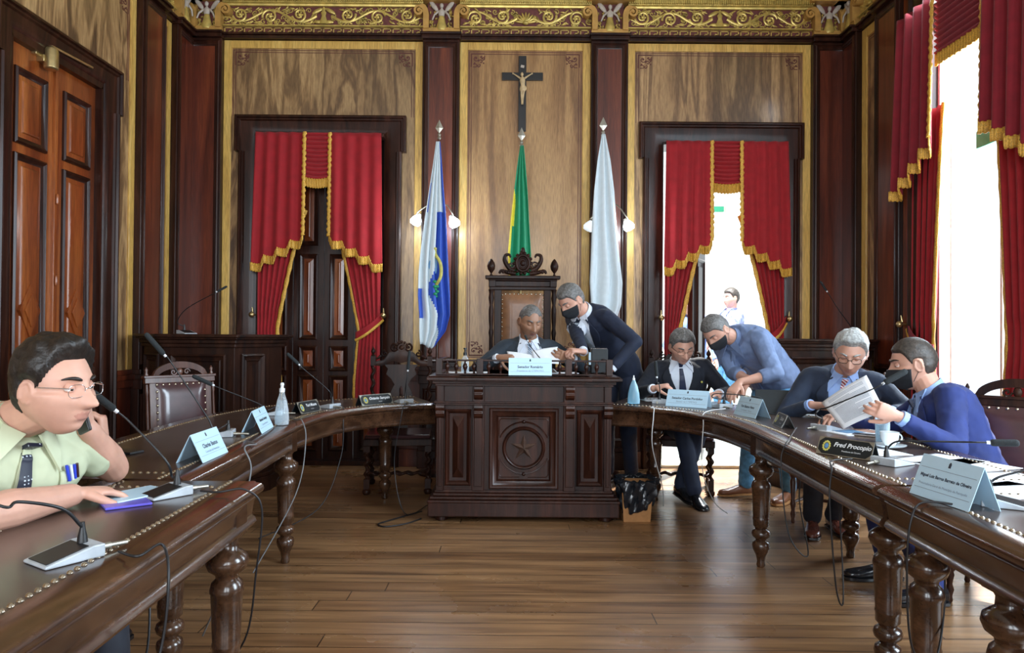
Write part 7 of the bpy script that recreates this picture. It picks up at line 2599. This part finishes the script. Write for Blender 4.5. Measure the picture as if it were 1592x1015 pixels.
# ------------------------------------------------------------------ bottles
def bottle(label, base, z, prof, mat, cap_prof, cap, liquid=None, tri=False):
    r = thing('sanitizer_bottle', label, 'bottle', (base[0], base[1], z + 0.001))
    b = MB(); b.lathe(prof, seg=28); b.build('bottle_body', mat, r, smooth=60)
    b = MB(); b.lathe(cap_prof, seg=16); b.build('pump_cap', cap, r, smooth=50)
    if liquid:
        b = MB(); b.lathe([(q[0] * 0.9, q[1] + 0.003) for q in prof[1:-3]], seg=28); b.build('gel', liquid, r, smooth=60)
    return r


B = T(438, 661)
bottle('tall clear sanitizer bottle on the left curved table', (B.x, B.y), ZT, [(0.02, 0), (0.036, 0.004), (0.038, 0.03), (0.035, 0.08), (0.026, 0.13), (0.016, 0.160), (0.013, 0.175), (0.013, 0.182)],
       'clear_plastic', [(0.014, 0.176), (0.015, 0.196), (0.009, 0.199), (0.008, 0.212), (0.011, 0.214), (0.009, 0.226), (0.004, 0.228)], 'white_plastic', 'clear_gel')
B = T(985, 628)
bottle('blue-tinted tapering sanitizer bottle right of the big desk', (B.x, B.y), ZT, [(0.03, 0), (0.044, 0.004), (0.045, 0.03), (0.040, 0.08), (0.028, 0.13), (0.015, 0.160), (0.010, 0.172)],
       'blue_plastic', [(0.010, 0.168), (0.010, 0.185), (0.005, 0.19), (0.004, 0.206)], 'white_plastic')
p = W(723, 575, 5.15)
bottle('small clear bottle with a black pump cap on the big desk', (p.x, 5.15), 0.971, [(0.02, 0), (0.028, 0.004), (0.028, 0.07), (0.022, 0.10), (0.012, 0.118), (0.011, 0.125)],
       'clear_plastic', [(0.013, 0.122), (0.013, 0.142), (0.007, 0.144), (0.007, 0.165), (0.014, 0.166), (0.012, 0.176)], 'black_plastic', 'clear_gel')
# glass, cup, saucer
B = T(1372, 688)
r = thing('water_glass', 'tall glass of water behind the white coffee cup', 'glass', (B.x, B.y, ZT + 0.001))
b = MB(); b.lathe([(0.026, 0), (0.030, 0.002), (0.033, 0.115), (0.0315, 0.115), (0.028, 0.006), (0.001, 0.006)], seg=32); b.build('tumbler', 'clear_plastic', r, smooth=60)
b = MB(); b.lathe([(0.027, 0.007), (0.0305, 0.085), (0.001, 0.085)], seg=32); b.build('water', 'water_blue', r, smooth=50)
B = T(1383, 697)
o = MB().lathe([(0.03, 0), (0.055, 0.008), (0.068, 0.014), (0.070, 0.017), (0.05, 0.012), (0.001, 0.010)], seg=36).build('saucer', 'porcelain', smooth=60)
o.location = (B.x, B.y, ZT + 0.001); tag(o, 'white saucer under the coffee cup on the right table', 'saucer')
r = thing('coffee_cup', 'white coffee cup in front of the water glass', 'cup', (B.x, B.y, ZT + 0.013))
b = MB(); b.lathe([(0.020, 0), (0.024, 0.004), (0.036, 0.03), (0.040, 0.062), (0.0375, 0.062), (0.033, 0.03), (0.001, 0.008)], seg=32); b.build('cup_body', 'porcelain', r, smooth=60)
b = MB(); b.tube([V((0.036 + 0.020 * math.sin(a), 0, 0.034 + 0.019 * math.cos(a))) for a in [k * PI / 8 for k in range(9)]], 0.0035, seg=8); b.build('handle', 'porcelain', r, smooth=60)


# ------------------------------------------------------------------ papers, phones, tablet
def sheet(name, label, cat, c, yaw, w, h, z, mat='paper', t=0.0015, bend=0.0, lines=0, parent=None):
    o = thing(name, label, cat, (c[0], c[1], z + 0.0015), yaw)
    b = MB()
    b.grid(lambda u, v: ((u - 0.5) * w, (v - 0.5) * h, bend * (2 * u - 1) ** 2), 10, 10)
    b.build('sheet', mat, o, smooth=60, solid=t)
    if lines:
        b = MB()
        for i in range(lines):
            v = 0.42 - 0.84 * i / lines
            b.box((-w * 0.42, v * h, 0.0010 + t / 2), (w * (0.42 - 0.2 * (i % 4 == 3)), v * h + 0.0022, 0.0014 + t / 2))
        b.build('printed_text', 'ink_grey', o, smooth=0)
    return o


for (px, py), yaw, w, h, lab, ln in (((1462, 716), 0.5, 0.30, 0.22, 'loose white sheet at the far side of the right table, under the horizontal microphone', 0),
                                    ((1500, 724), 0.35, 0.32, 0.23, 'large white sheet nearest the edge of the blue suit sleeve', 0),
                                    ((1345, 703), 0.2, 0.30, 0.21, 'white sheet lying just behind the wreath nameplate', 0),
                                    ((1560, 745), 0.2, 0.30, 0.21, 'white sheet at the joint of the two right tables', 0),
                                    ((1575, 762), 0.4, 0.26, 0.2, 'white sheet behind the gooseneck at the right edge', 0)):
    B = T(px, py)
    sheet('paper_sheet', lab, 'paper', (B.x, B.y), yaw, w, h, ZT)
B = T(1330, 672)
r = sheet('magazine', 'colour magazine lying under the held document', 'magazine', (B.x, B.y), 0.3, 0.30, 0.22, ZT, t=0.006)
b = MB(); b.box((-0.10, -0.05, 0.004), (0.02, 0.06, 0.0045)); b.build('cover_picture', 'crest_blue', r, smooth=0)
b = MB(); b.box((0.04, -0.08, 0.004), (0.12, 0.08, 0.0045)); b.build('cover_photo', 'skin_fair', r, smooth=0)
B = T(1112, 628)
r = sheet('paper_stack', 'lilac tinted stack of papers under the bending man\'s hand', 'papers', (B.x, B.y), 0.3, 0.15, 0.24, ZT, t=0.012, mat='card_white')
B = T(1010, 622)
sheet('paper_sheet', 'white sheet under the writing hand of the seated man', 'paper', (B.x + 0.03, B.y + 0.06), 0.2, 0.21, 0.28, ZT)
for (x, y, lab) in ((-0.32, 5.16, 'white sheet on the big desk behind the left railing'), (0.32, 5.2, 'white sheet on the big desk behind the right railing')):
    sheet('paper_sheet', lab, 'paper', (x, y), 0.1, 0.30, 0.20, 0.971)


def held(label, name, corners, mat='paper', lines=0, bend=0.01):
    """sheet through four world corners: bottom-left, bottom-right, top-right, top-left"""
    p0, p1, p2, p3 = [V(q) for q in corners]
    c = (p0 + p1 + p2 + p3) / 4
    n = (p1 - p0).cross(p3 - p0).normalized()
    r = thing(name, label, 'document', c)
    def S(u, v):
        q = (p0 * (1 - u) + p1 * u) * (1 - v) + (p3 * (1 - u) + p2 * u) * v - c
        return q + n * (bend * math.sin(u * PI))
    b = MB(); b.grid(S, 12, 10); b.build('sheet', mat, r, smooth=60, solid=0.0012)
    if lines:
        b = MB()
        for i in range(lines):
            v = 0.90 - 0.80 * i / lines
            if i in (3, 9):
                continue
            ue = 0.88 if i % 5 != 4 else 0.55
            rows = []
            for k in range(7):
                u = 0.12 + (ue - 0.12) * k / 6
                rows.append([S(u, v) + n * 0.0012, S(u, v + 0.011) + n * 0.0012])
            vs = [q for rr in rows for q in rr]
            b.add(vs, [(2 * k, 2 * k + 2, 2 * k + 3, 2 * k + 1) for k in range(6)])
        b.build('printed_text', 'ink_grey', r, smooth=0)
    return r


held('printed document held up between the grey-haired man and the man in blue', 'held_document',
     [W(1311, 667, 3.40), W(1376, 640, 3.30), W(1347, 583, 3.42), W(1277, 626, 3.55)], lines=26)
held('sheet of paper held in both hands by the chairman, left page', 'held_document', [W(794, 566, 5.36), W(838, 566, 5.34), W(834, 553, 5.40), W(788, 546, 5.42)])
held('sheet of paper held in both hands by the chairman, right page', 'held_document', [W(832, 566, 5.35), W(872, 566, 5.34), W(867, 539, 5.42), W(826, 546, 5.40)])

# phone at the ear
Ph = W(122, 634, 2.05)
r = thing('mobile_phone', 'black mobile phone held to the ear of the man in the sage shirt', 'phone', Ph)
dv = V((-0.35, 0.05, 1)).normalized(); nv = V((0.55, 0.80, 0.15)); nv = (nv - dv * nv.dot(dv)).normalized()
Mp = Matrix((dv.cross(nv) * -1, nv, dv)).transposed().to_4x4()
b = MB(); b.box((-0.036, -0.0045, -0.074), (0.036, 0.0045, 0.074), Mp); b.build('phone_case', 'black_plastic', r, smooth=0, bevel=0.004)
b = MB(); b.box((-0.033, -0.0052, -0.071), (0.033, -0.0042, 0.071), Mp); b.build('screen', 'card_black', r, smooth=0)
# phones and notebooks lying on tables
def slab_item(name, label, cat, px, yaw, size, mat, z=ZT, screen=None):
    B = T(*px) if len(px) == 2 else V(px)
    r = thing(name, label, cat, (B.x, B.y, z + 0.001), yaw)
    b = MB(); b.box((-size[0] / 2, -size[1] / 2, 0), (size[0] / 2, size[1] / 2, size[2])); b.build('case', mat, r, smooth=0, bevel=0.002)
    if screen:
        b = MB(); b.box((-size[0] / 2 + 0.004, -size[1] / 2 + 0.004, size[2]), (size[0] / 2 - 0.004, size[1] / 2 - 0.004, size[2] + 0.0006)); b.build('screen', screen, r, smooth=0)
    return r


slab_item('mobile_phone', 'mobile phone lying on the table behind the held phone arm', 'phone', (190, 704), 1.3, (0.075, 0.15, 0.009), 'black_plastic', screen='card_black')
slab_item('mobile_phone', 'dark phone lying in front of the grey-haired man', 'phone', (1247, 645), 1.2, (0.075, 0.15, 0.009), 'white_plastic', screen='card_black')
slab_item('mobile_phone', 'small phone lying beside the water glass', 'phone', (1346, 678), 0.9, (0.06, 0.12, 0.009), 'chrome', screen='card_black')
slab_item('notebook', 'pale blue notebook under the resting hand of the man in sage', 'notebook', (210, 772), -0.5, (0.13, 0.19, 0.010), 'card_white')
slab_item('card_holder', 'violet-blue card holder under the fingertips of the man in sage', 'card holder', (196, 785), -0.9, (0.09, 0.12, 0.007), 'phone_blue')
# tablet on its folio
B = T(1205, 643)
r = thing('tablet', 'black tablet propped on its folio cover at the right curved table', 'tablet', (B.x, B.y, ZT + 0.001), yaw_of((-0.35, -0.93)))
Mt = Matrix.Translation((0, 0.0, 0)) @ Matrix.Rotation(-0.55, 4, 'X')
b = MB(); b.box((-0.125, -0.004, 0.0), (0.125, 0.004, 0.17), Mt); b.build('back_cover', 'tablet_grey', r, smooth=0, bevel=0.003)
b = MB(); b.box((-0.125, -0.07, 0.0), (0.125, 0.12, 0.004)); b.build('folio', 'tablet_grey', r, smooth=0, bevel=0.002)
b = MB(); b.box((-0.120, 0.004, 0.005), (0.120, 0.0055, 0.165), Mt); b.build('screen', 'ink_white', r, smooth=0)
# black case on the desk with a paper tag
p = W(931, 556, 5.25)
r = thing('equipment_case', 'black boxy case with a zig-zag top edge on the right of the big desk', 'case', (p.x, 5.24, 0.971))
b = MB(); b.box((-0.06, -0.045, 0), (0.06, 0.045, 0.175)); b.build('case_body', 'tablet_grey', r, smooth=0, bevel=0.006)
b = MB(); b.box((-0.075, -0.03, 0.06), (-0.0605, 0.03, 0.15)); b.build('white_tag', 'card_white', r, smooth=0)
b = MB()
for i in range(14):
    x = -0.055 + i * 0.0085
    b.tube([(x - 0.004, -0.03, 0.178), (x + 0.004, 0.03, 0.184)], 0.003, seg=6)
b.build('spiral_binding', 'chrome', r, smooth=50)
# cables lying on the floor beside the desk
b = MB(); b.tube(spline([V((-0.62, 5.05, 0.006)), V((-0.80, 4.80, 0.006)), V((-0.86, 4.70, 0.006)), V((-0.80, 4.64, 0.006)), V((-0.68, 4.72, 0.006)), V((-0.60, 4.85, 0.006))], 8), 0.005, seg=8)
tag(b.build('floor_cable', 'cable_black', smooth=60), 'black cable looping on the floor at the left foot of the big desk', 'cable')
